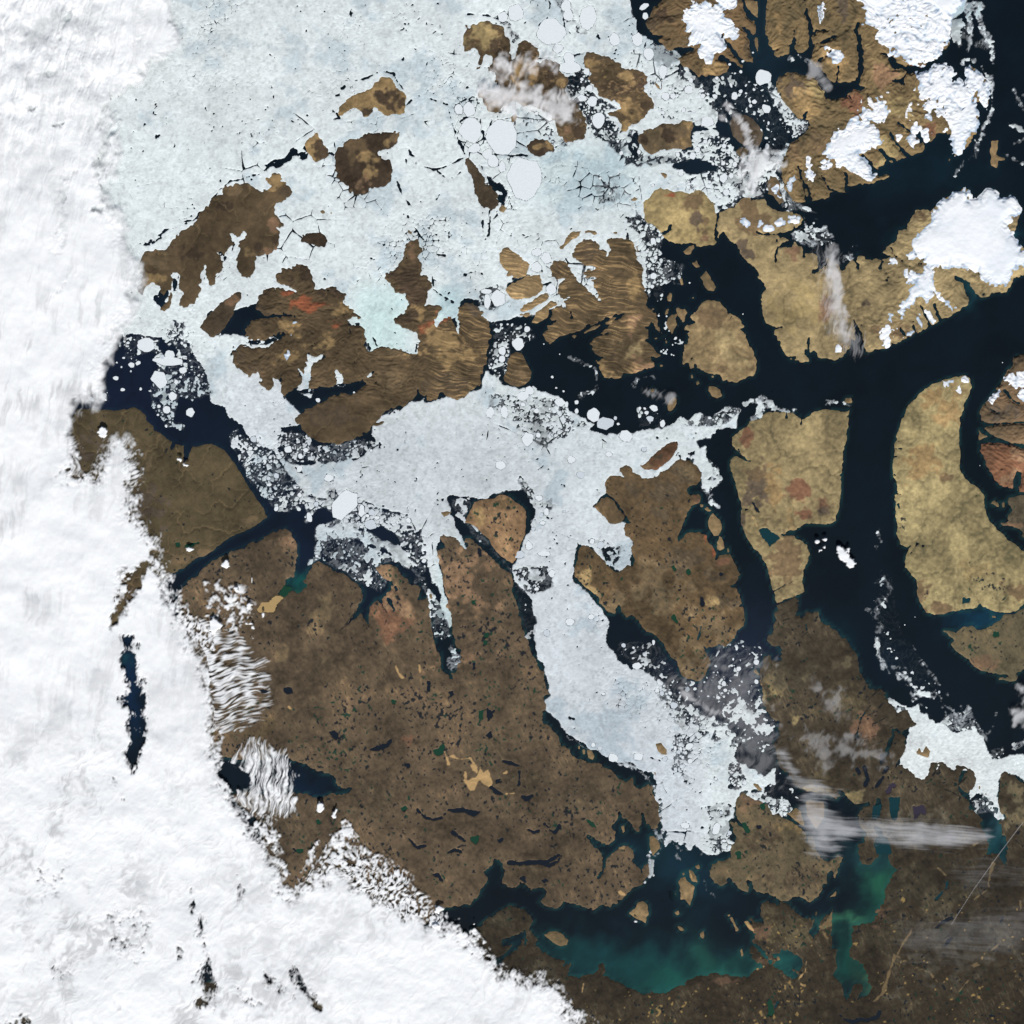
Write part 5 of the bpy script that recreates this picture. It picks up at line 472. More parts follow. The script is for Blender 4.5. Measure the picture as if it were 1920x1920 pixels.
tc=np.array((24,30,36),f32)*(1-green[...,None])+np.array((26,58,44),f32)*green[...,None]
tw3=(tw*.95)[...,None]; COL[:]=COL*(1-tw3)+tc*tw3
SANDM=np.zeros((N,N),f32)
for q in SAND:
    b,s=shape(q); v=SANDM[b]; np.maximum(v,sm(-.6,.8,s+.9*W1[b]+.5*W2[b]),out=v)
w=(SANDM*(.85-.45*sm(1500,1540,GX)*sm(1480,1520,GY)))[...,None]; COL[:]=COL*(1-w)+np.array((200,168,116),f32)*w
COL[:]=COL*(.85+.10*np.clip(COL,0,200)/150)*np.array((.965,.995,1.04),f32)*(1.10-.08*sm(100,130,COL[...,:1]))*(1+.035*sm(100,130,COL[...,:1])*np.array((1,0,-.5),f32))
# dark faults and gullies that hold shadowless narrow ponds
for q in FAULTS:
    b,s_=shape(q); w=(.75*sm(-.7,.5,s_+.5*W1[b]+.3*W2[b]))[...,None]*(LS[b]>0)[...,None]; COL[b]=COL[b]*(1-w)+np.array((26,28,30),f32)*w
# pale shore fringe
w=(sm(2.4,.3,LS)*sm(-.5,.5,LS)*.22*sm(1250,1500,GY+0*GX))[...,None]; COL[:]=COL*(1-w)+np.array((128,104,68),f32)*w
# ---------- glaciers
SN=[]
for own,q in SNOW:
    b,s=shape(q,pad=16); f=1.5*W3[b]+1.2*W1[b]+2.2*(mt[b]-.75)-8.*(VAL[b]-.35)-1.5*RS[b]+1.*W2[b]+1.2*W0[b]
    s=s+f*sm(-16,-3,s)*(1-sm(5,14,s)*.75); nk=(blob(1700,40,60,40)+blob(1745,110,50,30)+.8*blob(1770,190,40,25)+.6*blob(1850,240,20,40))[b]; s=np.where(nk>.25,np.minimum(s,(2.5-1.3*nk-.9*gnA[b]-1.6*(mt[b]-.6))*4),s)
    ob,os=LF[own][0],LF[own][1]
    SN.append((own,b,s))
SNP=sm(.75,1.1,.7*gn(5,81)+.5*mt+.3*gn(12,82)-2.6+2.2*(blob(1320,60,60,60)+1.2*blob(1650,200,45,50)+blob(1590,250,50,60)+blob(1730,190,60,70)+.9*blob(1700,620,70,40)+.8*blob(1870,740,50,40)+.6*blob(1560,40,30,60)+.5*blob(1500,330,40,40)+.8*blob(1710,275,40,30)))
# ---------- lakes
LK=[]
for own,kind,q in LAKES:
    if ',0 ' in q+' ' and len(parse(q)[0])>2 and parse(q)[0][2]==0: continue
    b,s=shape(q); s=s+.8*W1[b]+.6*W2[b]
    LK.append((own,kind,b,s))
    for nm in (own,):
        lb,ls,lh=LF[nm]
        j0=max(b[0].start,lb[0].start);j1=min(b[0].stop,lb[0].stop);i0=max(b[1].start,lb[1].start);i1=min(b[1].stop,lb[1].stop)
        if j1>j0 and i1>i0:
            v=lh[j0-lb[0].start:j1-lb[0].start,i0-lb[1].start:i1-lb[1].start]; ss=s[j0-b[0].start:j1-b[0].start,i0-b[1].start:i1-b[1].start]
            v-= .2*sm(-1.2,.6,ss)
# ---------- water colour
SEA=np.zeros((N,N,3),f32)+np.array((12,24,33),f32)
def tintw(x,y,rx,ry,c,a=1.):
    if rx<1: return
    b=box([(x-2.6*rx,y-2.6*ry),(x+2.6*rx,y+2.6*ry)],2)
    w=(a*np.exp(-((GX[b]-x+9*n40[b]+5*n15[b]+4*swirl[b])/rx)**2-((GY[b]-y+7*n15[b]+6*W3[b])/ry)**2))[...,None]; SEA[b]=SEA[b]*(1-w)+np.array(c,f32)*w
tintw(252,1290,26,120,(16,42,70),.9);tintw(560,1480,80,30,(16,34,54),.8);tintw(250,750,200,200,(22,33,54),.9);tintw(600,1000,250,200,(19,31,50),.8);tintw(1380,1260,160,130,(38,46,66),.75);tintw(1300,240,160,140,(24,40,54),.7);tintw(1440,80,60,130,(24,44,56),.8)
tintw(1100,1560,0.1,0.1,(0,0,0),0)
near=sm(7,0,-LS)*(LS<0)
for a in [(1300,1640,70,70,(24,62,78),.55),(1230,1600,60,50,(22,58,70),.6),(1390,1852,120,30,(44,108,92),.9),(1320,1800,24,34,(44,98,78),.7),(1440,1800,60,24,(34,92,84),.6),(1150,1800,130,40,(26,80,84),.75),(1260,1840,130,40,(30,94,84),.8),(1300,1780,30,50,(30,74,70),.4),(1640,1700,40,70,(22,66,62),.8),(1655,1660,30,44,(42,104,78),.85),(1598,1728,34,12,(66,124,92),.9),(1585,1800,40,60,(26,82,70),.8),(1625,1820,20,50,(72,112,80),.8),(1635,1860,20,20,(90,118,84),.7),(1480,1800,40,30,(30,86,80),.8),(1425,1815,16,8,(110,140,110),.7),(1640,1600,60,30,(48,104,104),.4),(1870,1585,30,50,(28,82,88),.8),(1880,1545,20,30,(64,98,108),.6),(1690,260,80,50,(14,44,60),.5),(1750,330,120,40,(18,46,58),.5),(1860,1155,50,20,(20,66,88),.7),(1820,1150,60,30,(16,52,72),.5),(1560,1190,40,40,(16,48,62),.6),(1900,435,20,20,(30,84,96),.8),(1810,540,18,40,(28,76,86),.8),(1680,445,30,20,(20,58,66),.5),(560,1100,24,20,(24,92,86),.9),(530,1112,16,12,(40,110,88),.8),(1060,1780,60,30,(22,64,64),.7),(1660,1230,40,40,(14,36,54),.5),(235,1230,14,14,(28,84,96),.8),(880,1640,30,30,(24,66,74),.6),(1340,1640,0.1,.1,(0,0,0),0)]: tintw(*a)
w=(near*.38*sm(900,1500,GY+.35*GX))[...,None]; SEA[:]=SEA*(1-w)+np.array((44,104,92),f32)*w
w=(near*.16)[...,None]; SEA[:]=SEA*(1-w)+np.array((40,90,92),f32)*w
SEA*=(.90+.05*n40+.04*swirl)[...,None]
# ---------- sea ice
CC=np.zeros((N,N),f32); FW=np.zeros((N,N),f32)
for c,f,q in ICEZ:
    p=parse(q); b=box(p,6); s=polysdf(p,b,far=12.); s=s+1.6*W3[b]*1.4+1.2*W1[b]
    m=sm(-1,1.5,s) if c>.9 else sm(-2.5,2.5,s)
    CC[b]=CC[b]*(1-m)+c*m; FW[b]=FW[b]*(1-m)+f*m
BR=np.where(CC<.93,CC,0.)*(.75-.45*FW)
for c,q in STREAMS:
    p=parse(q); b=box(p,14); w_=1.6*W1[b]+1.*W2[b]+1.5*W3[b]; s=linesdf(p,b)+w_; m=sm(-1.6,.6,s+1.1*W0[b])
    BR[b]=np.maximum(BR[b],min(1.,c*1.15)*sm(-3.2,1.2,s)); CC[b]=np.maximum(CC[b],c*m*.62); FW[b]=FW[b]*(1-m)+.15*m
def worley(s,seed,jit=.9):
    rg=np.random.RandomState(seed); n=int(N*ST/s)+6
    jx=rg.rand(n,n).astype(f32)*jit+(1-jit)/2; jy=rg.rand(n,n).astype(f32)*jit+(1-jit)/2; rd=rg.rand(n,n).astype(f32)
    u=(GX-X0)/s+1+.10*W1*min(1,3/s)+.0; v=(GY-X0)/s+1+.10*W2*min(1,3/s)
    iu=u.astype(np.int32);iv=v.astype(np.int32)
    jxf,jyf,rdf=jx.ravel(),jy.ravel(),rd.ravel()
    F1=np.full((N,N),9.,f32);F2=F1.copy();R=np.zeros((N,N),f32)
    for a in (-1,0,1):
        for b in (-1,0,1):
            q=np.clip(iu+a,0,n-1);r=np.clip(iv+b,0,n-1)
            k_=r*n+q; d=(q+jxf[k_]-u)**2+(r+jyf[k_]-v)**2
            c=d<F1; F2=np.where(c,F1,np.minimum(F2,d)); R=np.where(c,rdf[k_],R); F1=np.where(c,d,F1)
    return np.sqrt(F1),np.sqrt(F2),R
def rank(a):
    q=np.sort(a.ravel()[::37]); return (np.searchsorted(q,a.ravel())/len(q)).reshape(a.shape).astype(f32)
U=rank(.9*gn(9,91)+.8*gn(4.5,92)+.9*gn(2.6,93)+.6*gn(22,94))
ICE=(CC*(1-.35*FW*(CC<.975))-U)*6.
ICE=np.where(CC>.9,np.maximum(ICE,(CC-.9)*20*(1-.3*FW)),ICE)
cells={}
for s,sd,cm in ((21,101,1.),(10,103,1.),(5.2,105,1.),(3.2,107,.9)):
    F1,F2,R=worley(s,sd); e=(F2-F1)*.5*s
    lo=dict({21:.72,10:.38,5.2:.1,3.2:0.})[s]
    cs=np.clip((CC-lo)/(1-lo),0,1)*cm*(.35+.65*FW if s>4 else 1.)
    cs=np.where(CC>.97,1.,cs) if s<4 else cs
    gap=.75+(1-CC)*(1.1 if s>6 else .5)
    lim=.46*s*1.0-F1*s*.62+ .6
    ICE=np.maximum(ICE,np.minimum(np.minimum(e-gap,lim if s<12 else 9),(cs-R)*14))
    cells[s]=(F1,F2,R)
# cracks through close ice
for s,sd,k in ((95,115,1.1),(46,111,.95),(21,101,.7),(10,103,.4)):
    if s in cells: F1,F2,R=cells[s]
    else: F1,F2,R=worley(s,sd)
    e=(F2-F1)*.5*s; w=k*(1.15*gn(58,sd+1)+(.35 if s>40 else .5)*gn(7,sd+2)+1.5*FW-(1.9 if s>40 else 1.9))
    ICE=np.minimum(ICE,np.where(CC>.2,e*1.3-np.clip(w,-1,2.4)*(1-sm(.993,.997,CC)),9))
# specks of open water
sp=gn(2.4,121)+.55*gn(7,122)
ICE=np.minimum(ICE,(3.2-sp-.35*(FW>.05)+2.2*sm(.993,.997,CC)+.3*n90+.12*n40)*1.5)
for q in LEADS:
    p=parse(q)
    if p[0][2]<.3: continue
    b=box(p,10); s=linesdf(p,b)+.9*W1[b]+.7*W2[b]; big=max(t[2] for t in p)
    v=ICE[b]
    keep=(U[b]-.84)*8 if big>5 else -9
    np.minimum(v,np.maximum(-s*1.1,keep),out=v)
# shore lead fringe, floes drawn one by one
FL=[]
for q in FLOES:
    t=q.split(); a=[float(z) for z in t[1].split(',')] 
    if a[2]<1: continue
    FL.append((OX[t[0][0]]+a[0]/4.8,OY[int(t[0][1])]+a[1]/4.8,a[2]/4.8,a[3]/4.8,math.radians(a[4])))
rg=np.random.RandomState(5); cand=[]
nf=len(FL)
tries=0
while len(FL)<296 and tries<40000:
    tries+=1
    x,y=rg.uniform(0,1920,2); i=int((x-X0)/ST);j=int((y-X0)/ST)
    if LS[j,i]>-7 or not(.18<CC[j,i]<.9) or FW[j,i]<.45: continue
    r=rg.uniform(2.4,5.5)
    if any((x-f[0])**2+(y-f[1])**2<(max(f[2],f[3])+r+1.5)**2 for f in FL): continue
    FL.append((x,y,r,r*rg.uniform(.7,1),rg.uniform(0,3.1)))
FLP=[]
for n_,(x,y,rx,ry,an) in enumerate(FL):
    rg=np.random.RandomState(900+n_); m=40 if max(rx,ry)>8 else 18
    th=np.sort((np.arange(m)+rg.uniform(-.3,.3,m))*2*math.pi/m); ph=rg.uniform(0,6.28,6)
    r=1+.07*np.sin(2*th+ph[0])+.06*np.sin(3*th+ph[1])+.04*np.sin(5*th+ph[2])+rg.uniform(-.045,.045,m)
    kk=rg.randint(6,10); ps=(np.arange(kk)+rg.uniform(-.35,.35,kk))*2*math.pi/kk; dd=rg.uniform(.82,1.02,kk)
    cs=np.cos(th[:,None]-ps[None]); r2=np.where(cs>.2,dd/np.maximum(cs,.2),9).min(1); r=np.minimum(r2,1.12)*(1+.5*(r-1))
    px=rx*r*np.cos(th);py=ry*r*np.sin(th)
    P=[(x+a*math.cos(an)+b_*math.sin(an),y-a*math.sin(an)+b_*math.cos(an)) for a,b_ in zip(px,py)]
    FLP.append(P); b=box(P,5); s=polysdf(P,b,far=6.)
    v=ICE[b]; close=CC[b]>.9
    np.minimum(v,np.where(s>-(.35),-1.,9),out=v)
fl=1-np.abs(perlin((GX+10*n40+5*n15)/13,(GY+10*gn(34,141)+5*W3)/13,51))*1.5; fl2=1-np.abs(perlin((GX+6*n15)/5,(GY+6*W3)/5,52))*1.5
BRA=BR*np.clip(.18+.85*sm(.45,1.,fl)*1.+.45*sm(.4,1.,fl2)+.16*n3+.1*W0,0,1.15)*.72; BRA=np.where(LS>1.5,0,BRA)
ICEC=np.zeros((N,N,3),f32)+np.array((224,231,234),f32)
def tinti(x,y,rx,ry,c,a=1.):
    w=(a*np.exp(-((GX-x)/rx)**4-((GY-y)/ry)**4))[...,None]; ICEC[:]=ICEC*(1-w)+np.array(c,f32)*w
tinti(850,900,330,150,(205,211,216));tinti(1100,1300,160,330,(208,214,220));tinti(500,780,110,90,(212,218,224),.8);tinti(1230,1480,90,130,(208,214,221));tinti(715,605,55,75,(204,226,226),.95);tinti(1100,330,120,70,(206,222,226),.7);tinti(840,575,30,40,(205,226,228),.8);tinti(845,1150,30,120,(198,214,216),.8);tinti(1760,1440,110,80,(228,233,235),1.);tinti(1250,680,300,300,(216,225,229),.4);tinti(640,1030,90,40,(190,204,212),.7)
tinti(400,120,260,120,(226,230,232),.5);tinti(700,1200,0.1,.1,(0,0,0),0);tinti(1830,15,50,40,(196,212,218),.9)
ICEC*=(1+.014*n40+.012*n15+.016*n3+.012*n2+.012*n6)[...,None]*np.array((.985,.984,.966),f32)
gr=sm(.3,1.6,n15*.7+gn(28,131)*.6+.3*gn(4,132))*(CC<.9)*.5; ICEC*=(1-gr*.45)[...,None]
fine=np.clip(.5*sm(.5,2.2,gn(2.3,134)+.5*gn(4.5,135)),0,1)*.16; ICEC*=(1-fine)[...,None]
gr2=sm(.6,1.8,gn(50,133)+.5*n15)*.10; ICEC*=(1-gr2[...,None]*np.array((1.2,.95,.8),f32))
# ---------- clouds: cover between 0 and 1, feather in px, texture, outline
def rotn(sx,sy,ang,seed,w=0.):
    c,s=math.cos(R_(ang)),math.sin(R_(ang)); x=GX+w*(5*n15+6*gn(24,seed)); y=GY+w*(5*W3+6*gn(26,seed+1))
    return perlin((x*c+y*s)/sx,(-x*s+y*c)/sy,seed)
CT=dict(q=0,v=rotn(4.5,46,8,61,.5)*.8+rotn(2.6,18,10,62,.6)*.6, d=rotn(3.6,15,35,63,1.)+.5*gn(2.6,64), h=rotn(22,3.9,-12,65,.45)*1.1+.25*gn(9,95), n=.55*gn(5,66)+.4*gn(2.6,67)+.3*gn(12,68), c=rotn(60,4,4,69,.6)*.8+rotn(30,2,4,70,.5)*.5, s=.6*gn(30,71)+.5*rotn(9,60,12,72,1.)+.25*gn(7,73), p=.7*gn(6,74)+.5*gn(3,75)+.3*gn(2,76))
CT['q']=.4*CT['p']+.6*CT['d']+.3*gn(8,92); CT['m']=CT['s']*(1-sm(790,860,GY))+CT['q']*sm(790,860,GY); CT['w']=rotn(14,60,20,85,1.)*.5+rotn(7,30,24,86,.8)*.4+.25*gn(9,87)+.15*gn(4,88); CT['x']=rotn(34,12,-52,89,1.)*.5+rotn(20,5,-50,90,.8)*.5+.3*gn(9,87); CT['y']=rotn(150,11,3,77,.35)*.7+rotn(90,5,3,78,.16)*.6+rotn(50,2.6,3,79,.1)*.45
MAINC=[
(.42,14,'d',.6,'G 560,1650 600,1590 640,1560 700,1600 760,1630 800,1700 860,1740 760,1760 640,1740'),(.4,12,'h',.6,'G 385,1180 440,1180 500,1250 512,1320 470,1360 400,1380'),(.4,12,'q',.6,'G 420,1480 500,1500 520,1560 540,1640 520,1660 480,1580'),
(1.3,40,'m',.5,'G -80,-80 255,-80 300,-20 325,20 336,60 330,90 300,110 282,140 235,150 225,200 212,240 195,330 208,400 222,440 236,480 248,505 250,540 240,580 213,648 200,655 165,745 142,762 127,850 123,882 132,897 165,903 180,897 200,876 214,840 224,832 238,870 250,905 246,925 238,935 243,962 268,990 283,1030 272,1058 290,1062 302,1090 312,1118 330,1155 350,1195 380,1235 392,1300 392,1390 398,1440 425,1478 445,1512 470,1560 496,1590 500,1622 508,1648 522,1672 545,1682 600,1650 640,1640 690,1680 730,1700 780,1730 850,1748 875,1775 930,1832 990,1842 1030,1862 1080,1920 1115,1990 -80,1990'),
(.55,16,'h',.85,'G 350,1160 395,1165 430,1215 455,1235 492,1262 494,1305 480,1330 445,1348 400,1362 380,1300 380,1230'),
(.6,14,'v',.75,'G 432,1420 470,1400 505,1395 535,1405 540,1470 548,1520 500,1530 470,1550 440,1500'),
(.7,14,'d',.9,'G 590,1660 612,1612 640,1600 690,1622 715,1650 745,1625 760,1660 780,1700 850,1745 760,1770 640,1740'),
(.62,8,'p',.6,'G 610,1560 650,1545 665,1600 700,1625 700,1690 640,1660 615,1610'),
(.6,6,'d',.6,'G 575,1595 600,1570 590,1620'),
(.6,8,'p',.6,'G 448,1520 500,1530 510,1580 480,1600'),
(.7,6,'h',.5,'G 205,832 222,822 240,850 262,885 258,905 245,930 235,900'),
(.75,14,'q',.7,'G 790,1750 860,1742 890,1745 930,1800 880,1850 800,1870'),
(.7,8,'d',.7,'G 310,1110 340,1140 380,1170 400,1190 400,1225 360,1200 320,1160'),
(.35,12,'p',.5,'G 380,1090 470,1110 475,1160 430,1200 400,1160'),
(.55,6,'v',.5,'G 128,850 150,865 165,895 150,900 132,890'),
]
HOLES=[(1.5,13,'v',.7,'G 232,1190 244,1196 256,1215 266,1262 260,1290 270,1330 278,1352 268,1380 258,1430 246,1450 240,1420 246,1370 240,1300 236,1280 224,1245 222,1215'),
(1.2,11,'d',.5,'G 272,1058 262,1085 252,1110 236,1140 222,1165 206,1180 212,1150 228,1110 242,1084 256,1070'),
(.55,10,'d',.5,'G 205,1130 225,1110 240,1080 262,1068 225,1070'),
(1.05,15,'v',.6,'G 372,1700 384,1730 400,1790 405,1850 400,1890 375,1880 372,1840 380,1800 370,1750'),(.6,6,'v',.4,'G 350,1640 360,1660 372,1700 360,1710'),(.6,5,'v',.4,'G 330,1770 345,1770 345,1800 333,1800'),
(.9,8,'v',.4,'G 545,1805 556,1815 575,1850 605,1890 600,1898 570,1865 548,1830'),(.75,10,'v',.4,'G 498,1830 530,1838 545,1865 540,1872 500,1850'),(.6,10,'v',.4,'G 445,1850 470,1870 495,1880 480,1890 450,1880'),(.65,5,'v',.3,'G 445,1640 458,1670 452,1690 440,1700 448,1670'),
(.8,5,'n',.4,'G 425,1430 465,1450 462,1475 440,1480 410,1450'),(.45,6,'n',.5,'G 0,1900 60,1905 50,1935 -20,1935'),(.35,8,'n',.5,'G 90,1810 135,1800 140,1830 95,1840'),
(.38,5,'v',.3,'G 208,195 222,200 212,222 205,220'),(.42,6,'v',.3,'G 200,250 222,232 212,265 200,290 188,312 180,300'),(.3,5,'v',.3,'G 120,320 148,318 130,360 110,400 105,380'),(.36,6,'v',.4,'G 180,350 205,340 210,365 195,360'),(.4,9,'v',.4,'G 92,450 125,400 118,450 100,490 90,470'),(.42,7,'v',.4,'G 92,555 125,525 120,545 100,560'),(.36,6,'n',.3,'G 75,570 95,580 80,586'),(.34,5,'n',.3,'G 245,75 272,60 260,90 245,90'),(.34,6,'v',.3,'G 265,10 285,0 270,40 255,45'),(.35,5,'v',.3,'G 118,50 140,10 125,35 110,90 100,95'),(.35,5,'n',.3,'G 48,205 70,200 60,212'),(.35,5,'n',.3,'G 100,235 120,230 112,240'),(.32,5,'v',.3,'G 75,140 108,135 95,150'),(.36,5,'v',.3,'G 160,395 200,385 190,402'),(.35,7,'v',.3,'G 275,120 345,95 300,160 270,170'),
(.35,7,'v',.4,'G 190,1450 215,1460 232,1500 215,1500'),(.35,6,'v',.4,'G 165,1385 180,1370 165,1410'),(.22,12,'n',.6,'G 60,1630 120,1620 110,1680 80,1680'),(.22,14,'n',.6,'G 200,1700 280,1700 270,1800 210,1800')]
VEILS=[('cirrus','thin grey cloud veil over the two-toned island in the upper middle',.66,16,'w',.5,1.1,['C0 640,560 700,550 790,600 770,680 690,720 640,700','C0 850,500 920,500 990,560 960,620 900,620','C0 1050,560 1110,530 1160,570 1140,620 1070,600','C0 480,820 560,770 700,800 800,780 960,790 1100,830 1260,890 1310,960 1300,1040 1330,1110 1200,1120 1100,1070 1000,1000 900,960 830,1010 760,1000 700,940 600,990 560,940']),
('cloud','ragged white cloud over the broken ice beside the small snowy island at the upper right',.7,16,'w',.6,1.1,['D0 1080,1440 1180,1400 1280,1330 1360,1400 1420,1440 1380,1560 1320,1600 1290,1760 1220,1740 1190,1640 1120,1560']),
('cirrus','thin pale streak of cloud across the oval dark island',.5,7,'x',.5,1.1,['D0 900,1040 960,1040 1000,1120 960,1100','D0 960,940 1000,950 1060,1020 1120,1080 1180,1180 1130,1180 1060,1080 1000,1020','D0 1130,1200 1180,1240 1210,1330 1200,1390 1160,1320']),
('contrail_cloud','long white north to south streak of cloud over the broad tan island',.5,11,'w',.3,1.3,['E1 185,330 200,350 230,560 290,800 320,1000 310,1140 250,1080 230,900 200,700 170,520']),
('cirrus','faint wide veil of cloud beside the long white streak over the broad tan island',.18,18,'v',.4,1.3,['E1 90,380 150,360 200,600 250,900 420,1180 300,1240 160,1000 110,700','E1 350,1080 430,1150 430,1250 360,1230']),
('cirrus','broad wind-drawn band of cirrus over the strait and lowland at the lower right',.40,24,'y',.26,1.3,['E4 -60,-10 120,20 300,90 480,130 800,130 1200,190 1560,230 1300,270 1000,300 760,280 500,190 300,240 -40,190','D3 1700,1500 1930,1620 1930,1900 1760,1860 1700,1650']),
('cirrus','pale cirrus streak along the shore of the brown peninsula at the lower right',.34,15,'y',.22,1.2,['D3 1540,1230 1640,1260 1760,1290 1920,1380 E3 260,1370 200,1400 D3 1800,1380 1680,1320','D3 1450,1000 1480,1010 1620,1240 1590,1250']),
('cirrus','faint mottled veil over the middle of the brown peninsula at the lower right',.17,26,'w',.5,1.2,['D3 1700,850 1900,880 E3 200,950 150,1100 D3 1760,1080','E3 60,440 200,480 320,590 250,640 150,560','E3 100,880 300,950 650,1040 500,1060 250,1000']),
('cirrus','faint bluish veil over the loose ice north of the lower right peninsula strait',.12,34,'x',.6,1.2,['D3 500,350 700,400 900,200 1250,200 1290,600 1400,900 1400,1200 1100,1250 900,800 700,650']),
('cirrus','narrow violet-grey streak over the dark water south of the tan pointed island',.34,7,'x',.3,1.2,['D3 560,430 620,470 760,590 900,660 860,670 700,580 590,490']),
('cirrus','very faint veil over the brown plain in the bottom right corner',.08,34,'y',.4,1.2,['E4 800,1050 1300,950 1950,900 1950,1300 1500,1250 900,1300','E4 1300,500 1920,520 1920,640 1400,620']),
('cloud','ragged grey cloud over the dark gulf at the right edge',.42,12,'w',.7,1.1,['E3 1780,620 1860,580 1930,640 1930,760 1850,740','E3 1850,400 1930,420 1930,540 1890,490']),
('cirrus','thin wisp of mist in the fjord mouth at the top right',.3,10,'w',.4,.6,['E0 0,570 60,600 130,700 150,780 110,800 50,700 0,680']),
('cirrus','thin smoke-grey wisp trailing west from the small tan island in the dark channel',.26,8,'x',.4,.8,['D1 330,1600 430,1640 500,1650 470,1700 400,1690','D1 220,1560 330,1640 300,1650 220,1600']),
('contrail','straight thin contrail running up to the right over the bay in the lower right corner',.34,.0,'n',.1,1.4,['E4 1905,100,4 1700,370,4 1450,720,3 1260,1020,2.5']),
]
PUFFS=[('lone bright cloud with a black shadow over the blue-black gulf',[ 'E2 245,1080 262,1078 300,1120 352,1118 366,1170 410,1230 398,1256 340,1252 290,1210 262,1150'])]
for q_,l_ in (('B2 205,1460,13,11','uppermost of the round puffs in line south of the great strait'),('B2 222,1576,14,11','bright round puff with a dark shadow above it, second down the line of puffs'),('B2 118,1240,30,34','loose puffy cloud on the headland south of the great strait'),('B2 320,1612,20,22','puffy cloud west of the pale mudflat'),('B2 296,1775,11,8','small puff nearest the dark pond, lowest cluster of puffs'),('B2 335,1768,14,8','flat oval puff just right of another small puff, lowest cluster'),('B2 350,1808,14,9','oval puff under the flat one in the lowest cluster'),('B2 142,1813,11,9','lone small round puff left of the lowest cluster'),('B2 450,1700,8,20','thin upright puff below the pale mudflat'),('B2 345,1895,14,8','lowest small puff of the line of puffs'),('B2 20,1790,60,60','triangular bright cloud at the left of the brown plain'),('A2 935,55,40,46','puffy cloud near the top coast of the dark western island'),('A2 1612,296,18,12','small bright puff west of the narrow bay'),('A2 1680,345,26,10','flat puff at the head of the narrow bay'),('A2 1710,1105,30,16','thin puff by the turquoise ponds of the western island'),('B2 350,1370,6,30','thin upright streak puff east of the line of puffs'),('E2 130,1015,11,9','tiny puff over the dark gulf, uppermost of a loose cluster'),('E2 125,1083,11,10','brightest tiny puff of the loose cluster over the dark gulf'),('E2 80,1112,12,8','lowest tiny puff of the loose cluster over the dark gulf'),('E2 55,1040,10,8','leftmost tiny puff of the loose cluster over the dark gulf'),('C4 120,885,36,26','small bright cloud over the coast left of the deep gulf'),('C4 70,1032,32,16','small bright cloud over the gulf just off the cloud bank'),('C4 427,1015,15,10','small puff over the gulf by the hook-shaped headland'),('C4 1885,998,12,8','tiny puff below the diamond-shaped small island'),('B3 965,1495,28,44','small ragged cloud south of the dark sound'),('B3 1095,1560,34,40','small ragged cloud farther right, south of the dark sound'),('B3 1780,0,0,0',''),('D1 1730,30,1,1','')):
    if l_:
        t_=q_.split(); x_,y_,a_,b_=[float(z) for z in t_[1].split(',')]
        PUFFS.append((l_,[t_[0]+' '+' '.join('%g,%g'%(x_+a_*(1+.25*math.sin(3*k+x_))*math.cos(k*.628),y_+b_*(1+.25*math.cos(2*k+y_))*math.sin(k*.628)) for k in range(10))]))
def cover(spec,wisp=False):
    c,f,tx,tw,q=spec; p=parse(q); line=len(p[0])>2
    b=box(p,f*1.8+8); s=linesdf(p,b)if line else polysdf(p,b,far=max(30.,f*1.5)); f=max(f,.8)
    wob=0 if line else (f*(.3 if tx=='y' else .7)*CT[tx][b]+.15*f*W3[b] if wisp else min(f,14)*.3*n15[b]+.3*min(f,14)*W3[b]+1.2*W1[b])
    d=c*sm(-f,f*.9,s+wob)
    return b,d,tw*CT[tx][b]
# ---------- objects
col=scene.collection
def U_(x): return (x-960)/10.
PXX=U_(GX); PYY=-U_(GY)
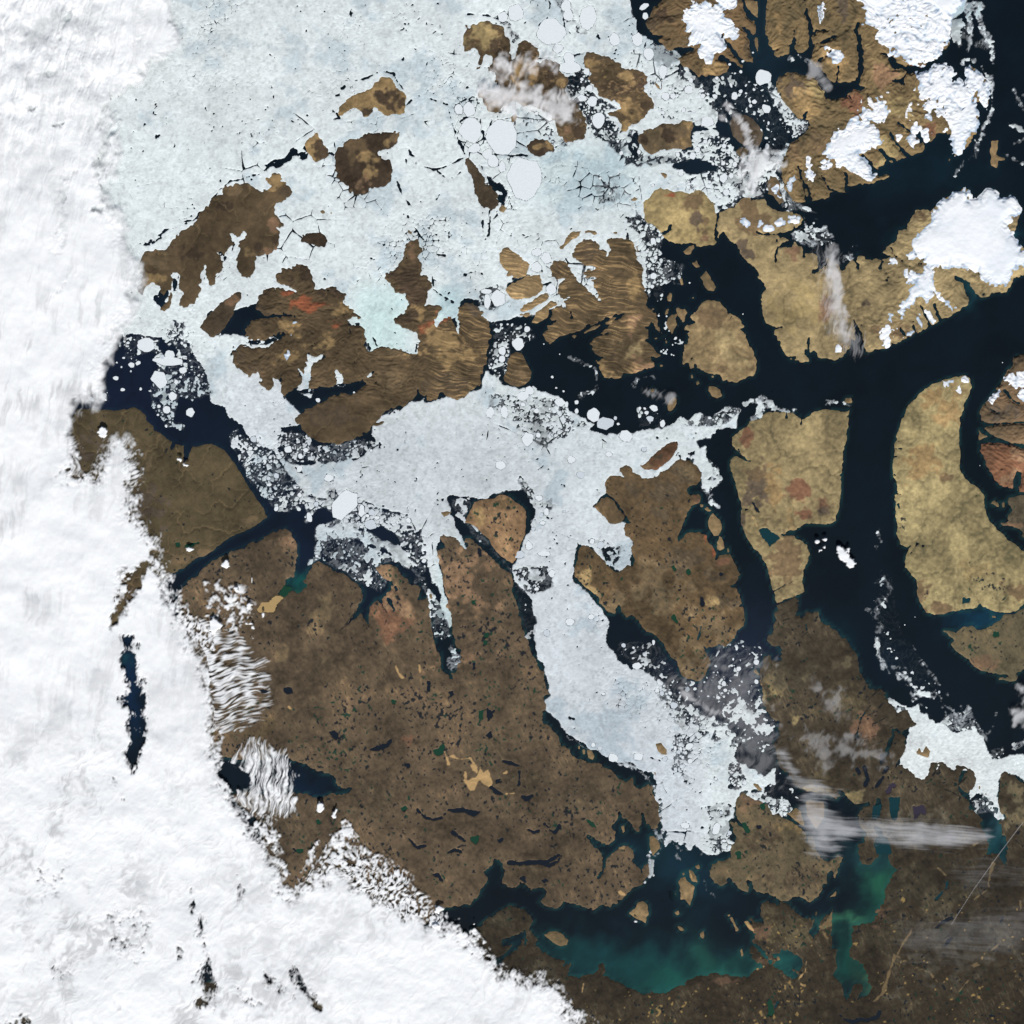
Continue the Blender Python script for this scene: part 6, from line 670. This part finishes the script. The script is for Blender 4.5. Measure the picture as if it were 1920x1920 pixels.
# beyond the surveyed block the outermost cells run on, coarse, far outside the view
PXX[:,0]=-480;PXX[:,-1]=480;PYY[0,:]=480;PYY[-1,:]=-480
def clear(): pass
def tag(o,label=None,cat=None,group=None,kind=None):
    if label:o['label']=label
    if cat:o['category']=cat
    if group:o['group']=group
    if kind:o['kind']=kind
    return o
def link(name,me,mat,parent=None):
    o=bpy.data.objects.new(name,me); col.objects.link(o)
    if mat: me.materials.append(mat)
    if parent: o.parent=parent; 
    return o
NV=[0]
def field(name,b,z,keep,mat,colr=None,alpha=None,parent=None,stride=1,x=None,y=None):
    """one mesh over the cells of block b where keep holds"""
    if stride>1:
        ss=(slice(None,None,stride),)*2; z=z[ss];keep=keep[ss]
        colr=None if colr is None else colr[ss]; alpha=None if alpha is None else alpha[ss]
        x=PXX[b][ss];y=PYY[b][ss]
    else: x=PXX[b] if x is None else x; y=PYY[b] if y is None else y
    cell=keep[:-1,:-1]|keep[1:,:-1]|keep[:-1,1:]|keep[1:,1:]
    if not cell.any(): return None
    h,w=z.shape; idx=np.arange(h*w).reshape(h,w)
    a=idx[:-1,:-1][cell]; q=np.stack([idx[1:,:-1][cell],idx[1:,1:][cell],idx[:-1,1:][cell],a],1)
    used=np.zeros(h*w,bool); used[q.ravel()]=True; mp=np.cumsum(used)-1; q=mp[q].astype(np.int32)
    co=np.stack([x.ravel()[used],y.ravel()[used],z.ravel()[used]],1).astype(np.float32)
    me=bpy.data.meshes.new(name); me.vertices.add(len(co)); me.vertices.foreach_set('co',co.ravel())
    n=len(q); me.loops.add(n*4); me.polygons.add(n); me.loops.foreach_set('vertex_index',q.ravel())
    me.polygons.foreach_set('loop_start',np.arange(0,n*4,4,dtype=np.int32))
    me.update(calc_edges=True); me.shade_smooth()
    if colr is not None:
        at=me.color_attributes.new('tone','FLOAT_COLOR','POINT'); v=np.ones((len(co),4),np.float32); v[:,:3]=lin(np.clip(colr.reshape(-1,3)[used],0,255)); at.data.foreach_set('color',v.ravel())
    if alpha is not None:
        at=me.attributes.new('cover','FLOAT','POINT'); at.data.foreach_set('value',alpha.ravel()[used].astype(np.float32))
    NV[0]+=n*2
    return link(name,me,mat,parent)
def poly(name,P,z0,z1,mat,parent=None,bev=.06):
    """floe: rounded slab"""
    n=len(P); c=np.array(P); c=np.stack([U_(c[:,0]),-U_(c[:,1])],1)[::-1]; m=c.mean(0)
    r=[(c,z0),(c,z1-.015),(m+(c-m)*(1-bev*min(1,.5/max(.2,np.abs(c-m).max()))),z1)]
    V=np.concatenate([np.c_[a,np.full(n,z)] for a,z in r]+[np.array([[m[0],m[1],z1]])])
    F=[]
    for k in (0,1):
        for i in range(n): j=(i+1)%n; F.append((k*n+i,k*n+j,(k+1)*n+j,(k+1)*n+i))
    for i in range(n): F.append((2*n+i,2*n+(i+1)%n,3*n))
    me=bpy.data.meshes.new(name); me.from_pydata((V-np.array([m[0],m[1],0])).tolist(),[],F); me.update()
    o=link(name,me,mat,parent); o.location=(m[0],m[1],0); NV[0]+=len(F)*2; return o
# ---------- materials
def mat(name,rough=.9,spec=.2,base=None,bump=None,fine=.0,fscale=3.,att=True):
    m=bpy.data.materials.new(name); m.use_nodes=True; t=m.node_tree; N_=t.nodes; Lk=t.links; p=N_['Principled BSDF']
    p.inputs['Roughness'].default_value=rough; p.inputs['Specular IOR Level'].default_value=spec
    geo=N_.new('ShaderNodeNewGeometry')
    if att: a=N_.new('ShaderNodeAttribute'); a.attribute_name='tone'; src=a.outputs['Color']
    else: a=N_.new('ShaderNodeRGB'); a.outputs[0].default_value=tuple(float(q) for q in lin(base))+(1,); src=a.outputs[0]
    if fine:
        n=N_.new('ShaderNodeTexNoise'); n.inputs['Scale'].default_value=fscale; n.inputs['Detail'].default_value=5; n.inputs['Roughness'].default_value=.7; Lk.new(geo.outputs['Position'],n.inputs['Vector'])
        r=N_.new('ShaderNodeMapRange'); r.inputs[1].default_value=.25; r.inputs[2].default_value=.75; r.inputs[3].default_value=1-fine; r.inputs[4].default_value=1+fine; Lk.new(n.outputs[0],r.inputs[0])
        x=N_.new('ShaderNodeVectorMath'); x.operation='SCALE'; Lk.new(src,x.inputs[0]); Lk.new(r.outputs[0],x.inputs['Scale']); src=x.outputs[0]
    Lk.new(src,p.inputs['Base Color'])
    if bump:
        s,d=bump; n=N_.new('ShaderNodeTexNoise'); n.inputs['Scale'].default_value=s; n.inputs['Detail'].default_value=6; n.inputs['Roughness'].default_value=.62; Lk.new(geo.outputs['Position'],n.inputs['Vector'])
        b=N_.new('ShaderNodeBump'); b.inputs['Distance'].default_value=d; b.inputs['Strength'].default_value=1; Lk.new(n.outputs[0],b.inputs['Height']); Lk.new(b.outputs[0],p.inputs['Normal'])
    return m
M_land=mat('tundra_and_rock',.95,.1,fine=.16,fscale=4.5,bump=(2.6,.05))
M_sea=mat('sea_water',.45,.12,fine=.05,fscale=.25,bump=(3.,.004))
M_ice=mat('pack_ice',.75,.2,fine=.035,fscale=3.5,bump=(3.2,.035))
M_floe=mat('floe_ice',.75,.2,base=(226,231,232),fine=.05,fscale=2.2,bump=(3.,.02),att=False)
M_floeg=mat('grey_floe_ice',.75,.2,base=(202,209,214),fine=.05,fscale=2.2,bump=(3.,.02),att=False)
M_snow=mat('glacier_snow',.8,.2,fine=.02,fscale=1.5,bump=(1.6,.05))
M_lake={k:mat(n,.4,.12,base=c,fine=.06,fscale=1.5,att=False) for k,n,c in (('d','dark_lake_water',(24,31,40)),('g','green_lake_water',(26,62,46)),('t','teal_lake_water',(20,54,60)),('v','violet_lake_water',(56,50,62)),('s','wet_mud',(172,144,98)),('i','lake_ice',(214,222,226)))}
def cloudmat(name,c,fs=2.4,amt=.5,stretch=(1,1,1)):
    m=bpy.data.materials.new(name); m.use_nodes=True; t=m.node_tree; N_=t.nodes; Lk=t.links; N_.remove(N_['Principled BSDF']); out=N_['Material Output']
    geo=N_.new('ShaderNodeNewGeometry'); mp=N_.new('ShaderNodeMapping'); mp.inputs['Scale'].default_value=stretch; Lk.new(geo.outputs['Position'],mp.inputs[0])
    n=N_.new('ShaderNodeTexNoise'); n.inputs['Scale'].default_value=fs; n.inputs['Detail'].default_value=7; n.inputs['Roughness'].default_value=.68; Lk.new(mp.outputs[0],n.inputs['Vector'])
    a=N_.new('ShaderNodeAttribute'); a.attribute_name='cover'
    s=N_.new('ShaderNodeMath'); s.operation='SUBTRACT'; Lk.new(n.outputs[0],s.inputs[0]); s.inputs[1].default_value=.5
    w=N_.new('ShaderNodeMath'); w.operation='MULTIPLY_ADD'; Lk.new(s.outputs[0],w.inputs[0]); w.inputs[1].default_value=amt; Lk.new(a.outputs['Fac'],w.inputs[2])
    # nothing where the cover is nil
    g=N_.new('ShaderNodeMapRange'); g.inputs[1].default_value=0; g.inputs[2].default_value=.12; Lk.new(a.outputs['Fac'],g.inputs[0])
    al=N_.new('ShaderNodeMath'); al.operation='MULTIPLY'; al.use_clamp=True; Lk.new(w.outputs[0],al.inputs[0]); Lk.new(g.outputs[0],al.inputs[1])
    bp=N_.new('ShaderNodeBump'); bp.inputs['Distance'].default_value=.012; bp.inputs['Strength'].default_value=.8; Lk.new(n.outputs[0],bp.inputs['Height'])
    d=N_.new('ShaderNodeBsdfDiffuse'); d.inputs[0].default_value=tuple(float(q) for q in lin(c))+(1,); Lk.new(bp.outputs[0],d.inputs['Normal'])
    tr=N_.new('ShaderNodeBsdfTransparent'); mx=N_.new('ShaderNodeMixShader'); Lk.new(al.outputs[0],mx.inputs[0]); Lk.new(tr.outputs[0],mx.inputs[1]); Lk.new(d.outputs[0],mx.inputs[2]); Lk.new(mx.outputs[0],out.inputs[0])
    return m
pass
M_cloud=cloudmat('cloud_tops',(246,246,245),3.4,.16,(1.3,.5,1)); M_veil=cloudmat('thin_cloud',(244,242,241),3.,.07); M_cirr=cloudmat('cirrus_ice',(240,240,242),1.6,.05,(.25,2.5,1))
ALL=(slice(0,N),slice(0,N))
# ---------- sea: one sheet to the horizon
st=4; xs=PXX[::st,::st].copy(); ys=PYY[::st,::st].copy(); far=20000.
xs[:,0]=-far; xs[:,-1]=far; ys[0,:]=far; ys[-1,:]=-far
o=field('sea',(slice(0,1),slice(0,1)),np.zeros_like(xs),np.ones(xs.shape,bool),M_sea,SEA[::st,::st],x=xs,y=ys); tag(o,kind='structure')
# ---------- land
LAB=dict(borden=('half tan, half near-black island edged by ice, in the far north-west','island'),brock=('small two-toned island, tan above and dark below, beside a black lead','island'),mackenzie=('dark brown squarish island with a pale tan blotch, ringed by white ice','island'),patrick=('long brown island with deep ice-filled inlets, next to the cloud edge','island'),emerald=('small flat near-black oval island alone in smooth white ice','island'),eglinton=('slim dark island with a pale northern tip between two larger brown islands','island'),isachsen=('mottled gold and brown island half veiled by thin grey cloud','island'),kingchristian=('small dark almond-shaped island with a golden middle amid round floes','island'),lougheed=('narrow dark island slanting beside a strip of black water','island'),amund=('island with gold swirls on dark rock, right of the veiled island','island'),cornwall=('dark oblong island with tan stripes among broken floes','island'),graham=('smooth egg-shaped grey-brown island crossed by a wisp of cloud','island'),buckingham=('tiny round brown island under the egg-shaped grey island','island'),northkent=('small snowy island in the strait beside the mountainous east','island'),grinnell=('golden square-shaped peninsula island north of the dark channel','island'),devon=('broad tan island with a great white ice cap at its eastern end','island'),cornwallis=('rounded tan island west of the wide dark channel','island'),bathurst=('brown island striped with pale curving folds and cut by inlets','island'),byam=('rounded dark island between black water and pack ice','island'),melville=('large brown island with orange patches and ice-filled fjords','island'),banks=('big smooth brown western island partly under the cloud bank','island'),axel=('mountainous brown island with a jagged white icefield at the top','island'),ellesmere=('rugged brown mountain land with white ice caps and long fjords in the north-east','island'),stefansson=('pinkish-tan bean-shaped island dotted with tiny lakes','island'),wales=('brown lake-dotted island with ice to its west and dark channel to its east','island'),wales_w=('small brown headland isle off the west of the lake-dotted island','island'),russell=('reddish-brown slanting island with ice along its lower shore','island'),somerset=('large pale tan island with rusty patches between two dark channels','island'),brodeur=('very long pale tan land curving down the right side','island'),bylot=('dark snowy mountain land at the right edge','island'),borden_pen=('rust-red rocky land at the right edge below the snowy mountains','island'),baffin_w=('grey-brown lowland at the right edge beside the pale tan land','island'),victoria=('huge brown lake-speckled island filling the lower middle','island'),kingwilliam=('tan-brown streaky island between loose ice and the green southern sea','island'),mainland_w=('brown continental lowland along the bottom and lower right','mainland'),melville_pen=('tan lowland peninsula at the right edge above the dark gulf','land'),isle_ba1=('dark brown bean-shaped island, northernmost of those west of the striped island','island'),isle_ba2=('rounded brown island just north of the black water, west of the striped island','island'),isle_ba3=('narrow striped brown island slanting south-west of the striped island','island'),isle_ba3b=('tiny striped islet at the west tip of the narrow striped islands','island'),isle_ba4=('striped brown island between narrow black channels','island'),isle_ba5=('slim brown island bounding the ice north-west of the striped island','island'))
cent={}
for k in LANDS:
    p=sum([parse(a) for a in LAND[k]['add']],[]); cent[k]=(sum(q[0] for q in p)/len(p),sum(q[1] for q in p)/len(p))
cent['mainland_w']=(1300,1850); cent['victoria']=(800,1350)
SHORT=dict(borden='the half tan, half black island',mackenzie='the dark squarish island',patrick='the long brown island by the cloud',emerald='the flat black oval island',eglinton='the slim pale-tipped island',isachsen='the cloud-veiled island',kingchristian='the almond-shaped island',lougheed='the narrow slanting dark island',amund='the gold-swirled island',cornwall='the dark oblong island',graham='the egg-shaped grey island',grinnell='the golden square island',devon='the ice-capped tan island',cornwallis='the rounded tan island',bathurst='the striped island',byam='the small rounded dark island',melville='the island with orange patches',banks='the big western island',axel='the jagged icefield island',ellesmere='the north-east mountains',stefansson='the pinkish bean-shaped island',wales='the central lake-dotted island',russell='the reddish slanting island',somerset='the large rusty-patched tan island',brodeur='the long pale tan land',bylot='the snowy land at the right edge',borden_pen='the rust-red land',victoria='the huge lower-middle island',kingwilliam='the streaky southern island',mainland_w='the southern mainland',melville_pen='the tan lowland peninsula')
def nearland(x,y,ex=None,inside=False):
    best=None
    for k in SHORT:
        if k==ex: continue
        pts=CP[k]; d=np.sqrt(((pts[:,:2]-(x,y))**2).sum(1)); i=int(d.argmin())
        if best is None or d[i]<best[0]: best=(d[i],k,pts[i])
    d,k,p=best; c=cent[k]; dx,dy=x-p[0],y-p[1]
    if d<6: dx,dy=x-c[0],y-c[1]
    a=math.degrees(math.atan2(-dy,dx))%360; w=['east','north-east','north','north-west','west','south-west','south','south-east'][int((a+22.5)//45)%8]
    return w,SHORT[k],d,k
CP={k:np.array([q[:2] for q in sum([parse(a) for a in LAND[k]['add']],[])]) for k in SHORT}
used={}
def uniq(lab,x,y):
    used.setdefault(lab,[]).append((x,y)); return lab
objs=[]
LN={}
for li,k in enumerate(LANDS):
    b,s,h=LF[k]
    z=np.where(s>0,np.minimum(s*.03,.03)+np.maximum(h,-.3)*sm(.3,4,s),s*.03)
    LF[k]=(b,s,z.astype(f32))
    cc=COL[b]; own=LID[b]==li
    kp=(s>-1.6)
    nm='mainland' if k=='mainland_w' else ('peninsula' if k in('melville_pen',) else 'island')
    # parts of the ground hidden by solid cloud for ever are left out
    o=field(nm,b,z,kp,M_land,np.where(own[...,None],cc,np.broadcast_to(pal(BASE.get(k,(132,113,82))),cc.shape)))
    if o is None: continue
    LN[k]=o
    if k in LAB: tag(o,LAB[k][0],LAB[k][1],kind='structure' if k=='mainland_w' else 'thing')
    else:
        x,y=cent[k]; w,t,d,_=nearland(x,y); ar=(s>0).sum()*ST*ST; size='tiny' if ar<90 else 'small' if ar<500 else 'middling'
        objs.append((o,'island',x,y,f'{size} tan islet {"just " if d<22 else ""}{w} of {t}',ar,None))
    if k in ('axel','ellesmere','devon','bylot'):
        sp=(SNP[b]-.5)*5; sp=np.minimum(sp,(s-1.5)); q=field('snow_patches',b,z+np.clip(sp*.03,-.05,.03),(sp>-.6),M_snow,np.full(sp.shape+(3,),240,f32),parent=o)
        if q: q['kind']='stuff'
# glaciers
gn40=gn(24,301)
for own,b,s in SN:
    lb,ls,lz=LF[own]
    fs=np.zeros((b[0].stop-b[0].start,b[1].stop-b[1].start),f32)-.3; ll=fs-5
    j0=max(b[0].start,lb[0].start);j1=min(b[0].stop,lb[0].stop);i0=max(b[1].start,lb[1].start);i1=min(b[1].stop,lb[1].stop)
    if j1<=j0 or i1<=i0: continue
    A=(slice(j0-b[0].start,j1-b[0].start),slice(i0-b[1].start,i1-b[1].start)); B=(slice(j0-lb[0].start,j1-lb[0].start),slice(i0-lb[1].start,i1-lb[1].start))
    fs[A]=lz[B]; ll[A]=ls[B]
    s=np.minimum(s,ll+3.)
    e=.35+.65*sm(.2,1.2,n40[b]); z=np.maximum(np.maximum(fs,0)+np.clip(s*.035,-.06,.02),np.where(s>0,.30*sm(1,7,s)+.22*sm(4,22,s)+.02*n15[b]+.02*gn40[b],-1))
    area=(s>0).sum()*ST*ST
    big=area>1500
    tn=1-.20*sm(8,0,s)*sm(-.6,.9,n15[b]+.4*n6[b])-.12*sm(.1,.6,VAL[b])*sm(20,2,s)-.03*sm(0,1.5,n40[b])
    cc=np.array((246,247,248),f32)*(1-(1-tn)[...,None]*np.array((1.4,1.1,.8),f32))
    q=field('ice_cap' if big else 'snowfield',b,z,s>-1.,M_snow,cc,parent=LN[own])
# lakes
NL=[0]
for own,kind,b,s in LK:
    lb,ls,lz=LF[own]
    j=min(max(int((b[0].start+b[0].stop)/2),lb[0].start),lb[0].stop-1)-lb[0].start; i=min(max(int((b[1].start+b[1].stop)/2),lb[1].start),lb[1].stop-1)-lb[1].start
    NL[0]+=1; z=np.full(s.shape,.07+.0013*(NL[0]%23),f32)
    q=field('mud_flat' if kind=='s' else 'lake',b,z,s>-.9,M_lake[kind],parent=LN[own])
    if q and kind in 'gtvs': q['label']=dict(g='green shallow lake',t='teal lake',v='violet-grey lake',s='pale tan mud flat at the head of a turquoise bay')[kind]
# ---------- sea ice
ICE=np.minimum(ICE,1.5-LS)
thick=.03+.012*np.clip(FW,0,1)
z=np.clip(ICE*.04,-.05,.045)+np.where(ICE>1,.006*n6,0)
PIECES=[('pack_ice','close white pack ice and brash covering the northern and central straits',np.ones((N,N),bool))]
fastz=[(parse(q)) for c,f,q in ICEZ if c>=.995]
fm=np.zeros((N,N),bool)
q='E3 700,400 2100,900 2100,1700 1400,1700 700,1300'; p=parse(q); bb=box(p,2); fm[bb]=polysdf(p,bb)>0
o=field('pack_ice',ALL,z,(ICE>-.7)&~fm,M_ice,ICEC); tag(o,'close white pack ice with leads, filling the north-west and the central straits','pack ice',kind='stuff')
o=field('shore_ice',ALL,z,(ICE>-.7)&fm,M_ice,ICEC); tag(o,'bright white shore-fast ice with fringed edge in the gulf at the lower right','shore ice',kind='stuff')
M_brash=cloudmat('brash_and_slush',(214,221,224),6.,.12)
o=field('brash_ice',ALL,np.full((N,N),.018,f32),BRA>.02,M_brash,alpha=BRA); tag(o,'thin grey brash and slush drifting between the floes and in swirling streams','brash ice',kind='stuff')
# floes
for i,P in enumerate(FLP):
    x,y,rx,ry,an=FL[i]; grey=i in (76,77,78,79) or (y>780 and (i*7)%3==0)
    o=poly('ice_floe',P,-.02,.046+.006*((i*37)%5)/5,M_floeg if grey else M_floe)
    w,t,d,_=nearland(x,y); r=max(rx,ry); size='huge' if r>28 else 'big' if r>14 else 'medium-sized' if r>8 else 'small' if r>4 else 'tiny'
    shp='long' if min(rx,ry)/r<.62 else 'rounded'
    objs.append((o,'ice floe',x,y,f'{size} {shp} {"grey" if grey else "white"} ice floe {w} of {t}',math.pi*rx*ry,i))
# labels that single one out
from collections import defaultdict
by=defaultdict(list)
for t in objs: by[t[4]].append(t)
ORD=['northernmost','second northernmost','third from the north','fourth from the north','fifth from the north','sixth from the north']
for lab,L_ in by.items():
    if len(L_)==1: tag(L_[0][0],lab,L_[0][1]); continue
    L_.sort(key=lambda t:t[3])
    for i,t in enumerate(L_):
        if len(L_)<=6: s=(ORD[i] if i<len(L_)-1 or i==0 else 'southernmost')
        elif i<3: s=ORD[i]
        elif i==len(L_)-1: s='southernmost'
        else: s=None
        if s: tag(t[0],s+' '+lab,t[1])
        else: tag(t[0],lab.replace(' of the ',' of the ',1)+', among alike ones',t[1])
        if t[1]=='ice floe': t[0]['group']=lab.split(' ice floe')[0]+' ice floes'+lab.split(' ice floe')[1] if not s else 'ice floes'
for t in objs:
    if t[1]=='ice floe' and 'group' not in t[0]: t[0]['group']='ice floes'
# ---------- clouds
def edge(B,T,lo=.3,hi=.78):
    return sm(lo,hi,B+T*sm(0,.3,B)*(1-sm(.85,1.28,B)))
D=np.zeros((N,N),f32); T=np.zeros((N,N),f32)
for q in MAINC:
    b,d,t=cover(q); v=D[b]; m_=d>v; v[m_]=d[m_]; T[b][m_]=t[m_]
for q in HOLES:
    b,d,t=cover(q); D[b]-=np.maximum(d+t*sm(0,.3,d)*.6,0)*1.05
wv=sm(520,80,GY)*sm(340,150,GX)
D=D-wv*.22*(D>0); T=T+wv*(.3*CT['v']+.25*gn(30,205))
A=edge(D,T*.85,.06,1.08)
SV=rotn(14,120,8,211,.35)*1.2+rotn(6,60,10,212,.4)*.8+rotn(2.8,34,8,213,.3)*.5+.3*gn(12,216); lo_=sm(1250,1480,GY); S2=rotn(10,34,40,221,1.1)*1.1+rotn(4,16,38,222,1.)*.6+.5*gn(22,223)+.25*gn(5,224)
tone=(1-lo_)*sm(-.1,1.8,SV*.8+.7*gn(60,206)+.45*gn(26,208))+lo_*1.15*sm(-.1,2.1,S2+.6*gn(70,225))+.25*wv*sm(.2,1.4,SV); tone=tone*(.55+.6*sm(-.8,1.2,gn(110,226)))
A=A*(1-.27*np.clip(tone,0,1.3))
eg=1-sm(.9,1.3,D); z=.5+wv*(.10*SV+.12*gn(16,231))+.10*gn(40,203)+.05*gn(20,214)+.016*SV*(1-lo_)+.02*S2*lo_+(.02*CT['q']+.012*CT['p'])*eg+.006*CT['p']+.012*gn(7,215)+.12*np.clip(D,0,1.2)
o=field('cloud_bank',ALL,z,(A>.015),M_cloud,alpha=A); tag(o,'thick white cloud bank covering the whole left side and lower left corner','cloud bank',kind='stuff')
for nm,lab,c,f,tx,tw,hz,qs in VEILS:
    E=np.zeros((N,N),f32)
    for q in qs:
        b,d,t=cover((c,f,tx,tw,q),True)
        if nm=='contrail': d=d
        else: d=d*np.clip(1+1.7*t*(1.3-d/c),.0,2.)
        v=E[b]; np.maximum(v,d,out=v)
    r,c_=np.where(E>.01); b=(slice(r.min(),r.max()+2),slice(c_.min(),c_.max()+2))
    mt_=M_cloud if nm=='cloud' else (M_cirr if tx=='y' else M_veil)
    o=field(nm,b,hz+.03*n15[b]+.05*np.clip(E[b],0,1),E[b]>.01,mt_,alpha=E[b]); tag(o,lab,'cloud')
for lab,qs in PUFFS:
    f_=2.0 if 'lone bright' not in lab else 4
    b,d,t=cover((1.1,f_,'p',.5,qs[0])); d=edge(d,t)
    o=field('cloud',b,.75+.35*np.clip(d,0,1)+.03*n6[b],d>.01,M_cloud,alpha=d)
    if o: tag(o,lab,'cloud',group='small fair-weather clouds')
print('triangles',NV[0],'objects',len(bpy.data.objects),'time',round(time.time()-T0_,1))
